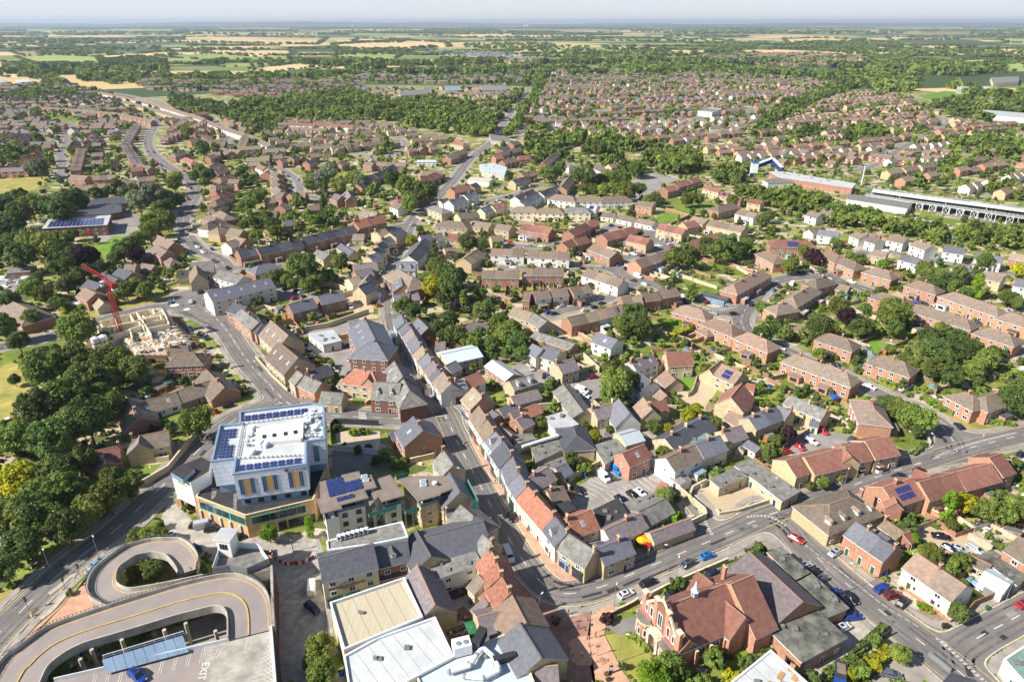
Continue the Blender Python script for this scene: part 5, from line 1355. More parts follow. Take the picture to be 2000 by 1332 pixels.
for i in range(n):
 j = (i + 1) % n; b.poly([(*O[i],17.6),(*O[j],17.6),(*I[j],17.6),(*I[i],17.6)],'clad_blue'); b.poly([(*I[j],16.9),(*I[i],16.9),(*I[i],17.6),(*I[j],17.6)],'clad_blue')
hroof = part(hotel,'roof',b)
def hp(x,y,z): p = P(300 + x / 4.594,770 + y / 4.594,z); return Vector((p.x - hc[0],p.y - hc[1],z))
def hpoly(b,pts,z,z1,m,top=None): b.prism([hp(x,y,z1)[:2] for x,y in pts],z,z1,m,top=top)
b = MB(); hpoly(b,[(920,305),(1330,225),(1345,235),(1340,380),(1320,400),(925,440)],16.9,18.0,'render_white','render_white'); ob = part(hroof,'light_well_rim',b)
b = MB(); b.poly([(*hp(x,y,18.03)[:2],18.03) for x,y in [(945,345),(1310,275),(1305,370),(935,415)]],'render_white'); part(hroof,'light_well',b)
wl = MB()
for x,y in ((992,378),(1082,366),(1183,352),(1272,338)):
 wl.prism([hp(x + dx,y + dy,18.1)[:2] for dx,dy in ((-18,-14),(18,-18),(20,14),(-16,18))],18.04,18.12,'metal_dark','glass')
part(hroof,'roof_light',wl)
b = MB()
for x0,y0,x1,y1,nn in ((815,215,1385,145,9),(755,660,1330,590,8)):
 if b.f: part(hroof,'solar_panel',b); b = MB()
 for i in range(nn):
  for j in range(2):
   t0 = (i + j * .42 + .04) / nn; t1 = t0 + .4 / nn; X0_,Y0_ = x0 + (x1 - x0) * t0,y0 + (y1 - y0) * t0; X1_,Y1_ = x0 + (x1 - x0) * t1,y0 + (y1 - y0) * t1
   for r0,r1 in ((-22,2),(4,28)):
    q = [hp(X0_ + (2 if r0 < 0 else 0),Y0_ + r1,17.1),hp(X1_,Y1_ + r1,17.1),hp(X1_ + 3,Y1_ + r0,17.3),hp(X0_ + 3,Y0_ + r0,17.3)]
    b.poly([(p.x,p.y,17.1 + (.25 if k > 1 else 0)) for k,p in enumerate(q)],'solar')
part(hroof,'solar_panel',b); b = MB()
for i in range(9):
 for j in range(4):
  if i == 4 and j > 1 or (i == 3 and j > 1): continue
  x,y = 578 + j * 32 + (8 - i) * 5 ,318 + i * 29 - j * 3
  q = [hp(x,y + 24,17.1),hp(x + 28,y + 22,17.1),hp(x + 33,y - 2,17.3),hp(x + 5,y,17.3)]
  b.poly([(p.x,p.y,17.1 + (.25 if k > 1 else 0)) for k,p in enumerate(q)],'solar')
part(hroof,'solar_panel',b)
b = MB(); rnd = random.Random(5)
for pts in ([(790,262),(1390,185)],[(760,570),(1330,540)],[(740,570),(800,255)]):
 p,q = hp(*pts[0],17.4),hp(*pts[1],17.4)
 for dz in (0,.45): b.tube((p.x,p.y,17.3 + dz),(q.x,q.y,17.3 + dz),.07,.07,'metal_white',5)
 for k in range(14): m = p.lerp(q,(k + .5) / 14); b.box((m.x,m.y,17.3),(.25,.25,.8),'metal_grey')
part(hroof,'service_rail',b)
b = MB()
for k in range(46):
 x,y = (rnd.uniform(1345,1500),rnd.uniform(150,390)) if k < 34 else (rnd.uniform(820,900),rnd.uniform(300,560))
 p = hp(x,y,17); b.box((p.x,p.y,17.2 + rnd.random() * .3),(rnd.uniform(.4,1.4),rnd.uniform(.4,1.2),rnd.uniform(.5,1.1)),rnd.choice(['metal_white','metal_white','metal_grey','roof_white']),rnd.random())
for x,y in ((880,320),(880,535),(960,465),(1000,465)):
 p = hp(x,y,17); b.box((p.x,p.y,17.5),(1.6,2.2,1.3),'metal_white',-.15)
part(hroof,'air_handling_unit',b)
# windows of the upper storeys: dark strips either side of a tan panel
fi = [i for i in range(n) if abs(HR[i][0] - rel([(454.5,925.6)],17.5,hc)[0][0]) < .01][0]
pA,pB = Vector(HR[fi]),Vector(HR[(fi + 1) % n])
if (pB - pA).x < 0: pA,pB = Vector(HR[fi - 1]),Vector(HR[fi])
d = pB - pA; L = d.length; d.normalize(); no = Vector((d.y,-d.x)); rz = math.atan2(d.y,d.x)
for f in (.16,.47,.83):
 c = pA + d * L * f
 w1 = MB(); w1.box((0,-.03,13.2),(1.5,.12,5.0),'clad_tan'); part(hotel,'panel',w1,(c.x,c.y,0),rz)
 for s in (-1,1):
  q = c + d * s * 1.35
  add_window(hotel,(q.x,q.y,10.8),rz,1.1,4.9,'b')
for f in (.12,.3,.48,.68,.9): q = pA + d * L * f - no * .6; add_window(hotel,(q.x,q.y,7.6),rz,1.4,1.2,'d')
sg = pA + d * L * .87 + no * .12
text(hotel,'Travelodge',1.05,(sg.x,sg.y,16.45),(math.pi / 2,0,rz),'text_dark')
b = MB(); q = pA + d * L * .715 + no * .1; b.tube((q.x,q.y,16.45),(q.x + no.x * .1,q.y + no.y * .1,16.45),.5,.5,'car_red',14); b.tube((q.x,q.y,16.3),(q.x + no.x * .14,q.y + no.y * .14,16.3),.32,.3,'sign_blue',12); part(hotel,'logo',b)
e1,e2 = Vector(rel([(598.2,861.4)],17.5,hc)[0]),Vector(rel([(634,857)],17.5,hc)[0]); dd = e2 - e1
q = e1.lerp(e2,.45); add_window(hotel,(q.x,q.y,10.6),math.atan2(dd.y,dd.x),1.5,5.2,'b')
tag(hotel,'','hotel',label='white panel-clad hotel with solar panels on its roof above a tan library base')
FOOT.append((hc[0],hc[1],1,0,20,19))
# podium (library): tan brick with turquoise framed windows
LQ = [(381,969),(478.5,1006),(612,975),(640,905),(636,850),(520,860),(430,880),(418,915)]
lc = hc; LR = rel(LQ,7.4,hc)
if sum(LR[i][0] * LR[(i + 1) % 8][1] - LR[(i + 1) % 8][0] * LR[i][1] for i in range(8)) < 0: LR = LR[::-1]
b = MB(); ring(b,LR,0,7.4,'clad_orange'); part(hotel,'podium_wall',b)
b = MB(); b.poly([(*p,7.0) for p in inset(LR,.3)],'roof_black'); I = inset(LR,.4)
for i in range(8): j = (i + 1) % 8; b.poly([(*LR[i],7.4),(*LR[j],7.4),(*I[j],7.4),(*I[i],7.4)],'stone_trim'); b.poly([(*I[j],6.9),(*I[i],6.9),(*I[i],7.4),(*I[j],7.4)],'roof_grey')
pr = part(hotel,'podium_roof',b)
b = MB()
for pts in ([(415,905),(420,960),(720,1020),(722,1035),(400,965)],[(718,890),(750,890),(745,1040),(715,1035)],[(520,840),(570,838),(560,910),(520,945)]): b.poly([(*hp(x,y,7.03)[:2],7.03) for x,y in pts],'roof_grey')
part(pr,'walkway',b)
a1,a2,a3 = Vector(rel([(381,969)],7.4,hc)[0]),Vector(rel([(478.5,1006)],7.4,hc)[0]),Vector(rel([(612,975)],7.4,hc)[0])
for p,q,fs,w_ in ((a1,a2,(.22,.53,.84),5.4),(a2,a3,(.47,),19.0)):
 d = (q - p); L = d.length; rz = math.atan2(d.y,d.x)
 for f in fs: c = p.lerp(q,f); add_window(hotel,(c.x,c.y,3.9),rz,min(w_,L * .8),2.5,'t')
d = a3 - a2; rz = math.atan2(d.y,d.x); no = Vector((d.y,-d.x)).normalized()
c = a2.lerp(a3,.62) + no * .08; text(hotel,'LIBRARY',1.0,(c.x,c.y,6.85),(math.pi / 2,0,rz),'text_dark',space=1.6)
for f,w_ in ((.25,2.2),(.5,2.0),(.72,4.5),(.9,3.0)): c = a2.lerp(a3,f); add_window(hotel,(c.x,c.y,.3),rz,w_,2.6,'d')
b = MB(); dl = a2 - a1; nl = Vector((dl.y,-dl.x)).normalized()
for k in range(5): c = a1.lerp(a2,(k + .3) / 5) ; b.box((c.x + nl.x * .3,c.y + nl.y * .3,1.7),(.5,.5,3.4),'render_white')
b.poly([(*a1,3.3),(*a2,3.3),(*(a2 - nl * .02),.05),(*(a1 - nl * .02),.05)],'metal_dark'); part(hotel,'colonnade',b)
# entrance tower at the left corner
TQ = [(334,924),(352,909),(394,892),(411,902),(408,920),(372,942)]
tw = MB(); c0 = hc; TR = rel(TQ,11.2,hc); tw.prism(TR,3.2,11.2,'render_white',top='roof_black')
for p in (TR[0],TR[5],TR[4]): tw.box((p[0] + .5 - p[0] * 0,p[1],1.6),(1.2,1.2,3.2),'clad_orange')
part(hotel,'entrance_tower',tw)
tw = MB(); GQ = rel([(333,922),(355,905),(380,915),(357,936)],12.4,hc); tw.prism(GQ,10.9,12.4,'clad_blue',top='roof_black'); part(hotel,'lantern',tw)
gw = MB(); g0,g1 = Vector(TR[0]),Vector(TR[5]); g2 = Vector(TR[1])
dd = (g0 - g2).normalized(); oo = Vector((dd.y,-dd.x)); oo = -oo if (g0 + oo - Vector(TR[3])).length < (g0 - Vector(TR[3])).length else oo
gw.poly([(*(g2 + oo * .1),2.0),(*(g0 + oo * .1),2.0),(*(g0 + oo * .1),10.9),(*(g2 + oo * .1),10.9)],'glass'); gw.poly([(*(g2 + oo * .1),2.0),(*(g0 + oo * .1),2.0),(*(g0 + oo * .1),10.9),(*(g2 + oo * .1),10.9)][::-1],'glass'); part(hotel,'stair_glazing',gw)
if g1.x < g0.x: g0,g1 = g1,g0
d = g1 - g0; rz = math.atan2(d.y,d.x); c = g0.lerp(g1,.5) + Vector((d.y,-d.x)).normalized() * .08
b = MB()
for k in range(7): b.box((-1.5 + k * .5,0,.12 * math.sin(k * 1.7) - .02 * k),(.36,.06,.5 - .05 * (k % 3)),'text_green')
b.build('sign_lettering',hotel,(c.x,c.y,9.4),rz)
b = MB(); b.box((0,0,0),(2.2,.06,.36),'text_dark'); b.build('sign_lettering',hotel,(c.x + .3,c.y,7.9),rz)
# ---- apartment block with tan flat roofs: three stepped sections, one thing
ac = P(740,950,10.5); ac = (ac.x,ac.y); apt = empty('apartment_block',(ac[0],ac[1],0))
def ap(x,y): return (600 + x / 5.328,860 + y / 5.328)
AP = [([(130,415),(540,325),(560,385),(665,360),(725,495),(600,525),(640,605),(350,680),(365,715),(150,770),(100,620),(135,605)],11.0,'render_white','roof_felt'),
      ([(700,420),(865,360),(1015,580),(780,645),(745,590),(650,690),(630,600),(720,500)],10.0,'render_white','roof_felt'),
      ([(950,410),(1060,380),(1480,375),(1550,500),(1385,560),(1390,575),(1160,640)],9.6,'wall_stone','roof_felt')]
wallb = MB(); roofb = MB()
for pts,h,wm_,rm_ in AP:
 R = rel([ap(*p) for p in pts],h,ac)
 if sum(R[i][0] * R[(i + 1) % len(R)][1] - R[(i + 1) % len(R)][0] * R[i][1] for i in range(len(R))) < 0: R = R[::-1]
 ring(wallb,inset(R,.9),0,h - 2.6,wm_); wallb.poly([(*p,h - 2.6) for p in inset(R,.9)],'roof_grey'); ring(wallb,inset(R,1.7),h - 2.6,h,'clad_blue' if h > 10.5 else 'render_white')
 roofb.prism(R,h - .1,h + .25,rm_,top=rm_,bottom=True); ring(roofb,inset(R,.35),h + .25,h + .29,'roof_black')
 for i in range(len(R)):
  p,s = inset(R,.9)[i],inset(R,.9)[(i + 1) % len(R)]; d = s - p
  if d.length > 3.5 and d.normalized().x > .3:
   k = max(1,int((s - p).length / 3.4)); rz = math.atan2(d.y,d.x)
   for fl in range(int((h - 2.6) / 2.7)):
    for j in range(k): m = p.lerp(s,(j + .5) / k); add_window(apt,(m.x,m.y,1.0 + fl * 2.75),rz,1.35,1.35,'d' if wm_ == 'render_white' else 'n')
   m = inset(R,1.7)[i].lerp(inset(R,1.7)[(i + 1) % len(R)],.5); add_window(apt,(m.x,m.y,h - 2.5),rz,min(5,d.length * .6),2.1,'d')
   bal = MB()
   for q in (p,s): pass
   o = Vector((d.y,-d.x)).normalized() * .05
   bal.poly([(*(p + o),h - 2.6),(*(s + o),h - 2.6),(*(s + o),h - 1.6),(*(p + o),h - 1.6)],'glass_light'); bal.poly([(*(p + o),h - 2.6),(*(s + o),h - 2.6),(*(s + o),h - 1.6),(*(p + o),h - 1.6)][::-1],'glass_light')
   bal.tube((*(p + o),h - 1.58),(*(s + o),h - 1.58),.05,.05,'metal_grey',5); part(apt,'balcony_rail',bal)
 FOOT.append((ac[0] + sum(p[0] for p in R) / len(R),ac[1] + sum(p[1] for p in R) / len(R),1,0,11,9))
part(apt,'wall',wallb); ar = part(apt,'roof',roofb)
b = MB()
def app(x,y,z): p = P(*ap(x,y),z); return Vector((p.x - ac[0],p.y - ac[1],z))
u = (app(505,625,11.3) - app(315,640,11.3)); uu = (app(378,625,11.3) - app(315,640,11.3)); vv = app(182,460 - 22,11.3) - app(190,470,11.3)
A0 = app(232,590,11.35); uu = app(292,574,11.35) - A0; vv = app(224,556,11.35) - A0
for org,nu_,nv_ in ((A0,3,5),(A0 + uu * 3,3,3),(app(315,638,11.35),3,1)):
 b = MB(); panel_grid(b,org,uu,vv,nu_,nv_); part(ar,'solar_panel',b)
b = MB()
for x,y,z in ((595,385,11.2),(610,425,11.2),(1205,435,9.8),(1210,475,9.8)):
 p = app(x,y,z); b.box((p.x,p.y,z + .3),(1.6,1.3,.5),'metal_white',.3); b.box((p.x,p.y,z + .58),(1.2,.9,.06),'glass_light',.3)
part(ar,'roof_light',b)
b = MB(); p = app(1325,450,9.8); b.tube((p.x,p.y,9.8),(p.x,p.y,10.3),.7,.7,'metal_white',10); p = app(1370,465,9.8); b.tube((p.x,p.y,9.8),(p.x,p.y,10.3),.5,.3,'metal_dark',8); part(ar,'roof_vent',b)
tag(apt,'','apartment building',label='stepped apartment block with tan flat roofs and scattered blue solar modules')
for (x0,y0,x1,y1,z,nm) in ((640,790,925,700,6.4,'front'),(1020,760,1160,720,6.4,'middle'),(925,400,1050,365,8,'back')):
 a,c = P(*ap(x0,y0),z),P(*ap(x1,y1),z); m = (a + c) / 2; sc = empty('scaffold_edge',(m.x,m.y,0),math.atan2((c - a).y,(c - a).x)); L = (c - a).length
 b = MB(); b.box((0,0,z),(L,1.1,.1),'fence_pale')
 b.build('scaffold_board',sc)
 b = MB(); b.box((0,-.55,z + .7),(L,.03,1.2),'teal_net'); b.build('debris_net',sc)
 b = MB()
 for k in range(int(L / 2) + 1):
  for s in (-.5,.5): b.tube((-L / 2 + k * 2,s,0),(-L / 2 + k * 2,s,z + 1.2),.05,.05,'metal_grey',5)
 b.build('scaffold_pole',sc); tag(sc,'','scaffolding','scaffolds on the apartment block','green-netted scaffold on the %s of the tan-roofed apartment block' % nm)
a,c = P(922,946,8),P(932,985,8); a,c = P(908,938,8),P(928,980,8); m = (a + c) / 2; L = (c - a).length; sc = empty('street_scaffold',(m.x,m.y,0),math.atan2((c - a).y,(c - a).x))
b = MB(); b.box((0,0,4.6),(L,1.6,.12),'metal_dark'); b.box((0,0,7.4),(L,1.6,.12),'metal_dark'); b.build('scaffold_board',sc)
b = MB(); b.box((0,.85,7.0),(L,.04,2.6),'teal_net'); b.box((L / 2,0,7.0),(.04,1.7,2.6),'teal_net'); b.build('debris_net',sc)
b = MB()
for k in range(9):
 for s in (-.8,.8): b.tube((-L / 2 + k * L / 8,s,0),(-L / 2 + k * L / 8,s,8.4),.06,.06,'metal_grey',5)
b.tube((L / 2,.8,.3),(L / 2,-.8,3),.1,.1,'panel_yellow',5); b.build('scaffold_pole',sc)
tag(sc,'','scaffolding',label='green-netted street scaffold on the gabled house facing the shopping street')
# ---- multi-storey car park with its looping ramps
kc = P(400,1250,7); kc = (kc.x,kc.y); kp = empty('multi_storey_car_park',(kc[0],kc[1],0)); FOOT.append((kc[0],kc[1],1,0,14,14))
def kr(pts,zs): return [Vector((P(x,y,z).x - kc[0],P(x,y,z).y - kc[1],z)) for (x,y),z in zip(pts,zs)]
def ramp(name,A,B,zs,m='deck'):
 A,B = kr(A,zs),kr(B,zs); A = [Vector(p) for p in smooth_line([tuple(p) for p in A],4)]; B = [Vector(p) for p in smooth_line([tuple(p) for p in B],4)]
 dk = MB(); pa = MB(); pc = MB(); ra = MB()
 for i in range(len(A) - 1):
  q = [A[i],A[i + 1],B[i + 1],B[i]]
  dk.poly(q,m); dk.poly([(p.x,p.y,p.z - .9) for p in q][::-1],'concrete')
  for E_,F_,pa_ in ((A,B,pa),(B,A,pc)):
   d = (E_[i] - F_[i]).normalized() * .28; d2 = (E_[i + 1] - F_[i + 1]).normalized() * .28
   p,s = E_[i],E_[i + 1]; lo,hi = -1.1,.95
   P0,P1,P2,P3 = p + d,s + d2,p,s
   pa_.poly([(P0.x,P0.y,P0.z + lo),(P1.x,P1.y,P1.z + lo),(P1.x,P1.y,P1.z + hi),(P0.x,P0.y,P0.z + hi)],'concrete')
   pa_.poly([(P2.x,P2.y,P2.z + .02),(P3.x,P3.y,P3.z + .02),(P3.x,P3.y,P3.z + hi),(P2.x,P2.y,P2.z + hi)][::-1],'concrete')
   pa_.poly([(P0.x,P0.y,P0.z + hi),(P1.x,P1.y,P1.z + hi),(P3.x,P3.y,P3.z + hi),(P2.x,P2.y,P2.z + hi)],'concrete')
   if E_ is A:
    for t in (0,.5): c = P0.lerp(P1,t); ra.box((c.x,c.y,c.z + 1.2),(.09,.09,.55),'metal_dark')
    ra.tube(P0 + Vector((0,0,1.45)),P1 + Vector((0,0,1.45)),.04,.04,'metal_grey',4,False)
   k0,k1 = E_[i] - (E_[i] - F_[i]).normalized() * .5,E_[i + 1] - (E_[i + 1] - F_[i + 1]).normalized() * .5; k2,k3 = k0 - (E_[i] - F_[i]).normalized() * .18,k1 - (E_[i + 1] - F_[i + 1]).normalized() * .18
   dk.poly([(k0.x,k0.y,k0.z + .03),(k1.x,k1.y,k1.z + .03),(k3.x,k3.y,k3.z + .03),(k2.x,k2.y,k2.z + .03)],'paint_yellow')
 part(kp,name,dk); part(kp,'parapet',pa); part(kp,'parapet',pc); part(kp,'railing',ra); return A,B
RA = [(-70,1420),(0,1300),(30,1274),(55,1255),(94,1229),(153,1207),(219,1185),(280,1166),(340,1148),(414,1130),(460,1126),(498,1139),(519,1160),(528,1189),(530,1229)]
RB = [(40,1420),(79,1335),(86,1320),(96,1303),(123,1281),(163,1260),(230,1240),(290,1222),(345,1205),(400,1191),(421,1187),(437,1190),(445,1202),(447,1222),(447,1250)]
A_,B_ = ramp('ramp',RA,RB,[6.0,6.2,6.3,6.4,6.5,6.6,6.7,6.8,6.9,7,7,7,7,7,7])
b = MB()   # divider kerb between the two lanes
for i in range(len(A_) - 1):
 p,s = A_[i].lerp(B_[i],.52),A_[i + 1].lerp(B_[i + 1],.52); d = (B_[i] - A_[i]).normalized() * .28
 b.poly([p + Vector((0,0,.2)),s + Vector((0,0,.2)),s + d + Vector((0,0,.2)),p + d + Vector((0,0,.2))],'paint_yellow'); b.poly([p,s,s + Vector((0,0,.2)),p + Vector((0,0,.2))],'concrete'); b.poly([s + d,p + d,p + d + Vector((0,0,.2)),s + d + Vector((0,0,.2))],'paint_yellow')
part(kp,'lane_divider',b)
SA = [(383,1111),(387,1097),(383,1083),(371,1067),(355,1057),(340,1055),(296,1057),(252,1068),(230,1079),(197,1104),(182,1121),(175,1136),(173,1154),(182,1169),(202,1180),(219,1183),(270,1169),(340,1147),(405,1130)]
SB = [(349,1122),(346,1112),(338,1100),(325,1087),(310,1083),(296,1082),(270,1087),(255,1095),(241,1104),(233,1111),(228,1120),(226,1130),(226,1138),(230,1145),(240,1151),(255,1154),(285,1150),(340,1140),(398,1127)]
ramp('spiral_ramp',SA,SB,[4.6,4.7,4.8,4.9,5.0,5.0,5.1,5.2,5.3,5.4,5.5,5.6,5.7,5.8,5.9,6.0,6.1,6.3,6.5])
W = kr(SA[:16],[5.2] * 16); b = MB()   # ribbed wall below the spiral
for p,s in zip(W[:-1],W[1:]):
 for k in range(4):
  q,r = p.lerp(s,k / 4),p.lerp(s,(k + .75) / 4); b.poly([(q.x,q.y,0),(r.x,r.y,0),(r.x,r.y,4.5),(q.x,q.y,4.5)],'concrete'); b.poly([(q.x,q.y,0),(r.x,r.y,0),(r.x,r.y,4.5),(q.x,q.y,4.5)][::-1],'concrete')
part(kp,'drum_wall',b)
DQ = [(60,1345),(107,1330),(447,1252),(530,1231),(538,1332),(543,1440),(40,1440)]
b = MB(); DR = [(v.x,v.y) for v in kr(DQ,[7] * 7)]; b.prism(DR,6.1,7.0,'concrete',top='deck',bottom=True); part(kp,'roof_deck',b)
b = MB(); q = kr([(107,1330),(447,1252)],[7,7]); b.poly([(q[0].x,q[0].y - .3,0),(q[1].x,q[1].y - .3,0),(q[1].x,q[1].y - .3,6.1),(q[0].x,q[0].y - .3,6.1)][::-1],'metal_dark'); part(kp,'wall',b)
b = MB(); q = kr([(398,1264),(447,1252),(530,1231),(538,1332),(543,1440),(405,1440)],[7.0] * 6); b.poly([(p.x,p.y,7.012) for p in q],'concrete'); part(kp,'resurfaced_deck',b)
b = MB()
def kline(p,q,w=.12,m='paint_white',z=7.03):
 p,q = kr([p,q],[7,7]); d = (q - p).normalized(); nn = Vector((-d.y,d.x,0)) * w / 2; b.poly([(v.x,v.y,z) for v in (p - nn,q - nn,q + nn,p + nn)],m)
for k in range(9):
 x,y = 175 + k * 26.5,1332 - k * 6.8
 for dx in (0,4.5): kline((x + dx + 10,y - 15),(x + dx + 2,y + 17));
for k in range(7): kline((408 + k * 6,1268 - k),(407 + k * 3,1300 - k * 3)) if k % 2 else kline((407,1272 + k * 4),(440 - k * 4,1264 + k * 3))
for k in range(10): kline((490 + k * 4,1332 - k * 9),(533,1332 - k * 9 - 14)); kline((528 - k * 2,1260 + k * 8),(533,1272 + k * 8))
for p,q in (((484,1246),(480,1262)),((480,1262),(477,1276)),((466,1293),(455,1308)),((455,1308),(440,1318))): kline(p,q)
part(kp,'bay_marking',b)
p0 = kr([(397,1310)],[7])[0]; text(kp,'EXIT',2.0,(p0.x,p0.y,7.03),(0,0,math.radians(-82)),'paint_white',.002)
b = MB()
def kwall(pts,z0,z1,m,th=.25,z=7.0):
 q = kr(pts,[z] * len(pts))
 for p,s in zip(q[:-1],q[1:]):
  d = (s - p); b.box(((p.x + s.x) / 2,(p.y + s.y) / 2,(z0 + z1) / 2),(d.length,th,z1 - z0),m,math.atan2(d.y,d.x))
kwall([(530,1229),(538,1332),(543,1440)],6.0,8.1,'clad_white',.5); kwall([(107,1330),(447,1252)],6.9,7.9,'metal_white',.2); kwall([(531,1110),(533,1180),(535,1229)],5.5,8.0,'concrete',.5)
part(kp,'parapet',b)
b = MB(); q = kr([(531,1110),(531,1180),(530,1229),(538,1332),(543,1440)],[7] * 5)
for p,s in zip(q[:-1],q[1:]): b.poly([(p.x + .6,p.y,0),(s.x + .6,s.y,0),(s.x + .6,s.y,6.6),(p.x + .6,p.y,6.6)],'wall_darkbrick'); b.poly([(p.x + .6,p.y,0),(s.x + .6,s.y,0),(s.x + .6,s.y,6.6),(p.x + .6,p.y,6.6)][::-1],'wall_darkbrick')
part(kp,'side_wall',b)
b = MB()
for x,y in ((178,1266),(237,1247),(156,1285),(320,1228),(362,1215),(420,1230),(140,1250),(300,1180),(450,1150),(500,1170)):
 v = kr([(x,y)],[6])[0]; b.tube((v.x,v.y,0),(v.x,v.y,5.8),.4,.4,'concrete',8)
part(kp,'column',b)
b = MB(); q = kr([(200,1290),(358,1242),(368,1268),(206,1311)],[8.2] * 4)
for k in range(8):
 a,c = q[0].lerp(q[1],k / 8),q[0].lerp(q[1],(k + .96) / 8); e,f = q[3].lerp(q[2],(k + .96) / 8),q[3].lerp(q[2],k / 8)
 pts = [f - Vector((0,0,.6)),e - Vector((0,0,.6)),c + Vector((0,0,.3)),a + Vector((0,0,.3))]; b.poly(pts,'clad_blue'); b.poly([p - Vector((0,0,.08)) for p in pts][::-1],'metal_grey')
for dz in (.9,.35): b.tube(q[0] + Vector((0,.5,dz)),q[1] + Vector((0,.5,dz)),.08,.08,'metal_white',5)
for k in range(9): v = q[0].lerp(q[1],k / 8); b.tube(v + Vector((0,.5,-1.6)),v + Vector((0,.5,.9)),.07,.07,'metal_white',5)
part(kp,'glass_canopy',b)
b = MB(); TR_ = kr([(417,1118),(432,1074),(456,1069),(505,1072),(526,1100),(529,1112),(484,1119),(451,1113)],[7] * 8); b.prism([(v.x,v.y) for v in TR_],0,6.9,'concrete',top='roof_grey'); part(kp,'service_terrace',b)
b = MB(); kwall([(417,1118),(432,1074)],6.9,8.6,'metal_white',.12); kwall([(456,1069),(505,1072),(526,1100)],6.9,8.6,'metal_white',.12); kwall([(417,1119),(451,1114),(484,1120),(526,1101)],6.9,8.7,'metal_grey',.12); part(kp,'hoarding',b)
sq = [(v.x,v.y) for v in kr([(420,1051),(434,1033),(461,1035),(447,1055)],[12] * 4)]
b = MB(); b.prism(sq,6.9,11.7,'render_white'); rr_ = inset(sq if sum(sq[i][0] * sq[(i + 1) % 4][1] - sq[(i + 1) % 4][0] * sq[i][1] for i in range(4)) > 0 else sq[::-1],-.45); b.prism(rr_,11.7,12.1,'render_white',top='roof_white',bottom=True)
for k in range(3):
 v = Vector(sq[0]).lerp(Vector(sq[3]),.3 + .2 * k); b.box((v.x - .02,v.y - .03,9.8),(.45,.2,1.5),'glass')
part(kp,'stair_tower',b)
tag(kp,'','car park',label='concrete rooftop car park with looping entry and exit ramps')
# ---- red roofed hall with stone dressed front
ch = building(1298,1185,1428,1136,13,5.2,11.2,'R','o','F','g','','on',name='church_hall',label='red-roofed brick hall with stone-dressed gable front and white roof spirelet')
add_wing(ch,1428,1141,1470,1123,17,5.2,12.2,'R','o'); add_wing(ch,1412,1171,1455,1206,7.6,5.2,9.0,'R','o'); add_wing(ch,1392,1140,1362,1117,7,4.6,9.2,'R','o')
add_wing(ch,1320,1221,1346,1251,6.0,4.6,7.6,'R','o'); add_wing(ch,1292,1186,1270,1161,6.0,4.6,7.6,'R','o')
L = (P(1428,1136,11.2) - P(1298,1185,11.2)).length
b = MB(); x0 = -L / 2 - .35     # stone coped parapet gable
for s in (-1,1):
 b.box((x0,s * 2.0,5.9),(.7,1.1,11.8),'wall_orange'); b.box((x0,s * 2.0,11.9),(.9,1.3,.3),'stone_trim'); b.box((x0,s * 5.9,5.0),(.8,1.2,10.0),'wall_orange'); b.box((x0,s * 5.9,10.2),(1.0,1.4,.5),'stone_trim')
 b.poly([(x0 - .3,s * 1.4,-.2),(x0 - .3,s * 6.4,-.2),(x0 - .3,s * 6.4,7),(x0 - .3,s * 1.4,10.8)][::s],'wall_orange')
 b.tube((x0,s * 6.3,6.8),(x0,s * 1.9,11.6),.35,.35,'stone_trim',4)
b.poly([(x0 - .32,-2,-.2),(x0 - .32,-2,10.8),(x0 - .32,0,12.6),(x0 - .32,2,10.8),(x0 - .32,2,-.2)][::-1],'wall_orange'); b.poly([(x0 - .32,-2,-.2),(x0 - .32,-2,10.8),(x0 - .32,0,12.6),(x0 - .32,2,10.8),(x0 - .32,2,-.2)],'wall_orange')
for s in (-1,1): b.tube((x0 - .1,s * 2,11.4),(x0 - .1,0,13.2),.3,.3,'stone_trim',4)
b.tube((x0 - .1,0,12.8),(x0 - .1,0,14.4),.32,.12,'stone_trim',6); part(ch,'front_gable',b)
for y,h_,w_ in ((0,3.6,1.5),(-2.9,2.6,1.0),(2.9,2.6,1.0),(-4.6,2.0,.8),(4.6,2.0,.8)): add_window(ch,(x0 - .35,y,6.0),-math.pi / 2,w_,h_)
for s in (-1,1):
 b = MB(); pts = [(x0 - .3 - 2.3 * math.cos(t),s * 4.1 + 2.3 * math.sin(t)) for t in [math.radians(a) for a in (-80,-45,-15,15,45,80)]]; b.prism(pts,0,4.3,'wall_orange',top='concrete'); b.prism([(x0 - .3 - 2.45 * math.cos(t),s * 4.1 + 2.45 * math.sin(t)) for t in [math.radians(a) for a in (-80,-45,-15,15,45,80)]],4.3,4.9,'stone_trim',top='roof_grey'); part(ch,'bay_front',b)
 for a in (-45,-10,30): t = math.radians(a); add_window(ch,(x0 - .33 - 2.25 * math.cos(t),s * 4.1 + 2.25 * math.sin(t),1.2),-math.pi / 2 + math.radians(-a),.8,2.0)
b = MB(); b.box((x0 - 1.1,-1.5,2.2),(1.8,.7,4.4),'stone_trim'); b.box((x0 - 1.1,1.5,2.2),(1.8,.7,4.4),'stone_trim')
for k in range(8):
 t0,t1 = math.pi * k / 8,math.pi * (k + 1) / 8; q = [(1.2 * math.cos(t0),3.0 + 1.2 * math.sin(t0)),(1.2 * math.cos(t1),3.0 + 1.2 * math.sin(t1)),(1.85 * math.cos(t1),3.4 + 1.85 * math.sin(t1)),(1.85 * math.cos(t0),3.4 + 1.85 * math.sin(t0))]
 b.poly([(x0 - 2.0,y,z) for y,z in q],'stone_trim'); b.poly([(x0 - 2.0,q[2][0],q[2][1]),(x0 - 2.0,q[3][0],q[3][1]),(x0 - .3,q[3][0],q[3][1]),(x0 - .3,q[2][0],q[2][1])],'stone_trim')
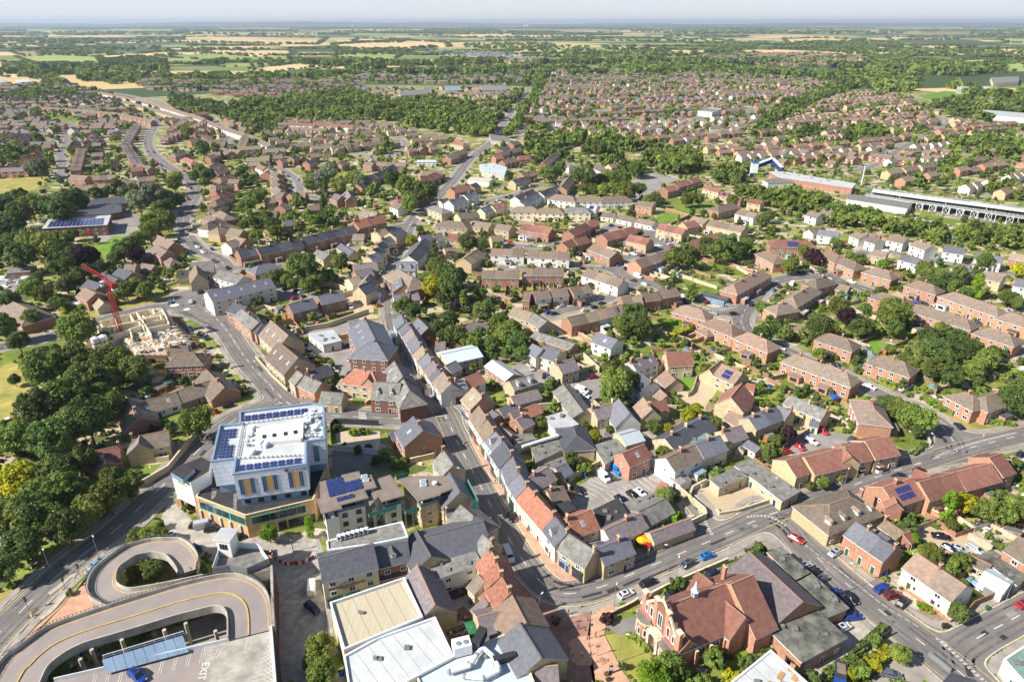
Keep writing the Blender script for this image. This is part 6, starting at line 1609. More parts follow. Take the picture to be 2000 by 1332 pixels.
part(ch,'arched_porch',b); add_door(ch,(x0 - .36,0,0),-math.pi / 2,2.0,3.2,'wood_orange')
b = MB(); sp = (Matrix.Rotation(-ch.rotation_euler.z,3,'Z') @ (P(1356,1163,11.2) - Vector((ch.location.x,ch.location.y,0)))); x = sp.x
b.box((x,0,11.9),(1.0,1.0,1.3),'clad_white'); b.tube((x,0,12.5),(x,0,12.7),.9,.9,'clad_white',8); b.tube((x,0,12.7),(x,0,13.3),.85,.42,'clad_white',8); b.tube((x,0,13.3),(x,0,15.2),.45,.04,'clad_white',8)
for k in range(4): t = k * math.pi / 2; b.box((x + .5 * math.cos(t),.5 * math.sin(t),12.0),(.1 if k % 2 == 0 else .6,.1 if k % 2 else .6,.6),'glass')
part(ch,'spirelet',b)
for k in range(4):
 for s in (-1,1):
  if k < 3: add_window(ch,(-L / 2 + 5.5 + k * 3.6,s * 6.5,1.4),0 if s < 0 else math.pi,1.6,2.6)
  b = MB(); b.prism([(-L / 2 + 3.7 + k * 3.6 + dx,s * 6.4 + dy * s) for dx,dy in ((-.35,0),(.35,0),(.35,.9),(-.35,.9))],0,4.4,'wall_orange',top='stone_trim'); part(ch,'buttress',b)
add_chimney(ch,tuple(Matrix.Rotation(-ch.rotation_euler.z,3,'Z') @ (P(1413,1127,9) - Vector((ch.location.x,ch.location.y,0)))),'wall_orange',3.2)
# ---- flat roofed buildings (photo points of the roof outline at roof height)
F_ = flat_building
F_([(1500,1080),(1525,1070),(1582,1120),(1556,1134)],3.6,'k','x','W',win=(),label='dark flat-roofed annex nearest the kerb behind the grey-roofed hall')
F_([(1557,1135),(1584,1121),(1655,1187),(1612,1206)],3.6,'k','x','W',win=(),label='long dark flat-roofed annex beside the parked black cars')
F_([(1490,1219),(1592,1190),(1652,1245),(1565,1292)],4.0,'k','x','F',label='mossy flat-roofed brick classroom block behind the red-roofed hall')
wr_ = F_([(1428,1332),(1505,1270),(1590,1345),(1500,1400)],5.5,'w','w','F',.3,win=(),label='white-roofed building at the bottom edge beside the lawn')
F_([(1960,1288),(2000,1262),(2060,1310),(2010,1345)],4.0,'w','copper','K',.3,label='white shop with pale green flat roof at the road corner')
F_([(1387,937),(1434,915),(1461,929),(1405,952)],3.2,'s','s','G',label='short arm of the grey flat-roofed garages behind the gravel yard')
F_([(1436,911),(1466,897),(1560,960),(1527,979),(1480,942)],3.2,'s','s','G',label='long arm of the grey flat-roofed garages beside the main road')
F_([(1912,1087),(1937,1075),(2010,1122),(1985,1142)],2.8,'G','x','G',win=(),label='dark flat-roofed garage row behind the white garage')
F_([(1338,862),(1375,845),(1398,855),(1365,870)],3.2,'s','copper','O',label='green-grey flat-roofed outbuilding between dark cottages and terrace')
F_([(1038,872),(1085,853),(1110,872),(1048,902)],3.6,'s','s','W',win=(),label='stained grey flat roof behind the shops left of the dark pyramid roof')
F_([(1002,850),(1038,848),(1044,858),(1006,868)],3.4,'w','s','W',win=(),label='small pale flat roof beside the silver duct')
F_([(1052,912),(1100,893),(1106,905),(1066,925)],3.2,'s','s','W',win=(),label='low pale flat roof just below the stained grey one')
F_([(1064,816),(1100,805),(1129,829),(1085,843)],3.6,'w','w','W',win=(),label='white membrane-roofed store among the back gardens')
F_([(1160,871),(1203,858),(1223,880),(1182,906)],3.2,'s','s','W',label='grey workshop roof with skylights behind the rust-roofed cottage')
F_([(1215,985),(1282,962),(1292,972),(1234,1002)],3.0,'s','s','W',win=(),label='low grey flat roof along the lower edge of the car park')
F_([(1160,997),(1205,975),(1226,1004),(1182,1032)],4.2,'G','k','W',win=(),label='black flat roof beside the lower edge of the car park')
F_([(1085,985),(1108,978),(1125,995),(1100,1004)],4.0,'s','k','W',win=(),label='black roof behind the orange-tiled shops')
F_([(602,653),(650,645),(666,666),(631,674)],3.6,'w','w','K',label='white flat-roofed showroom in the town car park')
F_([(680,628),(700,623),(707,640),(686,650)],5.6,'c','s','A',label='pale block with rooftop panels beside the large dark brick office')
F_([(842,1103),(926,1077),(939,1100),(853,1131)],5.6,'w','s','K',label='long white rendered back building with stained flat roof')
F_([(640,1076),(638,1058),(716,1036),(786,1020),(797,1050),(728,1064)],9.8,'c','s','K',.35,win=(),label='grey flat roof section of the cream store, carrying white air units')
F_([(699,1112),(797,1086),(800,1108),(735,1128)],3.4,'k','d','O',win=(),label='low slate lean-to beside the cream store')
F_([(645,1180),(790,1131),(826,1208),(733,1246),(672,1272)],7.0,'c','c','W',.7,win=(),label='warehouse with ribbed cream roof behind the pedestrian street')
F_([(672,1283),(735,1248),(850,1207),(886,1284),(800,1330),(690,1400)],6.6,'w','w','W',.5,win=(),label='warehouse with large smooth white roof at the bottom edge')
F_([(808,1312),(880,1285),(985,1240),(1012,1250),(1048,1345),(850,1400)],6.2,'s','M','W',.4,win=(),label='pale ribbed metal roof crowded with ducts at the bottom edge')
F_([(752,1046),(770,1042),(790,1080),(770,1086)],5,'G','k','O',win=(),label='black roof in the shade behind the slate warehouse')
F_([(140,420),(160,404),(210,399),(236,401),(238,414),(208,420)],4,'D','d','F',label='dark flat-roofed school block behind the solar-roofed hall')
F_([(158,398),(188,389),(246,384),(247,398),(200,401)],4,'k','d','F',label='rear flat-roofed school block beside the grey willow')
F_([(936,322),(966,320),(990,328),(985,342),(945,335)],5,'G','M','K',label='petrol station shop with pale flat roof beside the north road')
F_([(1340,233),(1362,227),(1381,230),(1364,237)],3.5,'k','s','W',win=(),label='low grey-roofed annex in front of the white three-storey block')
F_([(1363,217.5),(1384,211.5),(1410,213.5),(1391,220.5)],9,'w','s','A',.4,label='white three-storey block standing above the far brown roofs')
F_([(955,262),(990,268),(1000,280),(960,275)],4,'G','s','K',win=(),label='low white parapet of the bridge at the end of the north road')
F_([(780,178),(840,175),(840,185),(782,187)],7,'w','s','K',win=(),label='long pale school building among the far trees')
F_([(870,170),(897,169),(897,177),(871,178)],7,'w','clad_blue','K',win=(),label='blue-roofed building among the far houses')
F_([(940,169),(988,168),(989,176),(941,177)],7,'G','s','K',win=(),label='long grey building beside the tree-lined avenue')
F_([(1935,152),(1990,150),(1990,160),(1940,163)],8,'w','s','W',win=(),label='white walled shed at the far right beside the airfield')
F_([(1870,170),(1930,169),(1930,177),(1868,177)],6,'w','w','W',win=(),label='long white roofed shed near the playing field')
F_([(1920,215),(2010,222),(2010,232),(1940,226)],6,'w','w','W',win=(),label='long white roofed sheds among trees at the right edge')
F_([(30,158),(55,155),(58,160),(32,163)],6,'w','w','W',win=(),label='white roofed farm shed near the left edge')
F_([(0,156),(12,155),(12,160),(0,162)],6,'w','w','W',win=(),label='white roofed shed touching the left edge')
F_([(1700,1140),(1712,1136),(1722,1142),(1710,1147)],.8,'k','s','O',win=(),label='brick front step beside the white terrace')
F_([(1845,1332),(1860,1316),(1902,1330),(1895,1360),(1850,1360)],3.4,'s','d','O',win=(),label='dark slate roof at the bottom edge by the stone gate posts')
for x,y in ((1546,1303),(1525,1319),(1553,1321),(1503,1338)):
 b = MB(); p = P(x,y,5.6); b.box((p.x - wr_[2][0],p.y - wr_[2][1],5.6),(1.0,2.2,.1),'clad_tan',-.7); b.build('roof_light',wr_[1])
# school hall with curved roof and solar strip
sc_,ro,cc,RR = F_([(83,447),(96,429),(216,421),(209,440)],6.4,'D','w','F',name='school_hall',label='school hall with curved white roof and a long strip of solar panels')
b = MB(); q = [P(x,y,6.7) for x,y in ((92,444),(99,433),(205,426),(202,439))]
for k in range(14):
 a,c,e,f = q[0].lerp(q[3],k / 14),q[0].lerp(q[3],(k + .85) / 14),q[1].lerp(q[2],(k + .85) / 14),q[1].lerp(q[2],k / 14); b.poly([(v.x - cc[0],v.y - cc[1],6.72) for v in (a,c,e,f)],'solar')
b.build('solar_panel',ro)
b = MB(); w0,w1 = P(160,460,0),P(185,457,0)
for k,m in enumerate(('panel_yellow','panel_green','car_red')): b.box((P(163 + k * 7,450,3).x - cc[0],P(163,452.5,3).y - cc[1] - 1.0,3),(2.6,.2,1.6),m)
b.build('coloured_panel',sc_)
# cream store lettering and air units
hcb = [t for t in THINGS if t[0].name.startswith('shop_building')]
a,c = P(630,1150,5.6),P(697,1130,5.6); d = c - a; m = a.lerp(c,.5); rz = math.atan2(d.y,d.x)
_t = P(675,1076.5,10.8); ob = min([t for t in THINGS if t[0].name.startswith('shop_building')],key=lambda t: math.hypot(t[0].location.x - _t.x,t[0].location.y - _t.y))[0]; ob.name = 'furniture_store'
THINGS[[t[0] for t in THINGS].index(ob)][2] = 'cream rendered store with slate roof and red lettering on its gable side'
b = Matrix.Rotation(-ob.rotation_euler.z,3,'Z') @ (m - ob.location)
Lh = 4.85
text(ob,'homecomforts',1.35,(-1.0,-Lh,5.42),(math.pi / 2,0,0),'text_red')
b = MB()
for k in range(20): t0,t1 = k * math.pi / 10,(k + 1) * math.pi / 10; b.tube((1.6 * math.cos(t0),0,.85 * math.sin(t0)),(1.6 * math.cos(t1),0,.85 * math.sin(t1)),.05,.05,'text_red',4,False)
b.build('oval_logo',ob,(-1.2,-Lh,5.42))
acs = empty('air_unit_row',tuple(P(690,1054,9.8))); acs.location.z = 9.9; p0 = P(663,1054,10); p1 = P(716,1040,10)
for k in range(7):
 b = MB(); b.box((0,0,.8),(.9,.9,1.5),'metal_white'); b.tube((0,-.46,.95),(0,-.5,.95),.36,.36,'metal_dark',12); b.tube((0,-.46,.3),(0,-.5,.3),.2,.2,'metal_dark',8)
 q = p0.lerp(p1,k / 6) - acs.location; b.build('fan_unit',acs,(q.x,q.y,0))
tag(acs,'','air conditioner',label='row of seven white air units on the flat roof of the cream store')
# ducts on the pale metal roof
dc = P(930,1300,6.4); du = empty('roof_plant',(dc.x,dc.y,6.3)); b = MB(); b.box((-3,3.4,1.5),(3.6,2.6,2.4),'metal_white',.3)
for q in ((-3.6,3.0),(-2.2,3.4)): b.tube((*q,2.7),(*q,2.9),.5,.5,'metal_grey',10)
b.build('chiller',du)
b = MB(); b.box((.4,5.4,1.4),(1.8,4.2,2.2),'metal_dark',-.35); b.box((5.5,1.2,.8),(4.5,1.2,1.4),'metal_dark',.3); b.build('dark_duct',du)
b = MB(); pts = [(-5,-2,1),(-1,-.6,1),(0,1.8,1),(1.2,3.6,1),(3.4,1.4,1),(4.6,-1.6,1),(1.6,-3.4,1),(-2,-3.0,1)]
for p,q in zip(pts[:-1],pts[1:]): b.tube(p,q,.48,.48,'metal_white',10)
for p in pts: b.ball(p,.55,'metal_grey'); b.tube((p[0],p[1],0),p,.1,.1,'metal_grey',5)
b.build('silver_duct',du); tag(du,'','ventilation plant',label='silver ducts and white chiller on the pale metal roof')
a,c = P(1090,850,5),P(1020,872,4.5); b = MB(); b.tube((0,0,0),tuple(c - a),.5,.5,'metal_white',8); b.tube(tuple((c - a) * .4),tuple((c - a) * .4 - Vector((0,0,1))),.15,.15,'metal_grey',5); o = b.build('exhaust_duct',None,a); tag(o,'','duct',label='long silver duct across the flat roofs by the dark pyramid roof')
# ---- railway station: brick building, footbridge, decked car park
st,ro,cc,RR = F_([(1503,336),(1530,336),(1671,359),(1664,368),(1521,347)],5.2,'k','w','F',name='station_building',label='long brick railway station building with pale grey roof')
for x,y in ((1531,340),(1559,344),(1584,349),(1616,354)): p = P(x,y,5.4); add_chimney(ro,(p.x - cc[0],p.y - cc[1],5.4),'wall_brick',1.6)
p0,p1,p2 = P(1473,330,6),P(1507,322,8),P(1527,334,5); fb = empty('footbridge',(p1.x,p1.y,0)); q0,q1,q2 = (Vector((p.x - p1.x,p.y - p1.y,0)) for p in (p0,p1,p2))
b = MB(); b.box((q0.x,q0.y,5.5),(5,5,11),'metal_white'); b.box((q0.x,q0.y,11.3),(5.4,5.4,.6),'sign_blue'); b.build('lift_tower',fb)
b = MB()
for (p,zp),(q,zq) in (((q0,6),(q1,10.5)),((q1,10.5),(q2,4.5))):
 n_ = Vector((-(q - p).y,(q - p).x,0)).normalized() * 1.8
 for s in (-1,1):
  a,c = p + n_ * s,q + n_ * s; f = [(a.x,a.y,zp),(c.x,c.y,zq),(c.x,c.y,zq + 2.6),(a.x,a.y,zp + 2.6)]; b.poly(f,'sign_blue'); b.poly(f[::-1],'sign_blue')
 f = [(p - n_),(q - n_),(q + n_),(p + n_)]; zz = (zp + 3.4,zq + 3.4,zq + 3.4,zp + 3.4); b.poly([(v.x * 1,v.y,z) for v,z in zip(f,zz)],'metal_white'); b.poly([(v.x,v.y,z - .3) for v,z in zip(f,zz)][::-1],'metal_white'); b.poly([(v.x,v.y,z - 3.3) for v,z in zip(f,zz)],'concrete')
for q in (q1,q2,q1.lerp(q2,.5),q0.lerp(q1,.5)): b.box((q.x,q.y,2.2),(.6,3,4.4),'metal_white')
b.build('stair_flight',fb); tag(fb,'','footbridge',label='blue and white railway footbridge beside the station building')
zc = 5.0; pk = empty('decked_car_park',tuple(P(1850,402,0))); o_ = pk.location
def sr(x,y,z): p = P(x,y,z); return Vector((p.x - o_.x,p.y - o_.y,z))
U_ = [(1705,369),(1760,377),(1850,389),(1930,399),(2060,416)]; V_ = [(1690,381),(1775,394),(1850,404),(1930,416),(2060,435)]
b = MB(); U,V = [sr(*p,zc) for p in U_],[sr(*p,zc) for p in V_]
for i in range(4):
 q = [V[i],V[i + 1],U[i + 1],U[i]]; b.poly(q,'roof_moss'); b.poly([v - Vector((0,0,.6)) for v in q][::-1],'concrete')
b.build('deck',pk)
b = MB()
for E_ in (U,V):
 for p,q in zip(E_[:-1],E_[1:]):
  for z0,z1 in ((-.6,.1),(.5,.7),(1.0,1.25)): b.poly([(p.x,p.y,p.z + z0),(q.x,q.y,q.z + z0),(q.x,q.y,q.z + z1),(p.x,p.y,p.z + z1)],'metal_white'); b.poly([(p.x,p.y,p.z + z0),(q.x,q.y,q.z + z0),(q.x,q.y,q.z + z1),(p.x,p.y,p.z + z1)][::-1],'metal_white')
b.build('railing',pk)
b = MB(); Z = [(sr(*p,7.2),sr(p[0] - 2,p[1] + 5.5,7.2)) for p in U_]
for (p,q),(r,t_) in zip(Z[:-1],Z[1:]): b.poly([q,t_,r,p],'metal_white'); b.poly([p - Vector((0,0,.3)),r - Vector((0,0,.3)),t_ - Vector((0,0,.3)),q - Vector((0,0,.3))],'metal_white'); b.poly([q - Vector((0,0,.3)),t_ - Vector((0,0,.3)),t_,q],'metal_white'); b.tube((q.x,q.y,5),(q.x,q.y,7),.15,.15,'metal_white',4)
b.build('platform_canopy',pk)
for k in range(24):
 t = k / 23 * 4; i = min(3,int(t)); p = V[i].lerp(V[i + 1],t - i); q = U[i].lerp(U[i + 1],t - i); d = (V[i + 1] - V[i]).normalized()
 b = MB(); b.tube((p.x,p.y,0),(p.x,p.y,zc),.22,.22,'metal_white',5)
 if k % 2: b.tube((p.x + d.x * 3.6,p.y + d.y * 3.6,0),(p.x,p.y,zc),.14,.14,'metal_white',4); b.tube((p.x,p.y,0),(p.x + d.x * 3.6,p.y + d.y * 3.6,zc),.14,.14,'metal_white',4); b.tube((p.x + d.x * 3.6,p.y + d.y * 3.6,0),(p.x + d.x * 3.6,p.y + d.y * 3.6,zc),.2,.2,'metal_white',4)
 b.build('braced_post',pk)
b = MB()
for k in range(60):
 t = k / 59 * 4; i = min(3,int(t)); p = U[i].lerp(U[i + 1],t - i); q = V[i].lerp(V[i + 1],t - i)
 for a,c in ((p.lerp(q,.05),p.lerp(q,.35)),(p.lerp(q,.95),p.lerp(q,.65))): b.poly([(a.x - .1,a.y,zc + .02),(c.x - .1,c.y,zc + .02),(c.x + .1,c.y,zc + .02),(a.x + .1,a.y,zc + .02)],'paint_white')
b.build('bay_marking',pk); tag(pk,'','car park',label='long decked station car park with white rails and cross-braced posts')
F_([(1655,380),(1700,383),(1782,398),(1772,408),(1720,400),(1655,390)],4.2,'w','s','F',win=(),name='station_canopy',label='grey-roofed white canopy in front of the decked station car park')
F_([(1490,352),(1530,346),(1550,356),(1500,358)],4.2,'w','s','F',win=(),name='platform_canopy',label='pale platform canopy below the brick station building')
a = P(1682,362,0); b = MB(); b.tube((0,0,0),(0,0,17),.5,.35,'metal_white',6); b.box((0,0,17),(4,.6,.6),'metal_white'); b.box((0,0,16.3),(1.2,1.2,.8),'metal_grey'); o = b.build('signal_mast',None,a); tag(o,'','mast',label='tall pale mast at the end of the station building')
bs = MB(); bs.box((0,0,1.8),(11,2.5,2.8),'car_lightblue'); bs.box((2.5,0,1.8),(6,2.52,2.82),'text_green'); bs.box((0,0,2.1),(10.2,2.56,.9),'glass');
for x in (-3.6,3.4):
 for y in (-1.2,1.2): bs.tube((x,y - .1,.5),(x,y + .1,.5),.5,.5,'tyre',10)
o = bs.build('bus',None,P(1477,345,0),.05); tag(o,'','bus',label='blue and lime bus waiting beside the station footbridge')
# ---- building site: unroofed block walls, crane, silos
sc0 = P(262,640,0); site = empty('building_under_construction',(sc0.x,sc0.y,0))
def sp_(x,y,z): p = P(140 + x / 6.054,500 + y / 6.054,z); return Vector((p.x - sc0.x,p.y - sc0.y,z))
Hh = 5.6; b = MB()
def swall(pts,z0=0,z1=Hh,m='wall_cream',th=.45):
 q = [sp_(x,y,Hh) for x,y in pts]
 for p,s in zip(q[:-1],q[1:]):
  d = s - p; b.box(((p.x + s.x) / 2,(p.y + s.y) / 2,(z0 + z1) / 2),(d.length + th * .9,th,z1 - z0),m,math.atan2(d.y,d.x))
swall([(290,800),(380,760),(880,632),(1060,620),(1110,700),(1150,800)]); swall([(290,800),(365,955),(570,900)]); swall([(370,855),(500,820),(830,745),(1060,655)]); swall([(345,800),(375,860)],0,5.59)
swall([(510,740),(545,850)],0,5.58); swall([(690,690),(735,770)],0,5.57); swall([(765,665),(825,745),(880,830),(940,930)],0,5.56); swall([(960,630),(980,680)],0,5.55)
swall([(840,705),(880,740),(1090,680)],0,5.54); swall([(920,720),(1040,695),(1060,730)],0,5.53); swall([(870,795),(1090,740)],0,5.52); swall([(900,850),(1150,800)],0,5.51)
swall([(440,860),(450,910)],0,5.5); swall([(480,830),(620,800),(790,770),(850,830)],0,5.5); swall([(680,860),(820,815)],0,5.49); swall([(680,860),(715,960)],0,5.48); swall([(680,870),(560,900)],0,5.47)
b.build('block_wall',site)
b = MB(); rnd = random.Random(11)
for k in range(1300):
 u,v = rnd.random(),rnd.random()
 A0 = sp_(600,960,3).lerp(sp_(1150,810,3),u); B0 = sp_(770,1150,3).lerp(sp_(1370,1030,3),u); p = A0.lerp(B0,v)
 b.box((p.x,p.y,2.2 + rnd.random() * .8),(rnd.uniform(.3,2.0),rnd.uniform(.3,1.2),rnd.uniform(.3,1.4)),rnd.choice(['render_white','wall_cream','rubble','fence_pale','clad_tan','stone_trim','metal_grey']),rnd.choice([-.25,1.3,-.25,1.3,.4]))
q = [sp_(*p,2.3) for p in ((570,960),(700,930),(1160,810),(1390,1030),(1180,1160),(770,1160),(600,1040))]; b.prism([(v.x,v.y) for v in q],0,2.2,'wall_darkbrick',top='rubble')
o = b.build('half_laid_blockwork',site); o['kind'] = 'stuff'
b = MB()
for k in range(110):
 t = k / 109; e = [(300,800),(880,640),(1090,640),(1170,800),(1390,1010),(1190,1160),(760,1150)]; tt = t * 5.99; i = int(tt); p = sp_(*e[i],5).lerp(sp_(*e[i + 1],5),tt - i)
 b.tube((p.x,p.y + .8,0),(p.x + rnd.uniform(-.2,.2),p.y + .8,7.5),.06,.06,'metal_grey',4)
 if k % 3 == 0: b.box((p.x,p.y + .6,4.4),(2.6,.9,.08),'fence_pale',-.25)
b.build('scaffold_pole',site); FOOT.append((sc0.x,sc0.y,1,0,22,18))
tag(site,'','building site',label='roofless half-built block walls beside the red tower crane')
cb = P(239,662,0); cr = empty('tower_crane',tuple(cb)); b = MB(); ht = 25
for s in range(2):
 for t in range(2): b.tube((s * 1.6 - .8,t * 1.6 - .8,0),(s * 1.6 - .8,t * 1.6 - .8,ht),.1,.1,'crane_red',4)
for k in range(13):
 z0,z1 = k * ht / 13,(k + 1) * ht / 13
 for a,c in (((-.8,-.8),(.8,-.8)),((.8,-.8),(.8,.8)),((.8,.8),(-.8,.8)),((-.8,.8),(-.8,-.8))):
  b.tube((*a,z0),(*c,z1),.075,.075,'crane_red',4,False); b.tube((*c,z0),(*a,z1),.075,.075,'crane_red',4,False); b.tube((*a,z1),(*c,z1),.065,.065,'crane_red',4,False)
b.build('mast',cr)
tip = P(162,519,26.5); d = Vector((tip.x - cb.x,tip.y - cb.y,0)); Lj = d.length; ang = math.atan2(d.y,d.x); b = MB()
for y,z in ((-.7,26),(.7,26),(0,27.3)): b.tube((0,y,z),(Lj,y * .8,z),.09,.09,'crane_red',4)
for k in range(16):
 x0,x1 = k * Lj / 16,(k + 1) * Lj / 16
 for y in (-.7,.7): b.tube((x0,y,26),((x0 + x1) / 2,0,27.3),.065,.065,'crane_red',4,False); b.tube(((x0 + x1) / 2,0,27.3),(x1,y,26),.065,.065,'crane_red',4,False)
 b.tube((x0,-.7,26),(x0,.7,26),.06,.06,'crane_red',4,False)
b.build('jib',cr,(0,0,0),ang)
b = MB(); b.box((-3.5,0,25.9),(7,1.5,.5),'crane_red'); b.box((-6.6,0,25.2),(1.6,2,2.2),'crane_red'); b.box((-6.6,0,23.9),(1.6,2.0,.9),'metal_white'); b.tube((0,0,26),(0,0,29),.2,.1,'crane_red',4); b.build('counter_jib',cr,(0,0,0),ang)
b = MB(); b.box((1.2,1.6,24.6),(1.6,1.4,2),'metal_white'); b.box((1.2,2.32,24.9),(1.3,.06,1.0),'glass'); b.build('cab',cr,(0,0,0),ang)
tag(cr,'','crane',label='red lattice tower crane standing over the building site')
for x,y,w_ in ((194,694,'left'),(209,690,'right')):
 b = MB(); b.tube((0,0,3),(0,0,7.6),1.5,1.5,'metal_white',14); b.tube((0,0,5.2),(0,0,5.7),1.53,1.53,'crane_red',14); b.tube((0,0,7.6),(0,0,8.1),1.5,.5,'metal_white',14); b.tube((0,0,1),(0,0,3),.3,1.5,'metal_white',14)
 s_ = empty('silo',tuple(P(x,y,0))); b.build('tank',s_); b = MB()
 for k in range(4): t = k * math.pi / 2 + .7; b.tube((1.4 * math.cos(t),1.4 * math.sin(t),0),(1.4 * math.cos(t),1.4 * math.sin(t),3.2),.1,.1,'metal_grey',4)
 b.build('leg_frame',s_); tag(s_,'','silo','mortar silos','white mortar silo with red band, the %s one of two on the building site' % w_)
# ---------------------------------------------------------------- vegetation
rng = np.random.default_rng(3)
def leaf_cloud(nclump,nleaf,size,squash=.85,kind='round',core=.55):
 """vertices (k*4,3) of small leaf-spray quads gathered in clumps through a crown of radius ~1 centred on the origin"""
 c = []
 while len(c) < nclump:
  p = rng.uniform(-1,1,3); r = np.linalg.norm(p)
  if kind == 'cone':
   h = rng.uniform(0,1) ** .8; a = rng.uniform(0,6.283); rr = (1 - h) ** .8 * .75 * rng.uniform(.5,1); c.append((rr * math.cos(a),rr * math.sin(a),(h * 2 - 1) * 1.9,.26 + .25 * (1 - h)))
  elif kind == 'column':
   h = rng.uniform(-1,1); a = rng.uniform(0,6.283); rr = math.sqrt(max(0,1 - h * h)) * .62 * rng.uniform(.6,1); c.append((rr * math.cos(a),rr * math.sin(a),h * 1.9,.34))
  elif r < 1 and r > core * rng.uniform(.4,1):
   p[2] *= squash; s = rng.uniform(.13,.37); c.append((p[0] * (1 - s * .7),p[1] * (1 - s * .7),p[2] * (1 - s * .6),s))
 c = np.array(c); V = []
 for x,y,z,s in c:
  d = rng.normal(size=(nleaf,3)); d /= np.linalg.norm(d,axis=1)[:,None]; d[:,2] = np.where(d[:,2] < -.35,-d[:,2],d[:,2])
  p = d * s * rng.uniform(.72,1.08,(nleaf,1)) + (x,y,z)
  n = d + rng.normal(scale=.45,size=(nleaf,3)); n /= np.linalg.norm(n,axis=1)[:,None]
  t = np.cross(n,rng.normal(size=(nleaf,3))); t /= np.linalg.norm(t,axis=1)[:,None]; w = np.cross(n,t)
  k = size * rng.uniform(.6,1.3,(nleaf,1)); t = t * k; w = w * k * .8
  V.append(np.stack([p - t - w,p + t - w * .6,p + t * .8 + w,p - t * .9 + w * .9],1).reshape(-1,3))
 return np.concatenate(V)
def quads_mesh(name,V,mats):
 me = bpy.data.meshes.new(name); n = len(V); q = n // 4
 me.vertices.add(n); me.vertices.foreach_set('co',V.astype(np.float32).ravel())
 me.loops.add(n); me.loops.foreach_set('vertex_index',np.arange(n,dtype=np.int32))
 me.polygons.add(q); me.polygons.foreach_set('loop_start',np.arange(0,n,4,dtype=np.int32)); me.polygons.foreach_set('loop_total',np.full(q,4,np.int32))
 for m in mats: me.materials.append(MATS[m])
 me.update(calc_edges=True); return me
CROWN = {'round': [quads_mesh('crown',leaf_cloud(76,84,.052,.82),['leaf']) for _ in range(5)],
         'column': [quads_mesh('crown',leaf_cloud(40,70,.07,kind='column'),['leaf']) for _ in range(2)],
         'cone': [quads_mesh('crown',leaf_cloud(46,60,.07,kind='cone'),['leaf']) for _ in range(2)],
         'bush': [quads_mesh('crown',leaf_cloud(16,55,.12,.8,core=.3),['leaf']) for _ in range(3)]}
TRUNK = {}
def trunk_mesh(kind):
 b = MB()
 if kind == 'round':
  b.tube((0,0,-.02),(.02,0,.5),.06,.042,'bark',7,False)
  for k in range(6): a = k * 1.05 + .3; b.tube((.02,0,.42 + .02 * k),(.45 * math.cos(a),.45 * math.sin(a),.95 + .1 * (k % 3)),.028,.008,'bark',5,False)
  b.tube((.02,0,.5),(.05,.03,1.25),.04,.01,'bark',6,False)
 else: b.tube((0,0,-.02),(0,0,1.6),.06,.02,'bark',6,False)
 return b.mesh('trunk')
for k in ('round','column','cone','bush'): TRUNK[k] = trunk_mesh(k)
LEAF = dict(g='leaf',d='leaf_dark',l='leaf_light',y='leaf_yellow',G='leaf_grey',p='leaf_purple',L='leaf_lime')
LW = dict(g='green',d='dark green',l='light green',y='yellow',G='silver-grey',p='dark purple',L='bright lime-green')
TREES_AT = []
tr_rnd = random.Random(21)
def tree_at(x,y,R,col='g',shape='round',name='tree',bare=False):
 """tree standing at ground point (x, y) with crown radius R metres"""
 root = empty(name,(x,y,0),tr_rnd.uniform(0,6.28)); me = tr_rnd.choice(CROWN[shape])
 hz = dict(round=1.25,column=2.0,cone=2.0,bush=.72)[shape] * R
 vs = tr_rnd.uniform(.9,1.12)
 c = link('crown',me,root,(0,0,hz * vs),0,(R,R * tr_rnd.uniform(.9,1.1),R * vs))
 c.material_slots[0].link = 'OBJECT'; c.material_slots[0].material = MATS[LEAF[col]]
 if shape != 'bush' or R > 1.2:
  t = link('trunk',TRUNK[shape],root,(0,0,0),0,(R,R,R * vs * (1 if shape != 'bush' else .5)))
 TREES_AT.append((x,y,R)); return root
def tree_px(cx,cy,rpx,col='g',shape='round',name='tree'):
 """crown seen centred on photo point (cx, cy) with radius rpx pixels"""
 p = P(cx,cy,6)
 for _ in range(4):
  s = FPX / PROJ(p)[2]; R = rpx / s; hz = dict(round=1.25,column=2.0,cone=1.9,bush=.72)[shape] * R; p = P(cx,cy,hz)
 return tree_at(p.x,p.y,R,col,shape,name)
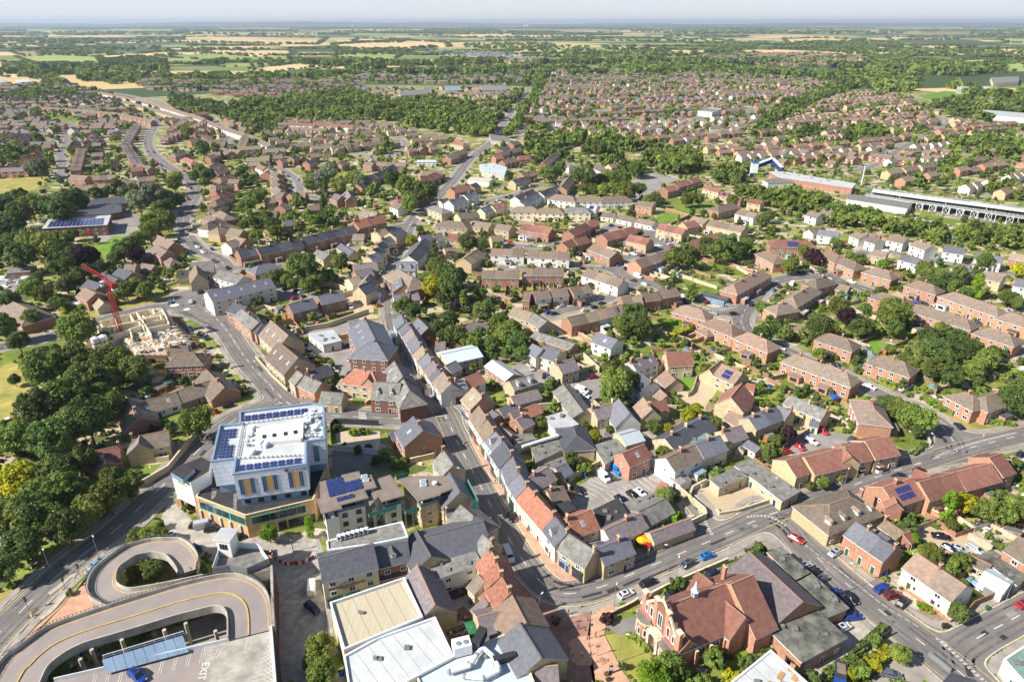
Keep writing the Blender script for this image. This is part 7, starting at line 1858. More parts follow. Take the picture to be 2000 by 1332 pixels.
TREES = '''
690 845 9 L bush|705 842 10 g bush|718 843 8 L bush|670 870 10 d bush|700 878 12 d bush|730 900 14 d bush|750 895 14 d|770 905 16 d bush|790 900 12 g bush|660 835 12 d bush|720 872 9 d bush|
20 590 22 d|8 640 28 d|60 620 20 d|35 665 22 d|110 590 16 d|150 640 38 g|85 720 42 g|140 700 44 d|205 660 16 g|215 700 40 g|260 720 32 d|170 740 40 d|120 770 48 g|78 800 40 d|
28 742 12 d|25 850 40 l|100 850 48 d|170 820 46 d|215 790 34 g|30 930 42 y|60 1000 44 d|15 1010 36 l|110 920 40 d|160 900 30 d|130 960 40 g|90 1010 36 l|170 990 38 g|210 970 36 g|250 950 28 g|130 1030 38 d|40 1060 40 d|
205 740 28 g|235 735 24 d|190 770 30 d|8 1110 34 d|75 960 30 g|215 930 22 g|
385 822 36 l|265 1048 18 g|290 1042 20 g|312 1045 18 g|262 1118 16 y|300 1112 22 d|525 1040 20 L|604 1028 14 L column|
625 1262 30 l|628 1312 32 g|610 1290 20 l|1308 1300 32 l|1275 1322 34 L|1290 1345 30 L|1330 1318 20 g|
1205 745 36 g|1200 720 26 g|1195 770 26 l|1228 745 24 d|1300 968 20 l|1322 975 10 g|1116 897 15 d|1163 852 15 y|1140 832 12 g|1055 825 14 g|1278 830 16 d|1276 836 12 l|1345 812 18 y|1360 800 16 y|1306 838 12 y|1395 825 16 l|
1295 885 16 g|1290 900 12 g|1192 838 10 g|1370 720 14 g|1540 848 18 p|1515 860 14 l|1502 888 16 d|1528 840 10 y|1735 788 24 g|1755 795 26 g|1780 812 30 g|1805 820 28 l|1792 840 16 d|1772 815 20 d|1990 780 36 d|
1500 880 14 g|1850 1085 0 g|1820 1083 22 l|1805 1075 12 l|1880 1095 22 l|1872 1195 22 d|1785 1053 13 L|1852 990 16 L column|1885 985 22 y|1905 990 20 l|1935 1000 26 g|1960 1005 24 l|1985 985 20 l|1860 1025 14 g|1990 1000 22 g|1760 1275 22 l|1710 1300 14 y|
1695 1000 0 g|1605 1000 0 g|1582 947 10 d|1606 942 14 l|1640 932 10 l|
590 520 34 d|560 545 14 g|572 555 14 d|620 545 18 d|640 540 16 d|600 555 18 d|665 513 20 d|535 540 16 g|520 545 14 g|548 540 14 d|585 548 12 g|
850 520 22 g|870 535 28 d|845 560 24 y|880 560 30 d|860 545 24 d|830 545 18 g|895 540 18 d|868 580 18 d|780 600 14 g|805 608 18 d|790 592 14 g|855 640 22 d|870 660 22 d|890 655 26 d|915 665 20 g|938 650 14 d|880 625 18 d|
945 610 24 d|975 625 22 g|985 655 26 g|1010 670 24 d|1000 640 20 g|1020 690 18 d|990 690 14 d|900 690 12 l|870 570 14 g|905 585 10 l column|940 573 14 l|890 598 12 p|930 670 18 g|960 670 18 d|
1240 620 28 d|1222 640 22 g|1255 640 24 d|1225 610 16 g|1210 630 16 g|1320 500 22 g|1345 505 20 g|1340 490 16 d|1380 475 18 d|1400 490 22 d|1420 480 24 d|1440 490 20 d|1415 500 16 l|1455 480 16 d|1375 490 14 g|
830 370 28 d|802 400 18 l|800 385 14 g|805 398 12 g|632 405 12 d cone|636 380 11 d cone|668 448 10 g|655 350 0 g|690 345 18 g|705 355 16 G|640 335 18 G|625 355 20 G|660 360 18 g|615 345 16 g|608 360 16 g|650 330 16 G|765 350 18 d|790 355 16 l|795 360 12 g|
850 470 10 l|820 448 8 d|825 462 12 p|803 470 12 y|848 490 10 d column|912 472 20 d|940 478 15 d|1265 580 16 l|1310 560 10 d|1350 575 14 g|1490 600 16 l|1520 640 18 d|1535 650 16 g|1490 655 22 d|1600 635 26 d|1620 640 22 g|1595 650 16 g|
1740 598 22 g|1755 610 30 g|1735 620 24 l|1750 640 20 d|1690 605 12 d|1680 640 20 d|1693 635 14 g|1640 600 22 g|1655 620 18 p|1720 570 14 d|1830 680 30 d|1850 700 26 d|1815 660 22 d|1840 640 16 g|1885 690 24 d|1900 680 20 d|1925 700 26 g|1905 720 22 g|1860 735 22 d|1820 720 22 g|1790 715 20 g|1770 700 16 l|1940 690 16 d|1870 660 20 d|
1875 535 18 d|1850 550 26 d|1862 560 20 g|1840 540 18 g|1905 535 12 g column|1912 560 14 L column|1885 575 18 d|1808 530 18 d|1815 550 16 d|1800 520 14 g|1970 580 18 g|1990 590 16 d|1588 498 17 p|1570 490 14 g|1540 520 16 g|1725 515 12 L|1660 500 12 g|1680 505 14 l|1925 510 16 g|1990 525 16 y|1600 510 12 p|1550 512 12 g|
1600 692 14 l|1630 698 9 L|1740 680 12 l|1745 710 14 g|1560 775 0 g|1665 830 10 l|1710 900 10 y|1795 770 0 g|1630 470 10 l|
60 475 26 g|90 480 30 g|40 500 30 d|110 490 26 d|20 470 22 d|140 500 24 d|120 520 28 d|160 505 26 p|180 500 16 p|150 540 26 d|130 555 20 d|170 530 20 d|240 490 22 d|255 480 20 d|275 465 20 g|290 455 20 g|262 495 20 p|225 500 16 d|305 440 20 g|315 420 18 g|290 430 16 l|
60 400 28 g|90 400 28 d|120 410 30 d|35 420 24 d|15 440 20 d|130 390 24 d|155 395 18 d|270 390 26 G|300 380 26 G|325 385 20 G|340 360 16 l|330 400 16 d|350 390 14 d|310 405 16 g|325 430 20 g|345 345 14 l|260 370 12 g|240 375 10 d|225 360 12 d|140 450 0 g|140 455 14 d|
245 565 20 l|265 560 18 g|285 568 18 l|300 580 0 g|225 575 16 l|75 325 20 G|95 315 12 g|55 330 12 G|60 560 24 l|85 575 20 g|70 545 14 d|330 535 14 g|355 540 10 g|230 500 0 g|
495 385 20 l|480 400 16 l|510 380 14 g|520 420 14 d|560 425 14 g|475 440 12 g|490 430 14 d|500 460 14 g|540 450 16 g|585 440 12 l|640 455 10 g|
405 340 16 d|390 330 12 d|380 345 12 g|398 355 12 d|430 320 10 p|395 290 16 d|365 255 14 g|420 290 10 g|
1130 345 16 d|1150 350 14 d column|1170 350 18 d|1190 350 18 g|1215 350 18 d|1240 330 16 g|1225 370 20 g|1200 365 18 g|1180 370 14 l|1250 370 14 d|1095 330 14 g|1080 340 18 d|1065 338 16 g|1160 370 12 g|1140 365 12 g|
1350 388 14 d|1340 392 12 g|1365 390 12 g|1280 385 12 d|1265 390 12 g|1290 395 10 d|1430 390 12 l|1325 430 6 L cone|1500 420 14 d|1490 435 14 d|1250 455 8 l|1150 290 16 d|1170 290 18 d|
'''
for it in TREES.replace('\n','').split('|'):
 t = it.split()
 if len(t) < 4 or float(t[2]) == 0: continue
 sh = t[4] if len(t) > 4 else 'round'
 if float(t[2]) < 12 and sh == 'round' and t[3] in 'yLp': sh = 'bush'
 o = tree_px(float(t[0]),float(t[1]),float(t[2]),t[3],sh,'tree' if sh != 'bush' else 'bush')
 big = float(t[2]) > 30; kd = {'round': 'broadleaf tree','column': 'narrow upright tree','cone': 'conical evergreen tree','bush': 'rounded bush'}[sh]
 tag(o,('big ' if big else '') + LW[t[3]] + ' ' + kd,'tree' if sh != 'bush' else 'bush',group='trees' if sh != 'bush' else 'bushes')
# hedges: clipped boxes of leaf sprays along photo polylines
def hedge(pts,w=1.3,h=1.6,col='g',px=True,label=None):
 L = [P(x,y,0) if px else Vector((x,y,0)) for x,y in pts]; o0 = L[0].copy(); V = []
 for a,c in zip(L[:-1],L[1:]):
  d = c - a; ln = d.length
  if ln < .5: continue
  d /= ln; nn = Vector((-d.y,d.x,0)); k = int(ln * (2 * h + w) * 9)
  u = rng.uniform(0,ln,k); s = rng.uniform(0,2 * h + w,k)
  y = np.where(s < h,-w / 2,np.where(s < h + w,s - h - w / 2,w / 2)); z = np.where(s < h,s,np.where(s < h + w,h,s - h - w)); y = y + rng.normal(scale=.08,size=k); z = z + rng.normal(scale=.08,size=k)
  nx = np.where(s < h,-1.0,np.where(s < h + w,0,1)); nz = np.where((s >= h) & (s < h + w),1.0,0)
  p = np.stack([a.x - o0.x + d.x * u + nn.x * y,a.y - o0.y + d.y * u + nn.y * y,z],1)
  n = np.stack([nn.x * nx,nn.y * nx,nz],1) + rng.normal(scale=.4,size=(k,3)); n /= np.linalg.norm(n,axis=1)[:,None]
  t = np.cross(n,rng.normal(size=(k,3))); t /= np.linalg.norm(t,axis=1)[:,None]; w_ = np.cross(n,t); sz = rng.uniform(.16,.34,(k,1))
  V.append(np.stack([p - t * sz - w_ * sz,p + t * sz - w_ * sz,p + t * sz + w_ * sz,p - t * sz + w_ * sz],1).reshape(-1,3))
 if not V: return
 o = link('hedge',quads_mesh('hedge',np.concatenate(V),[LEAF[col]]),None,tuple(o0)); tag(o,'%s clipped hedge' % LW[col],'hedge',label=label); return o
for pts,w,h,c in [([(107,600),(165,605),(185,598)],3,2.2,'l'),([(1278,548),(1310,565),(1350,580),(1370,585)],2.2,1.6,'g'),([(1802,778),(1830,795),(1862,810)],1.6,1.6,'g'),([(1928,825),(1960,830),(1980,832)],1.6,1.5,'g'),([(1715,740),(1735,752),(1750,755)],1.6,1.4,'l'),
     ([(1610,1320),(1660,1290),(1700,1250),(1725,1228)],1.4,1.2,'g'),([(1655,1332),(1690,1305),(1725,1285),(1735,1272)],2.2,1.6,'y'),([(1290,640),(1325,632),(1350,645)],2.2,2.4,'L'),([(1310,662),(1350,645)],2,2,'y'),([(1738,568),(1762,560)],1.5,1.5,'g'),
     ([(1780,498),(1800,488)],3,2.5,'g'),([(1567,676),(1597,658)],2,2,'l'),([(290,542),(312,535),(320,530)],1.8,1.8,'g'),([(582,672),(605,665)],2.4,2,'l'),([(1222,1240),(1240,1248),(1258,1262),(1266,1275)],1.0,.7,'l'),([(1282,1020),(1295,1012),(1322,1020)],3.0,2.4,'L'),
     ([(1780,890),(1795,880),(1805,868)],1.2,1.0,'l'),([(1730,860),(1760,862)],1.0,1.0,'g'),([(1795,1185),(1822,1195)],1.8,.9,'L'),([(970,1450),(980,1450)],1,1,'g')]: hedge(pts,w,h,c)
# ---- fences and walls by photo polyline
def wall_line(pts,h,th,m,desc,cat='wall',name='garden_wall',cap=None,label=None):
 L = [P(x,y,0) for x,y in pts]; o0 = L[0].copy(); b = MB()
 for i,(a,c) in enumerate(zip(L[:-1],L[1:])):
  d = c - a; mm = (a + c) / 2 - o0; an = math.atan2(d.y,d.x)
  b.box((mm.x,mm.y,h / 2 - .1 + .002 * i),(d.length + th * .8,th,h + .2),m,an)
  if cap: b.box((mm.x,mm.y,h + .05 + .002 * i),(d.length + th * .8,th + .12,.1),cap,an)
 o = b.build(name,None,tuple(o0)); tag(o,desc,cat,label=label); return o
for pts,h,m,ds in [([(1112,960),(1098,948),(1140,925),(1182,905),(1185,902)],2,'wall_stone','stone boundary wall'),([(1000,770),(1060,765),(1110,740),(1160,722)],2.2,'wall_stone','stone boundary wall'),([(1052,800),(1112,795)],2.2,'wall_stone','stone boundary wall'),
     ([(1190,1210),(1188,1205),(1235,1182),(1245,1175)],1.2,'wall_darkbrick','low brick wall'),([(1262,1170),(1300,1150),(1350,1128),(1420,1098)],1.4,'wall_stone','low stone wall'),([(1265,1085),(1270,1062),(1345,1028),(1378,1012),(1375,1002),(1325,960)],1.8,'wall_stone','stone boundary wall'),([(1348,968),(1352,958),(1378,945)],1.6,'wall_stone','low stone wall'),
     ([(1398,997),(1405,1006),(1440,1000),(1502,980)],.9,'wall_stone','low stone wall'),([(640,590),(690,575),(650,560),(560,555)],2.4,'wall_stone','tall stone wall'),([(580,650),(640,640),(720,612)],2.2,'wall_stone','tall stone wall'),([(655,665),(700,655),(698,650)],2,'wall_brick','brick wall'),([(500,700),(530,735),(562,765)],1,'wall_stone','low stone wall'),
     ([(385,850),(330,920),(270,955),(262,945)],2,'wall_stone','tall stone wall'),([(275,905),(330,900),(332,875)],1.6,'wall_stone','low stone wall'),([(310,565),(360,548),(410,540)],1,'wall_stone','low stone wall'),([(715,792),(725,785),(725,775)],1.6,'wall_brick','brick wall'),([(802,905),(845,895),(850,890),(843,885)],1.8,'wall_stone','stone boundary wall'),
     ([(1720,952),(1790,985),(1800,995),(1812,1000)],1.7,'wall_orange','brick garden wall'),([(1808,1000),(1855,1020)],1.6,'wall_orange','brick garden wall'),([(1760,1148),(1830,1195),(1855,1215)],.9,'wall_orange','low brick wall'),([(1870,1220),(1900,1185),(1960,1160),(2010,1140)],1.9,'fence_wood','brown board fence'),
     ([(1665,1283),(1738,1240)],1.8,'metal_dark','dark railing fence'),([(1815,1280),(1855,1312)],1.1,'metal_grey','dark metal gates'),([(1520,905),(1530,875),(1590,838),(1610,825)],1.7,'fence_wood','dark board fence'),([(1620,815),(1680,850)],1.7,'fence_pale','pale board fence'),([(1870,812),(1900,822),(1925,825)],1.6,'fence_wood','grey board fence'),
     ([(1343,775),(1352,768),(1365,728)],1.6,'fence_pale','pale board fence'),([(1320,680),(1360,670),(1400,655)],1.9,'fence_wood','dark board fence'),([(1680,675),(1715,655)],1.8,'fence_wood','dark board fence'),([(1715,695),(1770,670),(1768,662)],1.8,'fence_wood','brown board fence'),([(1775,662),(1800,648)],1.6,'fence_wood','dark board fence'),
     ([(1365,500),(1400,512),(1440,525),(1470,535)],1.8,'wall_brick','brick garden wall'),([(1300,530),(1360,552),(1400,565)],1.7,'fence_pale','pale board fence'),([(1220,520),(1260,535),(1300,552)],1.6,'fence_pale','pale board fence'),([(1320,520),(1380,540),(1420,548)],1.6,'fence_wood','grey board fence'),([(1300,412),(1345,425),(1310,440)],2,'wall_brick','brick garden wall'),
     ([(1905,1030),(1925,1025),(1990,1060)],1.5,'fence_pale','pale board fence'),([(1890,1050),(1935,1075)],1.7,'fence_pale','pale board fence'),([(1985,1035),(1950,1015),(1920,1030)],1.6,'fence_wood','brown board fence'),([(1560,730),(1500,745),(1545,765)],1.6,'fence_wood','dark board fence'),([(1600,790),(1640,785),(1660,800)],1.6,'fence_wood','brown board fence'),
     ([(1235,770),(1268,795),(1320,800)],1.5,'wall_stone','stone boundary wall'),([(1140,700),(1170,728)],2.2,'wall_stone','tall stone wall'),([(1140,665),(1165,690),(1250,710)],1.6,'wall_brick','brick wall'),([(1105,640),(1155,672)],1.7,'wall_orange','curved brick wall'),([(825,600),(835,575),(880,590)],1.6,'fence_wood','dark board fence'),([(950,575),(1000,590)],1.6,'wall_brick','brick wall')]:
 wall_line(pts,h,.25 if 'fence' in ds or 'rail' in ds else .4,m,ds,'fence' if 'fence' in ds or 'gate' in ds else 'wall','board_fence' if 'fence' in ds else 'boundary_wall','stone_trim' if 'wall' in m else None)
wall_line([(652,880),(690,884),(735,888),(740,872)],2.2,.12,'metal_white','','hoarding','site_hoarding',label='pale panel hoarding round the overgrown plot beside the hotel')
wall_line([(648,868),(646,838),(655,828),(740,832)],2.2,.12,'metal_dark','','hoarding','site_hoarding',label='dark mesh fence round the overgrown plot beside the hotel')
# ---- occupancy test shared by the planting and the far houses
FA = np.array(FOOT)
def blocked(x,y,pad=1.0):
 dx,dy = x - FA[:,0],y - FA[:,1]; u = np.abs(dx * FA[:,2] + dy * FA[:,3]); v = np.abs(-dx * FA[:,3] + dy * FA[:,2])
 return bool(np.any((u < FA[:,4] + pad) & (v < FA[:,5] + pad)))
def road_dist(x,y):
 i,j = int((x - X0) / ST),int((y - Y0) / ST)
 if 0 <= i < len(GX) and 0 <= j < len(GY): return FR[j,i]
 return road_far(x,y)
def in_poly(x,y,poly):
 c = False; n = len(poly)
 for i in range(n):
  x0,y0 = poly[i]; x1,y1 = poly[(i + 1) % n]
  if (y0 > y) != (y1 > y) and x < (x1 - x0) * (y - y0) / (y1 - y0) + x0: c = not c
 return c
PAVED = [[tuple(P(x,y)[:2]) for x,y in pts] for m,nm,pts in SHEETS if m not in ('lawn','lawn_dry','lawn_bright')] + [[tuple(P(x,y)[:2]) for x,y in q] for q in ([(1190,1180),(1215,1190),(1185,1212),(1180,1240),(1215,1310),(1240,1345),(1080,1345),(1030,1200),(1090,1180)],[(1240,1200),(1300,1160),(1420,1110),(1500,1220),(1400,1290),(1340,1290)],[(0,1290),(140,1165),(180,1090),(290,1045),(400,1060),(400,1110),(170,1190)])]
LAWNS = [[tuple(P(x,y)[:2]) for x,y in pts] for m,nm,pts in SHEETS if m in ('lawn','lawn_dry','lawn_bright')]
SHOPZONE = [tuple(P(x,y)[:2]) for x,y in [(860,760),(1000,880),(1160,1140),(1180,1345),(600,1345),(600,1020),(640,790),(760,560),(775,560)]]
# back-garden fences behind the individually built houses
frnd = random.Random(8)
for o,desc,lab,an in list(THINGS):
 if o['category'] != 'house' or lab: continue
 k = [i for i in range(len(FOOT)) if abs(FOOT[i][0] - o.location.x) < .01 and abs(FOOT[i][1] - o.location.y) < .01]
 if not k: continue
 cx,cy,ux,uy,hl,hw = FOOT[k[0]]
 if math.hypot(cx,cy) > 480: continue
 best = None
 for s in (-1,1):
  nx,ny = -uy * s,ux * s; ln = 0
  for t in range(2,17):
   px_,py_ = cx + nx * (hw + t),cy + ny * (hw + t)
   if blocked(px_,py_,.3) or road_dist(px_,py_) < 2.6 or any(in_poly(px_,py_,q) for q in PAVED): break
   ln = t
  if best is None or ln > best[0]: best = (ln,s)
 ln,s = best
 if ln < 5: continue
 nx,ny = -uy * s,ux * s; ln = min(ln,frnd.uniform(9,15)); m = frnd.choice(['fence_wood','fence_pale','fence_pale','wall_brick']); h = frnd.uniform(1.4,1.9)
 b = MB(); gap_ = False; pts = [(-hl,0),(-hl,ln),(hl,ln)]
 for (a0,a1),(b0,b1) in zip(pts[:-1],pts[1:]):
  segn = max(1,int(math.hypot(b0 - a0,b1 - a1) / 1.9))
  for i in range(segn):
   t0,t1 = i / segn,(i + 1) / segn; p0 = (a0 + (b0 - a0) * t0,a1 + (b1 - a1) * t0); p1 = (a0 + (b0 - a0) * t1,a1 + (b1 - a1) * t1); mx,my = (p0[0] + p1[0]) / 2,(p0[1] + p1[1]) / 2
   wx,wy = cx + ux * mx + nx * (hw + my),cy + uy * mx + ny * (hw + my)
   if blocked(wx,wy,.2) or gap_:
    gap_ = gap_ or bool(b.f); continue
   dd = math.atan2((p1[1] - p0[1]) * s,p1[0] - p0[0]); b.box((mx,(hw + my) * s,h / 2),(math.hypot(p1[0] - p0[0],p1[1] - p0[1]),.09,h),m,dd); b.box((p0[0],(hw + p0[1]) * s,h / 2 + .05),(.14,.14,h + .1),m,0)
 if b.f:
  f = b.build('garden_fence',None,(cx,cy,0),math.atan2(uy,ux)); tag(f,('brick-walled' if m == 'wall_brick' else 'pale board-fenced' if m == 'fence_pale' else 'brown board-fenced') + ' back garden boundary','fence',group='back garden fences')
# garden shrubs: the largest as things, the remaining undergrowth as one mass
small = []; nb = 0; brnd = random.Random(4)
NEARZ = [tuple(P(x,y)[:2]) for x,y in [(-260,1520),(2260,1520),(2260,300),(1440,300),(1000,290),(300,290),(-260,340)]]
tries = 0; cells = set()
while tries < 21000:
 tries += 1
 py_ = 300 + 1200 * brnd.random() ** 1.7; px_ = brnd.uniform(-260,2260); p = P(px_,py_)
 if not in_poly(p.x,p.y,NEARZ) or road_dist(p.x,p.y) < 2.8 or blocked(p.x,p.y,.8) or any(in_poly(p.x,p.y,q) for q in PAVED) or in_poly(p.x,p.y,SHOPZONE): continue
 if any(in_poly(p.x,p.y,q) for q in LAWNS): continue
 key = (int(p.x / 2.6),int(p.y / 2.6))
 if key in cells: continue
 cells.add(key); r = brnd.uniform(.45,1.3) * (1.6 if brnd.random() < .22 else 1)
 if r > 1.6 and nb < 150 and py_ > 430 and 0 < px_ < 2000 and py_ < 1330:
  nb += 1; c = brnd.choice('gggdlllLyp'); o = tree_at(p.x,p.y,r,c,'bush','bush'); tag(o,LW[c] + ' garden bush','bush',group='bushes')
 else: small.append((p.x,p.y,r))
VG = {'g': [],'d': [],'l': []}; pgt = [leaf_cloud(22,26,.15,.85) for _ in range(4)]; cells2 = set(); ng = 0
for _ in range(6400):
 py_ = 290 + 1150 * brnd.random() ** 1.7; px_ = brnd.uniform(-260,2260); p = P(px_,py_)
 if road_dist(p.x,p.y) < 5.0 or blocked(p.x,p.y,1.6) or any(in_poly(p.x,p.y,q) for q in PAVED) or any(in_poly(p.x,p.y,q) for q in LAWNS) or in_poly(p.x,p.y,SHOPZONE): continue
 key = (int(p.x / 7.5),int(p.y / 7.5))
 if key in cells2 or any((p.x - a) ** 2 + (p.y - c_) ** 2 < (R_ + 1) ** 2 for a,c_,R_ in TREES_AT): continue
 cells2.add(key); r = brnd.uniform(1.0,2.7); q = pgt[ng % 4] * (r,r,r * brnd.uniform(.9,1.25)) + (p.x,p.y,r * 1.1); VG[brnd.choice('gddl')].append(q); ng += 1
for c_,nm in (('g','leaf'),('d','leaf_dark'),('l','leaf_light')): stuff(link('garden_trees',quads_mesh('garden_trees',np.concatenate(VG[c_]),[nm])),'small garden trees among the houses','garden trees')
gc_ = MB()
for _ in range(3200):
 py_ = 330 + 990 * brnd.random() ** 1.5; p = P(brnd.uniform(0,2000),py_)
 if road_dist(p.x,p.y) < 4 or blocked(p.x,p.y,.6) or any(in_poly(p.x,p.y,q) for q in PAVED) or any(in_poly(p.x,p.y,q) for q in LAWNS): continue
 s_ = brnd.uniform(.4,1.5); gc_.box((p.x,p.y,.35),(s_,s_ * brnd.uniform(.5,1),.7),brnd.choice(['render_white','metal_white','fence_pale','blue_plastic','wood_orange','concrete','roof_grey','wall_brick','metal_dark']),brnd.random() * 3)
stuff(gc_.build('garden_clutter'),'pots, furniture and odds and ends scattered in the gardens','garden clutter')
protos = {k: [leaf_cloud(7,22,.24,.8,core=.3) for _ in range(3)] for k in 'a'}['a']
for nm,sel in (('leaf',0),('leaf_dark',1),('leaf_light',2),('leaf_lime',3)):
 V = [protos[i % 3] * (r,r,r) + (x,y,r * .6) for i,(x,y,r) in enumerate(small) if (i * 7919) % 10 in ((0,1,2),(3,4),(5,6,7),(8,9))[sel]]
 if V: stuff(link('garden_undergrowth',quads_mesh('garden_undergrowth',np.concatenate(V),[nm])),'low shrubs and ground cover filling the gardens','undergrowth')
# ---------------------------------------------------------------- far town, woods, fields
def gp(pts): return [tuple(P(x,y)[:2]) for x,y in pts]
WOODS = [  # (photo polygon, crown radius, spacing, mix)
 ([(470,205),(530,200),(600,190),(690,180),(760,208),(850,195),(940,215),(965,240),(950,270),(880,262),(800,250),(720,234),(640,222),(560,240),(525,238),(470,222),(445,200)],5.5,8.5,'ggdll'),([(330,190),(430,205),(480,225),(560,242),(540,262),(480,255),(420,228),(340,208)],4.5,10,'gd'),
 ([(560,230),(640,222),(700,236),(780,250),(720,245),(600,240)],5,11,'ggl'),
 ([(925,268),(985,200),(1020,170),(1048,135),(1062,138),(1035,178),(1008,218),(965,268)],5,7.5,'gdg'),
 ([(990,270),(1012,225),(1036,190),(1060,140),(1072,142),(1052,185),(1030,222),(1010,270)],5,7.5,'gdg'),
 ([(1010,245),(1060,250),(1110,268),(1180,272),(1240,285),(1330,300),(1372,325),(1420,335),(1455,345),(1450,380),(1400,360),(1340,345),(1240,330),(1180,300),(1110,290),(1060,310),(1015,300)],5.5,8.5,'gdgl'),
 ([(1440,366),(1500,376),(1600,392),(1650,408),(1720,434),(1800,452),(1880,458),(2015,464),(2015,490),(1900,480),(1800,470),(1700,452),(1620,432),(1520,412),(1460,392)],4.0,6.2,'glgdl'),
 ([(1470,262),(1500,225),(1560,195),(1650,163),(1680,170),(1600,205),(1530,240),(1500,268)],5,9,'dgd'),
 ([(1600,150),(1720,142),(1790,152),(1790,172),(1760,190),(1690,172),(1620,162)],6,13,'dgg'),([(1850,166),(1930,178),(2010,190),(2010,205),(1950,200),(1860,182)],6,14,'dgg'),
 ([(1810,215),(1860,200),(1960,205),(2010,215),(2010,240),(1930,245),(1850,232)],6,11,'dgd'),
 ([(1180,132),(1300,128),(1420,134),(1530,142),(1650,146),(1600,152),(1440,148),(1300,142),(1190,138)],6,14,'dgg'),
 ([(1700,110),(1860,120),(1990,138),(1900,150),(1780,146),(1690,135)],7,16,'dg'),
 ([(150,148),(300,150),(420,152),(560,150),(640,145),(690,138),(720,148),(600,156),(430,162),(300,158),(220,166),(160,158)],6,14,'dgg'),
 ([(30,190),(90,175),(105,185),(60,205)],5,9,'dg'),([(0,120),(60,130),(120,160),(150,170),(90,165),(20,140)],6,14,'dg'),
 ([(200,118),(270,112),(320,118),(325,133),(260,138),(205,135)],7,10,'d'),([(1840,300),(1900,275),(2010,285),(2010,315),(1930,320),(1880,315)],5.5,9,'dg'),
 ([(1530,260),(1590,255),(1600,270),(1550,280)],5,9,'d'),([(1640,262),(1700,250),(1740,262),(1700,280),(1650,282)],5,9,'dg'),([(1830,330),(1870,305),(1890,320),(1865,345),(1840,350)],5,8,'dg'),
 ([(0,300),(30,290),(60,310),(20,325)],5,10,'dg'),([(330,205),(420,215),(400,225),(330,215)],4,14,'dg'),([(0,470),(30,450),(50,480),(20,520),(0,530)],6,8,'d'),([(-10,380),(30,395),(40,430),(10,450),(-20,440)],6,8,'d'),
 ([(140,385),(200,372),(240,385),(200,398),(150,400)],5,8,'d'),([(100,455),(150,480),(110,540),(60,530),(90,490)],5,9,'gd'),([(0,1085),(60,1090),(40,1150),(0,1180)],6,8,'d'),([(640,490),(660,500),(650,510),(640,505)],3,8,'d'),
 ([(370,380),(420,375),(400,400),(380,400)],4,9,'g'),([(620,420),(690,430),(660,445),(600,445)],4.5,9,'dg'),([(500,430),(560,440),(540,462),(490,475)],4.5,9,'dg'),([(460,340),(520,350),(500,375),(470,360)],4.5,10,'dg'),
 ([(700,380),(780,375),(820,390),(760,400),(700,395)],4,10,'gl'),([(740,300),(790,310),(760,340),(720,330)],4,10,'gl'),([(1090,290),(1110,310),(1090,330),(1040,325)],5,8.5,'dg'),([(1160,300),(1250,310),(1290,330),(1230,350),(1180,335)],5,9,'dg'),
]
BELTS = []   # far belts of trees: thin strips of the far countryside
brn = random.Random(77)
for i in range(100):
 y = 57 + 92 * brn.random() ** 1.25; x = brn.uniform(-60,2060); w = brn.uniform(40,260); h = brn.uniform(.01,.035) * (y - 44) + brn.uniform(.1,.5)
 BELTS.append(([(x,y),(x + w * .5,y + h * .5 - .5),(x + w,y + brn.uniform(-1,1)),(x + w,y + h),(x + w * .4,y + h * 1.2),(x,y + h)],8,None,'dg'))
for i in range(60):
 y = 50.5 + 7 * brn.random(); x = brn.uniform(-60,2000); w = brn.uniform(60,300); BELTS.append(([(x,y),(x + w,y - .2),(x + w,y + .35),(x,y + .45)],8,None,'dg'))
for pts in ([(0,88),(260,90),(400,95),(560,98),(400,104),(250,100),(0,96)],[(0,66),(260,63),(560,68),(560,71),(260,69),(0,70)],[(640,62),(900,61),(1180,66),(1160,70),(900,68),(700,66)],[(900,86),(1050,84),(1140,92),(1190,106),(1120,110),(1020,102),(910,94)],[(1180,60),(1500,60),(1780,62),(1750,68),(1500,67),(1300,66)],
   [(1540,82),(1700,80),(1785,90),(1700,94),(1560,90)],[(1100,110),(1350,105),(1500,112),(1640,108),(1700,120),(1500,122),(1300,128),(1120,125)],[(640,100),(760,96),(860,100),(800,106),(660,108)],[(0,76),(180,78),(300,84),(160,86),(0,84)],[(1880,60),(2060,62),(2060,74),(1900,74)],[(1640,95),(2060,100),(2060,112),(1760,108),(1650,104)]):
 BELTS.append((pts,9,None,'dg'))
VW = {'g': [],'d': [],'l': []}
pro_near = [leaf_cloud(17,17,.2,.85) for _ in range(6)]; pro_mid = [leaf_cloud(9,10,.34,.8) for _ in range(4)]; pro_far = [leaf_cloud(4,5,.8,.7) for _ in range(3)]
def put_tree(x,y,r,c):
 dist = math.hypot(x,y); pr = pro_near if dist < 620 else pro_mid if dist < 1500 else pro_far
 a = brn.uniform(0,6.28); q = pr[brn.randrange(len(pr))]; ca,sa = math.cos(a) * r,math.sin(a) * r
 VW[c].append(np.stack([q[:,0] * ca - q[:,1] * sa + x,q[:,0] * sa + q[:,1] * ca + y,q[:,2] * r * brn.uniform(.85,1.2) * (1 if dist < 2500 else .6) + r * (1.05 if dist < 2500 else .5)],1))
WP = [gp(w[0]) for w in WOODS]
ALLR = [s for k in ROADM for s in [ROADM[k]]]
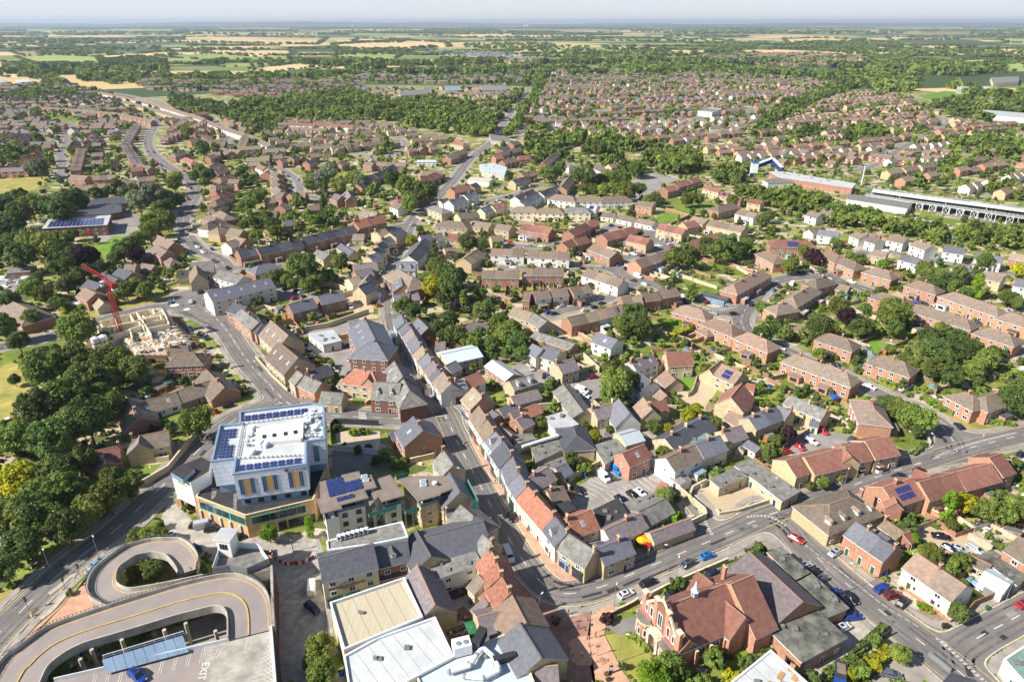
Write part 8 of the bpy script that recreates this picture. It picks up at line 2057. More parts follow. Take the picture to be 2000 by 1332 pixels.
def far_road(x,y,d):
 for l in FARL:
  for a,c in zip(l[:-1],l[1:]):
   if min(a[0],c[0]) - d < x < max(a[0],c[0]) + d and min(a[1],c[1]) - d < y < max(a[1],c[1]) + d:
    dx,dy = c[0] - a[0],c[1] - a[1]; t = max(0,min(1,((x - a[0]) * dx + (y - a[1]) * dy) / (dx * dx + dy * dy + 1e-9)))
    if math.hypot(x - a[0] - t * dx,y - a[1] - t * dy) < d: return True
 return False
FARL = [[tuple(P(x,y)[:2]) for x,y in smooth_line(p,3)] for w,p in FAR_ROADS] + [ROADM[k] for k in ROADM]
for (pts,r,sp,mix),poly in zip(WOODS,WP):
 xs = [p[0] for p in poly]; ys = [p[1] for p in poly]; y = min(ys)
 while y < max(ys):
  x = min(xs)
  while x < max(xs):
   tx,ty = x + brn.uniform(-.45,.45) * sp,y + brn.uniform(-.45,.45) * sp
   if in_poly(tx + 14 * noise.noise(Vector((tx / 22,ty / 22,1))),ty + 14 * noise.noise(Vector((tx / 22,ty / 22,5))),poly) and noise.noise(Vector((tx / 45,ty / 45,9))) > (-.1 if r > 5.3 else -.24 if r > 4.7 else -9) and not blocked(tx,ty,2.5) and not far_road(tx,ty,6.5) and not any((tx - a) ** 2 + (ty - c_) ** 2 < (R_ * .7) ** 2 for a,c_,R_ in TREES_AT):
    put_tree(tx,ty,r * brn.uniform(.5,1.3),brn.choice(mix))
   x += sp
  y += sp
for pts,r,sp,mix in BELTS:
 poly = gp(pts); xs = [p[0] for p in poly]; ys = [p[1] for p in poly]; A = (max(xs) - min(xs)) * (max(ys) - min(ys)); dist = (min(ys) + max(ys)) / 2; rrr = max(r,min(dist,9000) * .0021)
 n = int(min(420,A / (rrr * rrr * 5) + 10)); rr = max(r,min(dist,9000) * .0021)
 for _ in range(n):
  tx,ty = brn.uniform(min(xs),max(xs)),brn.uniform(min(ys),max(ys))
  if in_poly(tx,ty,poly): put_tree(tx,ty,rr * brn.uniform(.6,1.2),brn.choice(mix))
# ---- rows of far houses
ZONES = [  # (photo polygon, street direction in degrees, street pitch, roof mix, wall mix)
 ([(-30,168),(120,165),(210,185),(320,215),(310,240),(280,290),(270,330),(130,350),(-30,352)],8,62,'bbmm','kkwoD'),([(320,215),(430,232),(500,258),(480,300),(420,330),(400,300),(310,240)],60,55,'bbb','kyk'),
 ([(230,155),(520,155),(600,190),(470,182),(300,178)],10,60,'bpg','ky'),([(545,240),(640,230),(790,258),(900,285),(880,310),(800,305),(700,300),(560,330),(480,345),(470,300)],20,52,'bbbt','yky'),
 ([(640,190),(700,175),(800,180),(985,168),(1000,192),(945,248),(780,245),(770,215),(700,190)],-12,56,'tbbg','yys'),([(640,150),(830,135),(1040,128),(1045,140),(1000,165),(800,165),(690,160)],5,62,'tbgb','ysy'),
 ([(1052,185),(1085,140),(1300,138),(1500,150),(1650,165),(1540,205),(1490,240),(1440,268),(1360,292),(1240,278),(1110,262),(1020,240)],14,58,'bbpm','kykowy'),([(1500,262),(1560,215),(1680,180),(1780,198),(1860,240),(2260,268),(2260,450),(1900,385),(1760,365),(1690,345),(1560,325),(1440,318),(1380,300)],24,58,'bbpt','kyokyoyw'),
 ([(1370,108),(1600,105),(1700,118),(1600,132),(1400,124)],0,80,'pb','ky'),([(820,98),(1000,105),(1010,112),(830,108)],0,90,'gds','ww'),([(900,110),(1075,115),(1070,125),(905,122)],0,90,'gs','wy'),
 ([(2035,470),(2300,480),(2300,860),(2060,800)],30,52,'bbp','koy'),([(2040,900),(2300,880),(2300,1300),(2060,1120)],20,50,'bbR','kow'),([(-40,180),(-260,190),(-260,520),(-40,350)],8,60,'bbm','kyo'),([(400,164),(560,158),(690,158),(710,172),(600,186),(500,196),(420,186)],12,56,'bpg','kyo'),([(620,270),(700,280),(760,290),(740,300),(640,300)],30,50,'bb','yk'),([(1450,330),(1500,345),(1490,352),(1440,345)],0,50,'b','k'),([(1500,400),(1560,415),(1640,430),(1600,440),(1500,425)],20,50,'b','w'),
 ([(0,205),(30,215),(60,280),(0,300)],10,55,'bm','k'),([(960,275),(1010,290),(1000,330),(970,330)],50,50,'b','k'),([(430,345),(470,350),(480,400),(440,400)],70,50,'b','k'),([(560,400),(620,410),(600,430),(560,425)],20,50,'b','k'),
]
hb = MB(); rb_ = MB(); nh = 0
WALLM = {k: WC[k] for k in 'kyDwso'}
def simple_house(b,x,y,ang,L,W,e,r,rm,wm,detail):
 ca,sa = math.cos(ang),math.sin(ang)
 def q(u,v,z): return (x + u * ca - v * sa,y + u * sa + v * ca,z)
 hx,hy = L / 2,W / 2
 for s in (-1,1):
  b.poly([q(-hx * s,hy * s,0),q(-hx * s,hy * s,e),q(hx * s,hy * s,e),q(hx * s,hy * s,0)],wm); b.poly([q(hx * s,-hy * s,0),q(hx * s,hy * s,0),q(hx * s,hy * s,e),q(hx * s,0,r),q(hx * s,-hy * s,e)],wm)
  b.poly([q(-hx - .3,s * (hy + .35),e - .15),q(-hx - .3,0,r + .1),q(hx + .3,0,r + .1),q(hx + .3,s * (hy + .35),e - .15)][::s],rm)
 if detail:
  n = max(2,int(L / 3))
  for s in (-1,1):
   for k in range(n):
    for z in ((.9,3.4) if e > 4 else (.9,)):
     u = -hx + L * (k + .5) / n; b.poly([q(u - .6,s * (hy + .04),z),q(u + .6,s * (hy + .04),z),q(u + .6,s * (hy + .04),z + 1.15),q(u - .6,s * (hy + .04),z + 1.15)][::-s],'glass' if k % 2 else 'frame_white')
  if brn.random() < .6: c = q(brn.uniform(-hx * .5,hx * .5),0,r + .5); b.box(c,(.6,.9,1.4),'wall_brick',ang)
for pts,W_,wm_,rm_ in [([(195,180),(260,193),(330,211),(400,232)],8,'wall_white','roof_pink'),([(240,197),(320,218),(380,236)],8,'wall_buff','roof_brown'),([(405,236),(430,246),(500,268),(530,284)],9,'wall_white','roof_brown'),([(568,241),(640,243),(692,246)],8,'wall_white','roof_rust'),([(562,249),(640,253)],8,'wall_brick','roof_brown'),([(80,210),(150,214),(230,222),(300,236)],8,'wall_brick','roof_brown'),([(1700,300),(1745,306),(1790,310)],8,'wall_brick','roof_brown'),([(1870,286),(1930,290),(2010,296)],8,'wall_brick','roof_brown')]:
 q = [P(x,y,7) for x,y in pts]
 for a,c in zip(q[:-1],q[1:]):
  d = c - a; n_ = max(1,int(d.length / 14)); an = math.atan2(d.y,d.x)
  for k in range(n_): m = a.lerp(c,(k + .5) / n_); simple_house(hb,m.x,m.y,an,d.length / n_ - 1.5,W_,5,7.6 + .1 * (k % 2),rm_,wm_,True); FOOT.append((m.x,m.y,math.cos(an),math.sin(an),6,4)); nh += 1
FA = np.array(FOOT)
for pts,ang,pitch,rmix,wmix in ZONES:
 poly = gp(pts); ca,sa = math.cos(math.radians(ang)),math.sin(math.radians(ang)); cx = sum(p[0] for p in poly) / len(poly); cy = sum(p[1] for p in poly) / len(poly); Rm = max(math.hypot(p[0] - cx,p[1] - cy) for p in poly)
 far = cy > 1500; v = -Rm; row = 0
 while v < Rm:
  for side in (0,1):
   vv = v + side * 23; u = -Rm + brn.uniform(0,10); wmx = brn.choice(wmix); L0 = brn.choice([8,9,13,14,20]) if not far else brn.choice([14,20]); rmx = brn.choice(rmix); per = brn.random() < .25
   while u < Rm:
    bend = 14 * math.sin((u + v * 2) / 90); x,y = cx + u * ca - (vv + bend) * sa,cy + u * sa + (vv + bend) * ca
    L = L0 * brn.uniform(.9,1.1); step = L + brn.uniform(2,5) if not far else L + brn.uniform(4,16)
    a = math.radians(ang) + math.atan(14 / 90 * math.cos((u + v * 2) / 90))
    if in_poly(x,y,poly) and not blocked(x,y,9) and not any(in_poly(x,y,w) for w in WP) and not far_road(x,y,9) and not any(in_poly(x,y,q) for q in LAWNS) and not any(in_poly(x,y,q) for q in PAVED):
     bl = L0 > 16 and brn.random() < .4; e = 5 if brn.random() < .85 else 2.8
     if per or (L < 11 and brn.random() < .4): simple_house(hb,x,y,a + math.pi / 2,9,min(L,8) * .95,e,e + 2.6,RC[rmx],WALLM[wmx],y < 900)
     else: simple_house(hb,x,y,a + brn.uniform(-.05,.05),L,8.5,e,e + 2.6,RC[rmx if brn.random() < .8 else brn.choice(rmix)],WALLM[wmx if brn.random() < .8 else brn.choice(wmix)],y < 900)
     nh += 1
     if brn.random() < .16: u += brn.uniform(8,24)
    u += step
  for k in range(int(2 * Rm / 6.5)):
   u = brn.uniform(-Rm,Rm); vv = v + brn.choice([brn.uniform(31,pitch - 5),brn.uniform(31,pitch - 5),brn.uniform(8,17)]); x,y = cx + u * ca - vv * sa,cy + u * sa + vv * ca
   if in_poly(x,y,poly) and not blocked(x,y,2) and not far_road(x,y,5): put_tree(x,y,brn.uniform(2.0,4.6) * (1.25 if brn.random() < .2 else 1),brn.choice('ggdl'))
  seg = []
  for k in range(int(2 * Rm / 12) + 1):     # the street between the two rows
   u = -Rm + k * 12; vv = v + 12.5; bend = 14 * math.sin((u + v * 2) / 90); x,y = cx + u * ca - (vv + bend) * sa,cy + u * sa + (vv + bend) * ca
   if in_poly(x,y,poly): seg.append((x,y))
   else:
    if len(seg) > 2:
     for (x0,y0),(x1,y1) in zip(seg[:-1],seg[1:]):
      d = Vector((x1 - x0,y1 - y0)).normalized(); n_ = Vector((-d.y,d.x)) * 3.2; rb_.poly([(x0 - n_.x,y0 - n_.y,.02),(x1 - n_.x,y1 - n_.y,.02),(x1 + n_.x,y1 + n_.y,.02),(x0 + n_.x,y0 + n_.y,.02)],'carpark')
    seg = []
  v += pitch * .86; row += 1
print('far houses',nh)
stuff(hb.build('distant_houses'),'sea of brown-roofed brick houses filling the far town','houses'); struct(rb_.build('distant_roads'))
for c,nm in (('g','leaf'),('d','leaf_dark'),('l','leaf_light')):
 V = np.concatenate(VW[c]); print('wood quads',c,len(V) // 4)
 stuff(link('woodland',quads_mesh('woodland',V,[nm])),'woods, tree belts and garden trees of the far town','woodland')
# ---- fields of the far countryside (photo polygons)
FIELDS = [('field_green',[(30,112),(110,108),(190,112),(200,128),(120,133),(60,122)]),('field_brown',[(15,101),(170,100),(175,107),(40,108)]),('field_tan',[(195,110),(330,102),(340,108),(205,118)]),('field_tan',[(205,117),(280,112),(300,120),(215,125)]),('field_tan',[(480,136),(590,124),(670,120),(660,126),(530,142)]),('field_tan',[(620,136),(740,120),(815,121),(800,130),(700,135)]),
 ('field_green',[(300,110),(420,105),(560,110),(570,116),(400,118)]),('field_green',[(390,124),(500,120),(600,119),(560,126),(440,132)]),('field_tan',[(380,98),(560,99),(580,106),(500,112),(400,104)]),('field_tan',[(200,140),(320,140),(330,150),(250,155),(200,148)]),('field_tan',[(0,135),(40,137),(75,148),(20,152),(0,150)]),('field_dull',[(95,136),(170,138),(165,145),(110,144)]),
 ('field_tan',[(650,88),(790,80),(870,84),(880,92),(740,98),(660,96)]),('field_tan',[(270,75),(420,72),(640,75),(620,88),(420,84),(280,82)]),('field_tan',[(700,76),(800,78),(780,84),(690,84)]),('field_green',[(650,108),(790,106),(770,116),(660,114)]),('field_tan',[(820,136),(930,122),(940,128),(900,134)]),('field_tan',[(960,128),(1030,124),(1025,131),(940,134)]),
 ('field_tan',[(1070,120),(1120,112),(1200,114),(1215,122),(1160,126),(1075,127)]),('field_tan',[(1180,92),(1290,93),(1300,98),(1190,98)]),('field_tan',[(1200,98),(1360,100),(1350,110),(1240,104)]),('field_green',[(1160,74),(1290,76),(1280,82),(1180,80)]),('field_green',[(1300,77),(1430,80),(1420,84),(1310,82)]),('field_tan',[(1510,90),(1640,88),(1760,94),(1740,100),(1600,97)]),('field_tan',[(1410,100),(1500,96),(1640,103),(1700,106),(1520,106)]),
 ('field_tan',[(1530,77),(1600,75),(1690,78),(1660,84),(1540,86)]),('field_tan',[(1730,73),(1860,74),(1870,78),(1740,79)]),('field_tan',[(1870,100),(1960,96),(2060,98),(2060,108),(1900,112)]),('field_green',[(1800,128),(1830,120),(1920,117),(2060,122),(2060,140),(1880,140)]),('field_green',[(1300,128),(1330,125),(1385,130),(1370,135),(1310,134)]),('field_green',[(1950,76),(2060,76),(2060,84),(1965,84)]),('field_tan',[(1780,90),(1900,91),(1900,95),(1790,95)]),
 ('field_tan',[(800,70),(1010,66),(1160,68),(1150,72),(900,74)]),('field_tan',[(0,70),(90,72),(90,75),(0,76)]),('field_green',[(880,104),(1010,106),(1005,110),(900,110)]),('field_tan',[(560,66),(700,64),(690,67),(570,69)]),('field_tan',[(1300,64),(1460,63),(1450,66),(1310,67)])]
hv_ = []
for m,pts in FIELDS:     # hedgerows round the fields
 q = [P(x,y) for x,y in pts]
 for a,c in zip(q,q[1:] + q[:1]):
  d = (c - a).length; n_ = int(min(d / 24,90))
  for k in range(n_):
   if brn.random() < .8:
    m_ = a.lerp(c,(k + brn.random()) / n_); r = brn.uniform(3,6.5) * (1 if m_.y < 3500 else 1.6); p_ = pro_mid[k % 4] if m_.y < 2200 else pro_far[k % 3]; hv_.append(p_ * (r * 1.5,r,r * .8) + (m_.x,m_.y,r * .6))
stuff(link('hedgerows',quads_mesh('hedgerows',np.concatenate(hv_),['leaf_dark'])),'hedgerows dividing the far fields','hedgerows')
frr = random.Random(5)
for i in range(120):
 y = 50.5 + 30 * frr.random(); x = frr.uniform(-40,2000); w = frr.uniform(30,150); h = .05 * (y - 44) + .4; FIELDS.append((frr.choice(['field_tan','field_tan','field_green','field_dull']),[(x,y),(x + w * .4,y - .3),(x + w,y),(x + w * .9,y + h),(x + w * .1,y + h)]))
for i,(m,pts) in enumerate(FIELDS):
 o = sheet('field',pts,.02 + .006 * i,m)
 cxm = sum(v.co.x for v in o.data.vertices) / len(o.data.vertices)
mat('field_hill',lin((92,104,78)),var=.4,scale=.002)
hl = MB()
for k,(xa,xb,yy,hh) in enumerate([(-14000,-1500,23000,170),(-12000,3000,27000,150),(-2500,9000,25000,110),(2000,15000,24000,115),(8000,22000,26000,120),(-22000,-9000,22000,120)]):
 n_ = 40; pr = None
 for i in range(n_ + 1):
  t = i / n_; x = xa + (xb - xa) * t; z = hh * math.sin(math.pi * t) ** .7 * (.75 + .25 * noise.noise(Vector((x / 1800,k * 3.1,0)))); c = [(x,yy - 1800,-5),(x,yy,z),(x,yy + 2500,z * .9)]
  if pr:
   for j in range(2): hl.poly([pr[j],c[j],c[j + 1],pr[j + 1]],'field_hill')
  pr = c
struct(hl.build('hills',smooth=True))
for x,y,r in ((689,51,10),(1025,52,14),(1031,52,14)):
 b = MB(); q = P(x,y + 2.5); b.ball((0,0,40),26,'render_white',10,8); b.tube((0,0,0),(0,0,20),20,20,'render_white',10); o = b.build('radome',None,q); tag(o,'','radome','white domes on the horizon',label='tiny white dome alone on the horizon' if x < 1000 else '%s of the paired tiny white domes on the horizon' % ('left one' if x < 1030 else 'right one'))
# ---------------------------------------------------------------- vehicles
CARM = {}
CW = dict(white='white',silver='silver',grey='grey',black='black',blue='blue',red='red',lightblue='light blue',brightblue='bright blue',darkblue='dark navy',darkred='dark red',yellow='yellow',green='dark green')
def loft(b,prof,m,caps=True):
 """prof: cross-sections [(x, half width, z low, z high)] -> closed hull along x with a chamfered top"""
 R = []
 for x,w,z0,z1 in prof: R.append([(x,-w,z0),(x,-w,z0 + (z1 - z0) * .7),(x,-w * .82,z1),(x,w * .82,z1),(x,w,z0 + (z1 - z0) * .7),(x,w,z0)])
 for a,c in zip(R[:-1],R[1:]):
  for k in range(5): b.poly([a[k],c[k],c[k + 1],a[k + 1]][::-1],m)
  b.poly([a[5],c[5],c[0],a[0]][::-1],m)
 b.poly(R[0],m); b.poly(R[-1][::-1],m)
def car_meshes(col,kind):
 k = (col,kind)
 if k in CARM: return CARM[k]
 m = 'car_' + col; b = MB(); g_ = MB()
 if kind == 'van':
  L = 5.3; loft(b,[(-2.6,.88,.35,1.9),(-2.5,.95,.3,2.2),(1.1,.96,.3,2.25),(1.8,.95,.3,1.35),(2.55,.88,.35,1.1),(2.65,.8,.4,.8)],m)
  g_.poly([(1.14,-.76,2.15),(1.14,.76,2.15),(1.84,.78,1.42),(1.84,-.78,1.42)],'glass');
  for s in (-1,1): g_.poly([(.3,s * .965,1.35),(1.5,s * .965,1.3),(1.1,s * .93,1.95),(.3,s * .93,1.95)][::s],'glass')
 else:
  h = dict(hatch=1.48,estate=1.5,suv=1.66,saloon=1.43)[kind]; L = dict(hatch=4.0,estate=4.7,suv=4.6,saloon=4.6)[kind] / 2
  loft(b,[(-L,.74,.42,.86),(-L + .12,.84,.3,.96),(-L * .4,.88,.26,.98),(L * .42,.88,.26,.96),(L - .15,.82,.3,.78),(L,.7,.42,.66)],m)
  r0 = -L + (.25 if kind in ('hatch','suv','estate') else .95)
  loft(b,[(r0,.76,.9,1.0),(r0 + .42,.72,.9,h - .03),(L * .05,.72,.9,h),(L * .22,.7,.9,h - .06),(L * .52,.76,.9,.98)],m)
  g_.poly([(L * .235,-.56,h - .08),(L * .235,.56,h - .08),(L * .515,.66,1.02),(L * .515,-.66,1.02)][::-1],'glass'); g_.poly([(r0 + .38,-.56,h - .07),(r0 + .38,.56,h - .07),(r0 - .03,.64,1.04),(r0 - .03,-.64,1.04)],'glass')
  for s in (-1,1): g_.poly([(r0 + .2,s * .765,1.02),(L * .44,s * .775,1.0),(L * .2,s * .66,h - .13),(r0 + .5,s * .66,h - .13)][::s],'glass')
  if kind in ('suv','hatch'): g_.poly([(r0 + .9,-.4,h + .012),(L * .02,-.4,h + .012),(L * .02,.4,h + .012),(r0 + .9,.4,h + .012)],'glass')
 w = MB(); w.tube((0,-.11,0),(0,.11,0),.33,.33,'tyre',12); w.tube((0,-.12,0),(0,.12,0),.2,.2,'metal_grey',8)
 l = MB(); l.box((0,0,0),(.1,.32,.14),'frame_white'); t = MB(); t.box((0,0,0),(.1,.3,.16),'car_red')
 CARM[k] = (b.mesh('body'),g_.mesh('window_glass'),CARM.get('w') or w.mesh('wheel'),CARM.get('l') or l.mesh('headlight'),CARM.get('t') or t.mesh('tail_light'),2.6 if kind == 'van' else L)
 CARM['w'],CARM['l'],CARM['t'] = CARM[k][2:5]; return CARM[k]
def car(p,ang,col,kind,z=.03,label=None,name='parked_car'):
 root = empty(name,(p[0],p[1],z),ang); bm,gm,wm,lm,tm,L = car_meshes(col,kind)
 link('body',bm,root); link('window_glass',gm,root)
 for x in (-L * .6,L * .62):
  for y in (-.8,.8): link('wheel',wm,root,(x,y,.33))
 for y in (-.56,.56): link('headlight',lm,root,(L - .04,y,.66)); link('tail_light',tm,root,(-L + .02,y,.78))
 tag(root,'%s %s' % (CW[col],{'van': 'van','suv': 'tall car','hatch': 'small car','estate': 'estate car','saloon': 'saloon car'}[kind]),'van' if kind == 'van' else 'car',group='parked cars and vans',label=label)
 return root
CARS = '''
1222 1161 1240 1153 white hatch|1266 1139 1280 1133 black suv|1345 1101 1360 1093 grey suv|1381 1086 1395 1081 brightblue hatch|1313 1161 1325 1155 black hatch|1392 1121 1404 1116 darkblue hatch|1000 1010 1003 1022 black hatch|993 1085 1001 1104 white van|
1555 1053 1568 1060 red hatch|1630 1080 1618 1087 silver hatch|1722 1149 1734 1143 blue estate|1744 1163 1758 1160 darkred suv|1763 1177 1772 1168 black suv|1573 1105 1584 1101 silver hatch|1588 1117 1598 1112 black hatch|1604 1131 1614 1126 grey hatch|1661 1168 1672 1179 black hatch|1651 1180 1661 1191 black saloon|1628 1157 1637 1155 blue hatch|
1664 1205 1680 1203 blue suv|1646 1226 1655 1222 white hatch|1737 1316 1755 1320 grey estate|1838 1048 1850 1050 black saloon|1918 1026 1930 1024 grey suv|1855 1073 1864 1078 darkblue hatch|1873 1074 1884 1078 silver hatch|1905 1073 1917 1081 silver estate|1908 1143 1922 1152 lightblue saloon|1998 1180 2010 1174 red hatch|
1178 932 1188 941 white van|1203 918 1213 928 brightblue van|1129 958 1138 965 black suv|1212 976 1222 984 black hatch|1235 967 1244 974 black hatch|1250 963 1260 969 white hatch|1400 912 1406 917 darkblue hatch|1327 879 1336 874 white van|1038 720 1041 726 silver hatch|1064 734 1065 727 black suv|1077 740 1086 737 lightblue hatch|1091 746 1100 743 blue hatch|1157 737 1149 738 darkred hatch|1137 764 1145 767 white van|1141 774 1149 776 white hatch|
1606 842 1614 847 red suv|1585 862 1594 867 white saloon|1561 873 1570 879 red hatch|1535 883 1544 881 red hatch|1663 858 1670 853 grey hatch|1672 743 1680 748 red hatch|1698 756 1708 760 white saloon|1765 761 1774 758 white hatch|1778 755 1786 751 silver hatch|1689 716 1697 714 silver hatch|1755 930 1768 926 darkblue saloon|1795 919 1806 916 darkred hatch|1995 888 2006 884 darkblue hatch|
866 867 870 877 black hatch|690 750 691 761 red hatch|669 762 678 767 red saloon|688 703 697 700 silver hatch|611 641 620 638 white hatch|607 636 615 633 blue hatch|565 645 572 648 white hatch|568 652 576 655 silver hatch|572 660 580 663 lightblue hatch|576 666 583 668 lightblue hatch|600 686 610 684 darkblue saloon|612 699 622 698 black saloon|617 707 626 705 red hatch|665 674 671 676 grey saloon|683 676 691 675 black hatch|645 716 651 719 silver hatch|654 720 660 723 darkblue hatch|686 730 692 727 darkblue hatch|
769 661 766 655 blue hatch|739 597 739 591 red hatch|740 589 740 583 silver hatch|741 580 741 574 white van|747 539 747 534 white hatch|747 532 747 527 black hatch|752 516 754 510 white hatch|764 502 770 503 white hatch|785 473 788 468 black hatch|814 492 818 489 red hatch|
558 565 565 563 black hatch|580 569 587 567 black hatch|589 571 596 569 white hatch|575 583 582 580 red hatch|590 580 596 577 grey hatch|617 618 626 616 white van|625 611 631 613 white hatch|684 600 689 606 white van|664 487 670 484 black hatch|655 492 661 490 black hatch|650 495 656 493 grey hatch|684 479 690 477 white hatch|707 458 712 457 white hatch|688 463 694 461 white hatch|
332 591 334 586 lightblue hatch|373 590 373 583 white saloon|419 511 425 514 grey hatch|445 524 450 528 black hatch|478 531 485 530 black hatch|355 442 357 438 darkblue hatch|365 455 367 460 white hatch|380 476 384 479 grey hatch|386 483 391 485 white hatch|397 493 402 495 white hatch|372 643 377 646 blue hatch|388 651 393 653 silver hatch|401 661 406 664 black hatch|395 700 401 701 darkred hatch|447 793 456 791 black hatch|415 804 407 803 red hatch|301 527 309 526 white hatch|319 513 325 517 white van|276 537 284 536 blue hatch|8 547 16 547 white van|20 551 27 550 white hatch|41 550 47 548 white hatch|54 547 60 547 white van|12 560 20 561 white hatch|
1058 482 1066 482 white saloon|1071 486 1072 483 grey hatch|1194 441 1200 440 blue hatch|1211 445 1217 444 red hatch|1158 466 1164 466 black hatch|1210 488 1215 488 black hatch|1220 492 1225 491 red hatch|1238 497 1243 498 white hatch|1254 500 1260 499 darkred hatch|1313 484 1318 482 red hatch|1286 481 1292 481 white saloon|1294 468 1300 467 white hatch|1302 472 1308 471 silver hatch|1309 477 1316 476 white hatch|1246 541 1260 546 white van|1206 518 1209 523 blue hatch|1038 520 1046 521 black saloon|1240 569 1247 568 red hatch|1256 566 1265 564 blue estate|1159 578 1167 577 white saloon|1119 594 1125 597 black hatch|1128 591 1134 594 white hatch|1138 588 1144 590 white hatch|1176 593 1182 591 black hatch|1162 601 1169 600 black hatch|1142 606 1149 604 white hatch|1072 611 1079 609 blue hatch|1082 613 1089 612 darkblue hatch|1062 646 1070 648 white van|1335 588 1340 592 black hatch|1381 591 1388 588 darkred hatch|1424 597 1432 597 silver hatch|1467 595 1470 591 darkblue hatch|1442 583 1446 579 black hatch|
1562 533 1567 535 black hatch|1572 533 1577 535 darkblue hatch|1585 532 1589 535 black hatch|1593 532 1597 535 silver hatch|1603 534 1607 535 black hatch|1609 531 1614 534 black hatch|1616 519 1621 521 white hatch|1625 526 1629 528 darkblue hatch|1547 556 1552 550 white van|1522 560 1526 556 darkblue hatch|1510 567 1515 563 lightblue hatch|1529 571 1534 568 black hatch|1519 578 1524 575 black hatch|1510 584 1515 581 silver hatch|1663 551 1675 555 white saloon|1666 541 1671 538 grey hatch|1790 591 1797 593 blue hatch|1806 594 1812 596 black hatch|1827 596 1834 594 white hatch|1868 608 1875 606 white hatch|1880 613 1887 611 black hatch|1895 618 1902 616 grey hatch|1908 630 1915 632 darkblue hatch|1946 634 1952 632 silver hatch|1524 681 1533 683 white hatch|1526 698 1533 696 grey hatch|1500 526 1504 522 black hatch|1518 527 1520 523 darkred hatch|1525 529 1529 526 red hatch|
1666 463 1672 462 white hatch|1675 469 1681 467 silver hatch|1680 476 1686 475 black hatch|1687 477 1693 475 darkred hatch|1693 480 1699 478 black hatch|1653 483 1661 482 red hatch|1835 502 1841 501 lightblue hatch|1890 514 1896 513 black hatch|1853 417 1858 418 darkblue hatch|1693 375 1698 376 blue hatch|1372 415 1377 414 black hatch|1380 412 1385 411 white hatch|
387 1026 399 1024 black suv|400 1027 411 1025 silver van|417 1033 428 1031 black suv|337 1048 344 1052 white hatch|383 1072 388 1075 darkblue hatch|190 1101 204 1091 lightblue saloon|609 1148 610 1130 white van|610 1187 622 1196 darkblue suv|466 1050 478 1046 black suv|892 1160 904 1155 black estate|924 1145 932 1138 black suv|
840 437 834 440 white hatch|806 440 799 441 silver hatch|818 421 820 417 white hatch|853 441 858 440 white hatch|933 406 938 404 silver hatch|912 337 915 333 darkblue hatch|905 396 910 394 blue hatch|765 298 769 297 red hatch|852 320 858 322 white hatch|943 339 948 341 black hatch|950 330 956 330 grey hatch|300 298 303 301 red suv|308 321 312 325 red van|316 325 320 329 blue hatch|288 296 288 292 silver hatch|565 355 571 353 white hatch|566 370 572 368 white hatch|578 401 583 402 white hatch|530 327 534 329 blue hatch|
'''
for it in CARS.replace('\n','').split('|'):
 t = it.split()
 if len(t) < 6: continue
 x,y,x2,y2 = map(float,t[:4]); p,q = P(x,y,.4),P(x2,y2,.4); car(p,math.atan2(q.y - p.y,q.x - p.x),t[4],t[5])
p,q = P(268,1320,7.4),P(280,1330,7.4); car(p,math.atan2(q.y - p.y,q.x - p.x),'blue','suv',7.02,'bright blue car parked on the rooftop car park deck')
crn = random.Random(9); spots_ = [(t[0].location.x,t[0].location.y) for t in THINGS if t[0]['category'] in ('car','van')]; nc = 0
for k in ('est','est1','est2','est3','est4','est5','willow','lf1','lf2','uley','west','cres'):   # cars parked along the estate streets
 L = ROADM[k]; s = 0
 for a,c in zip(L[:-1],L[1:]):
  d = Vector((c[0] - a[0],c[1] - a[1])); s += d.length
  if s > 8 and d.length > .1:
   if crn.random() < .45 and nc < 110:
    d.normalize(); side = crn.choice((-1,1)); w = ROADS[k][0] / 2 + (1.2 if crn.random() < .5 else -1.0); x,y = a[0] - d.y * side * w,a[1] + d.x * side * w
    if not blocked(x,y,.8) and all((x - u) ** 2 + (y - v) ** 2 > 36 for u,v in spots_):
     spots_.append((x,y)); nc += 1; car((x,y),math.atan2(d.y,d.x) + (math.pi if crn.random() < .5 else 0),crn.choice(['white','silver','grey','black','blue','darkblue','red','white','black']),'hatch')
   s = 0
# ---------------------------------------------------------------- street furniture
lm_ = MB(); lm_.tube((0,0,0),(0,0,1.2),.11,.09,'metal_grey',6); lm_.tube((0,0,1.2),(0,0,7.6),.07,.05,'metal_grey',6); lm_.tube((0,0,7.6),(1.0,0,7.9),.04,.035,'metal_grey',5); LPM = lm_.mesh('column')
lh_ = MB(); lh_.box((1.25,0,7.92),(.65,.26,.14),'metal_white'); LHM = lh_.mesh('lamp_head')
for x,y,a in ((1208,1293,0),(1198,1200,1.2),(1318,1145,1.2),(1660,1152,3),(832,1253 - 60,3),(1052,1218,1),(812,770,3.4),(707,808,1.5),(1772,890,2),(1815,894,2),(1908,1000 - 110,4),(1645,965,1),(1465,1000,1.5),(1510,985,1.5),(100,1118,-.8),(195,1092,-.8),(300,955,-.6),(535,895 - 100,2),(455,800 - 20,2.5),(508,745,2.6),(417,670,3),(352,618,3),(325,570,0),(1760,480,2),(1601,540,1.5),(1417,600,2),(1280,545,2),(1352,550,2),(1566,690,2),(1690,745,2),(905,960,3),(1305,1145 - 30,3),(870,760,2.8),(783,470,3),(752,560,3),(345,440,1),(372,472,1),(303,300,1),(400,545,1),(1995,925,2),(1957,1190,2),(1300,1000,1)):
 p = P(x,y); r_ = empty('street_lamp',(p.x,p.y,.1),a); link('column',LPM,r_); link('lamp_head',LHM,r_); tag(r_,'grey street lamp','street lamp',group='street lamps')
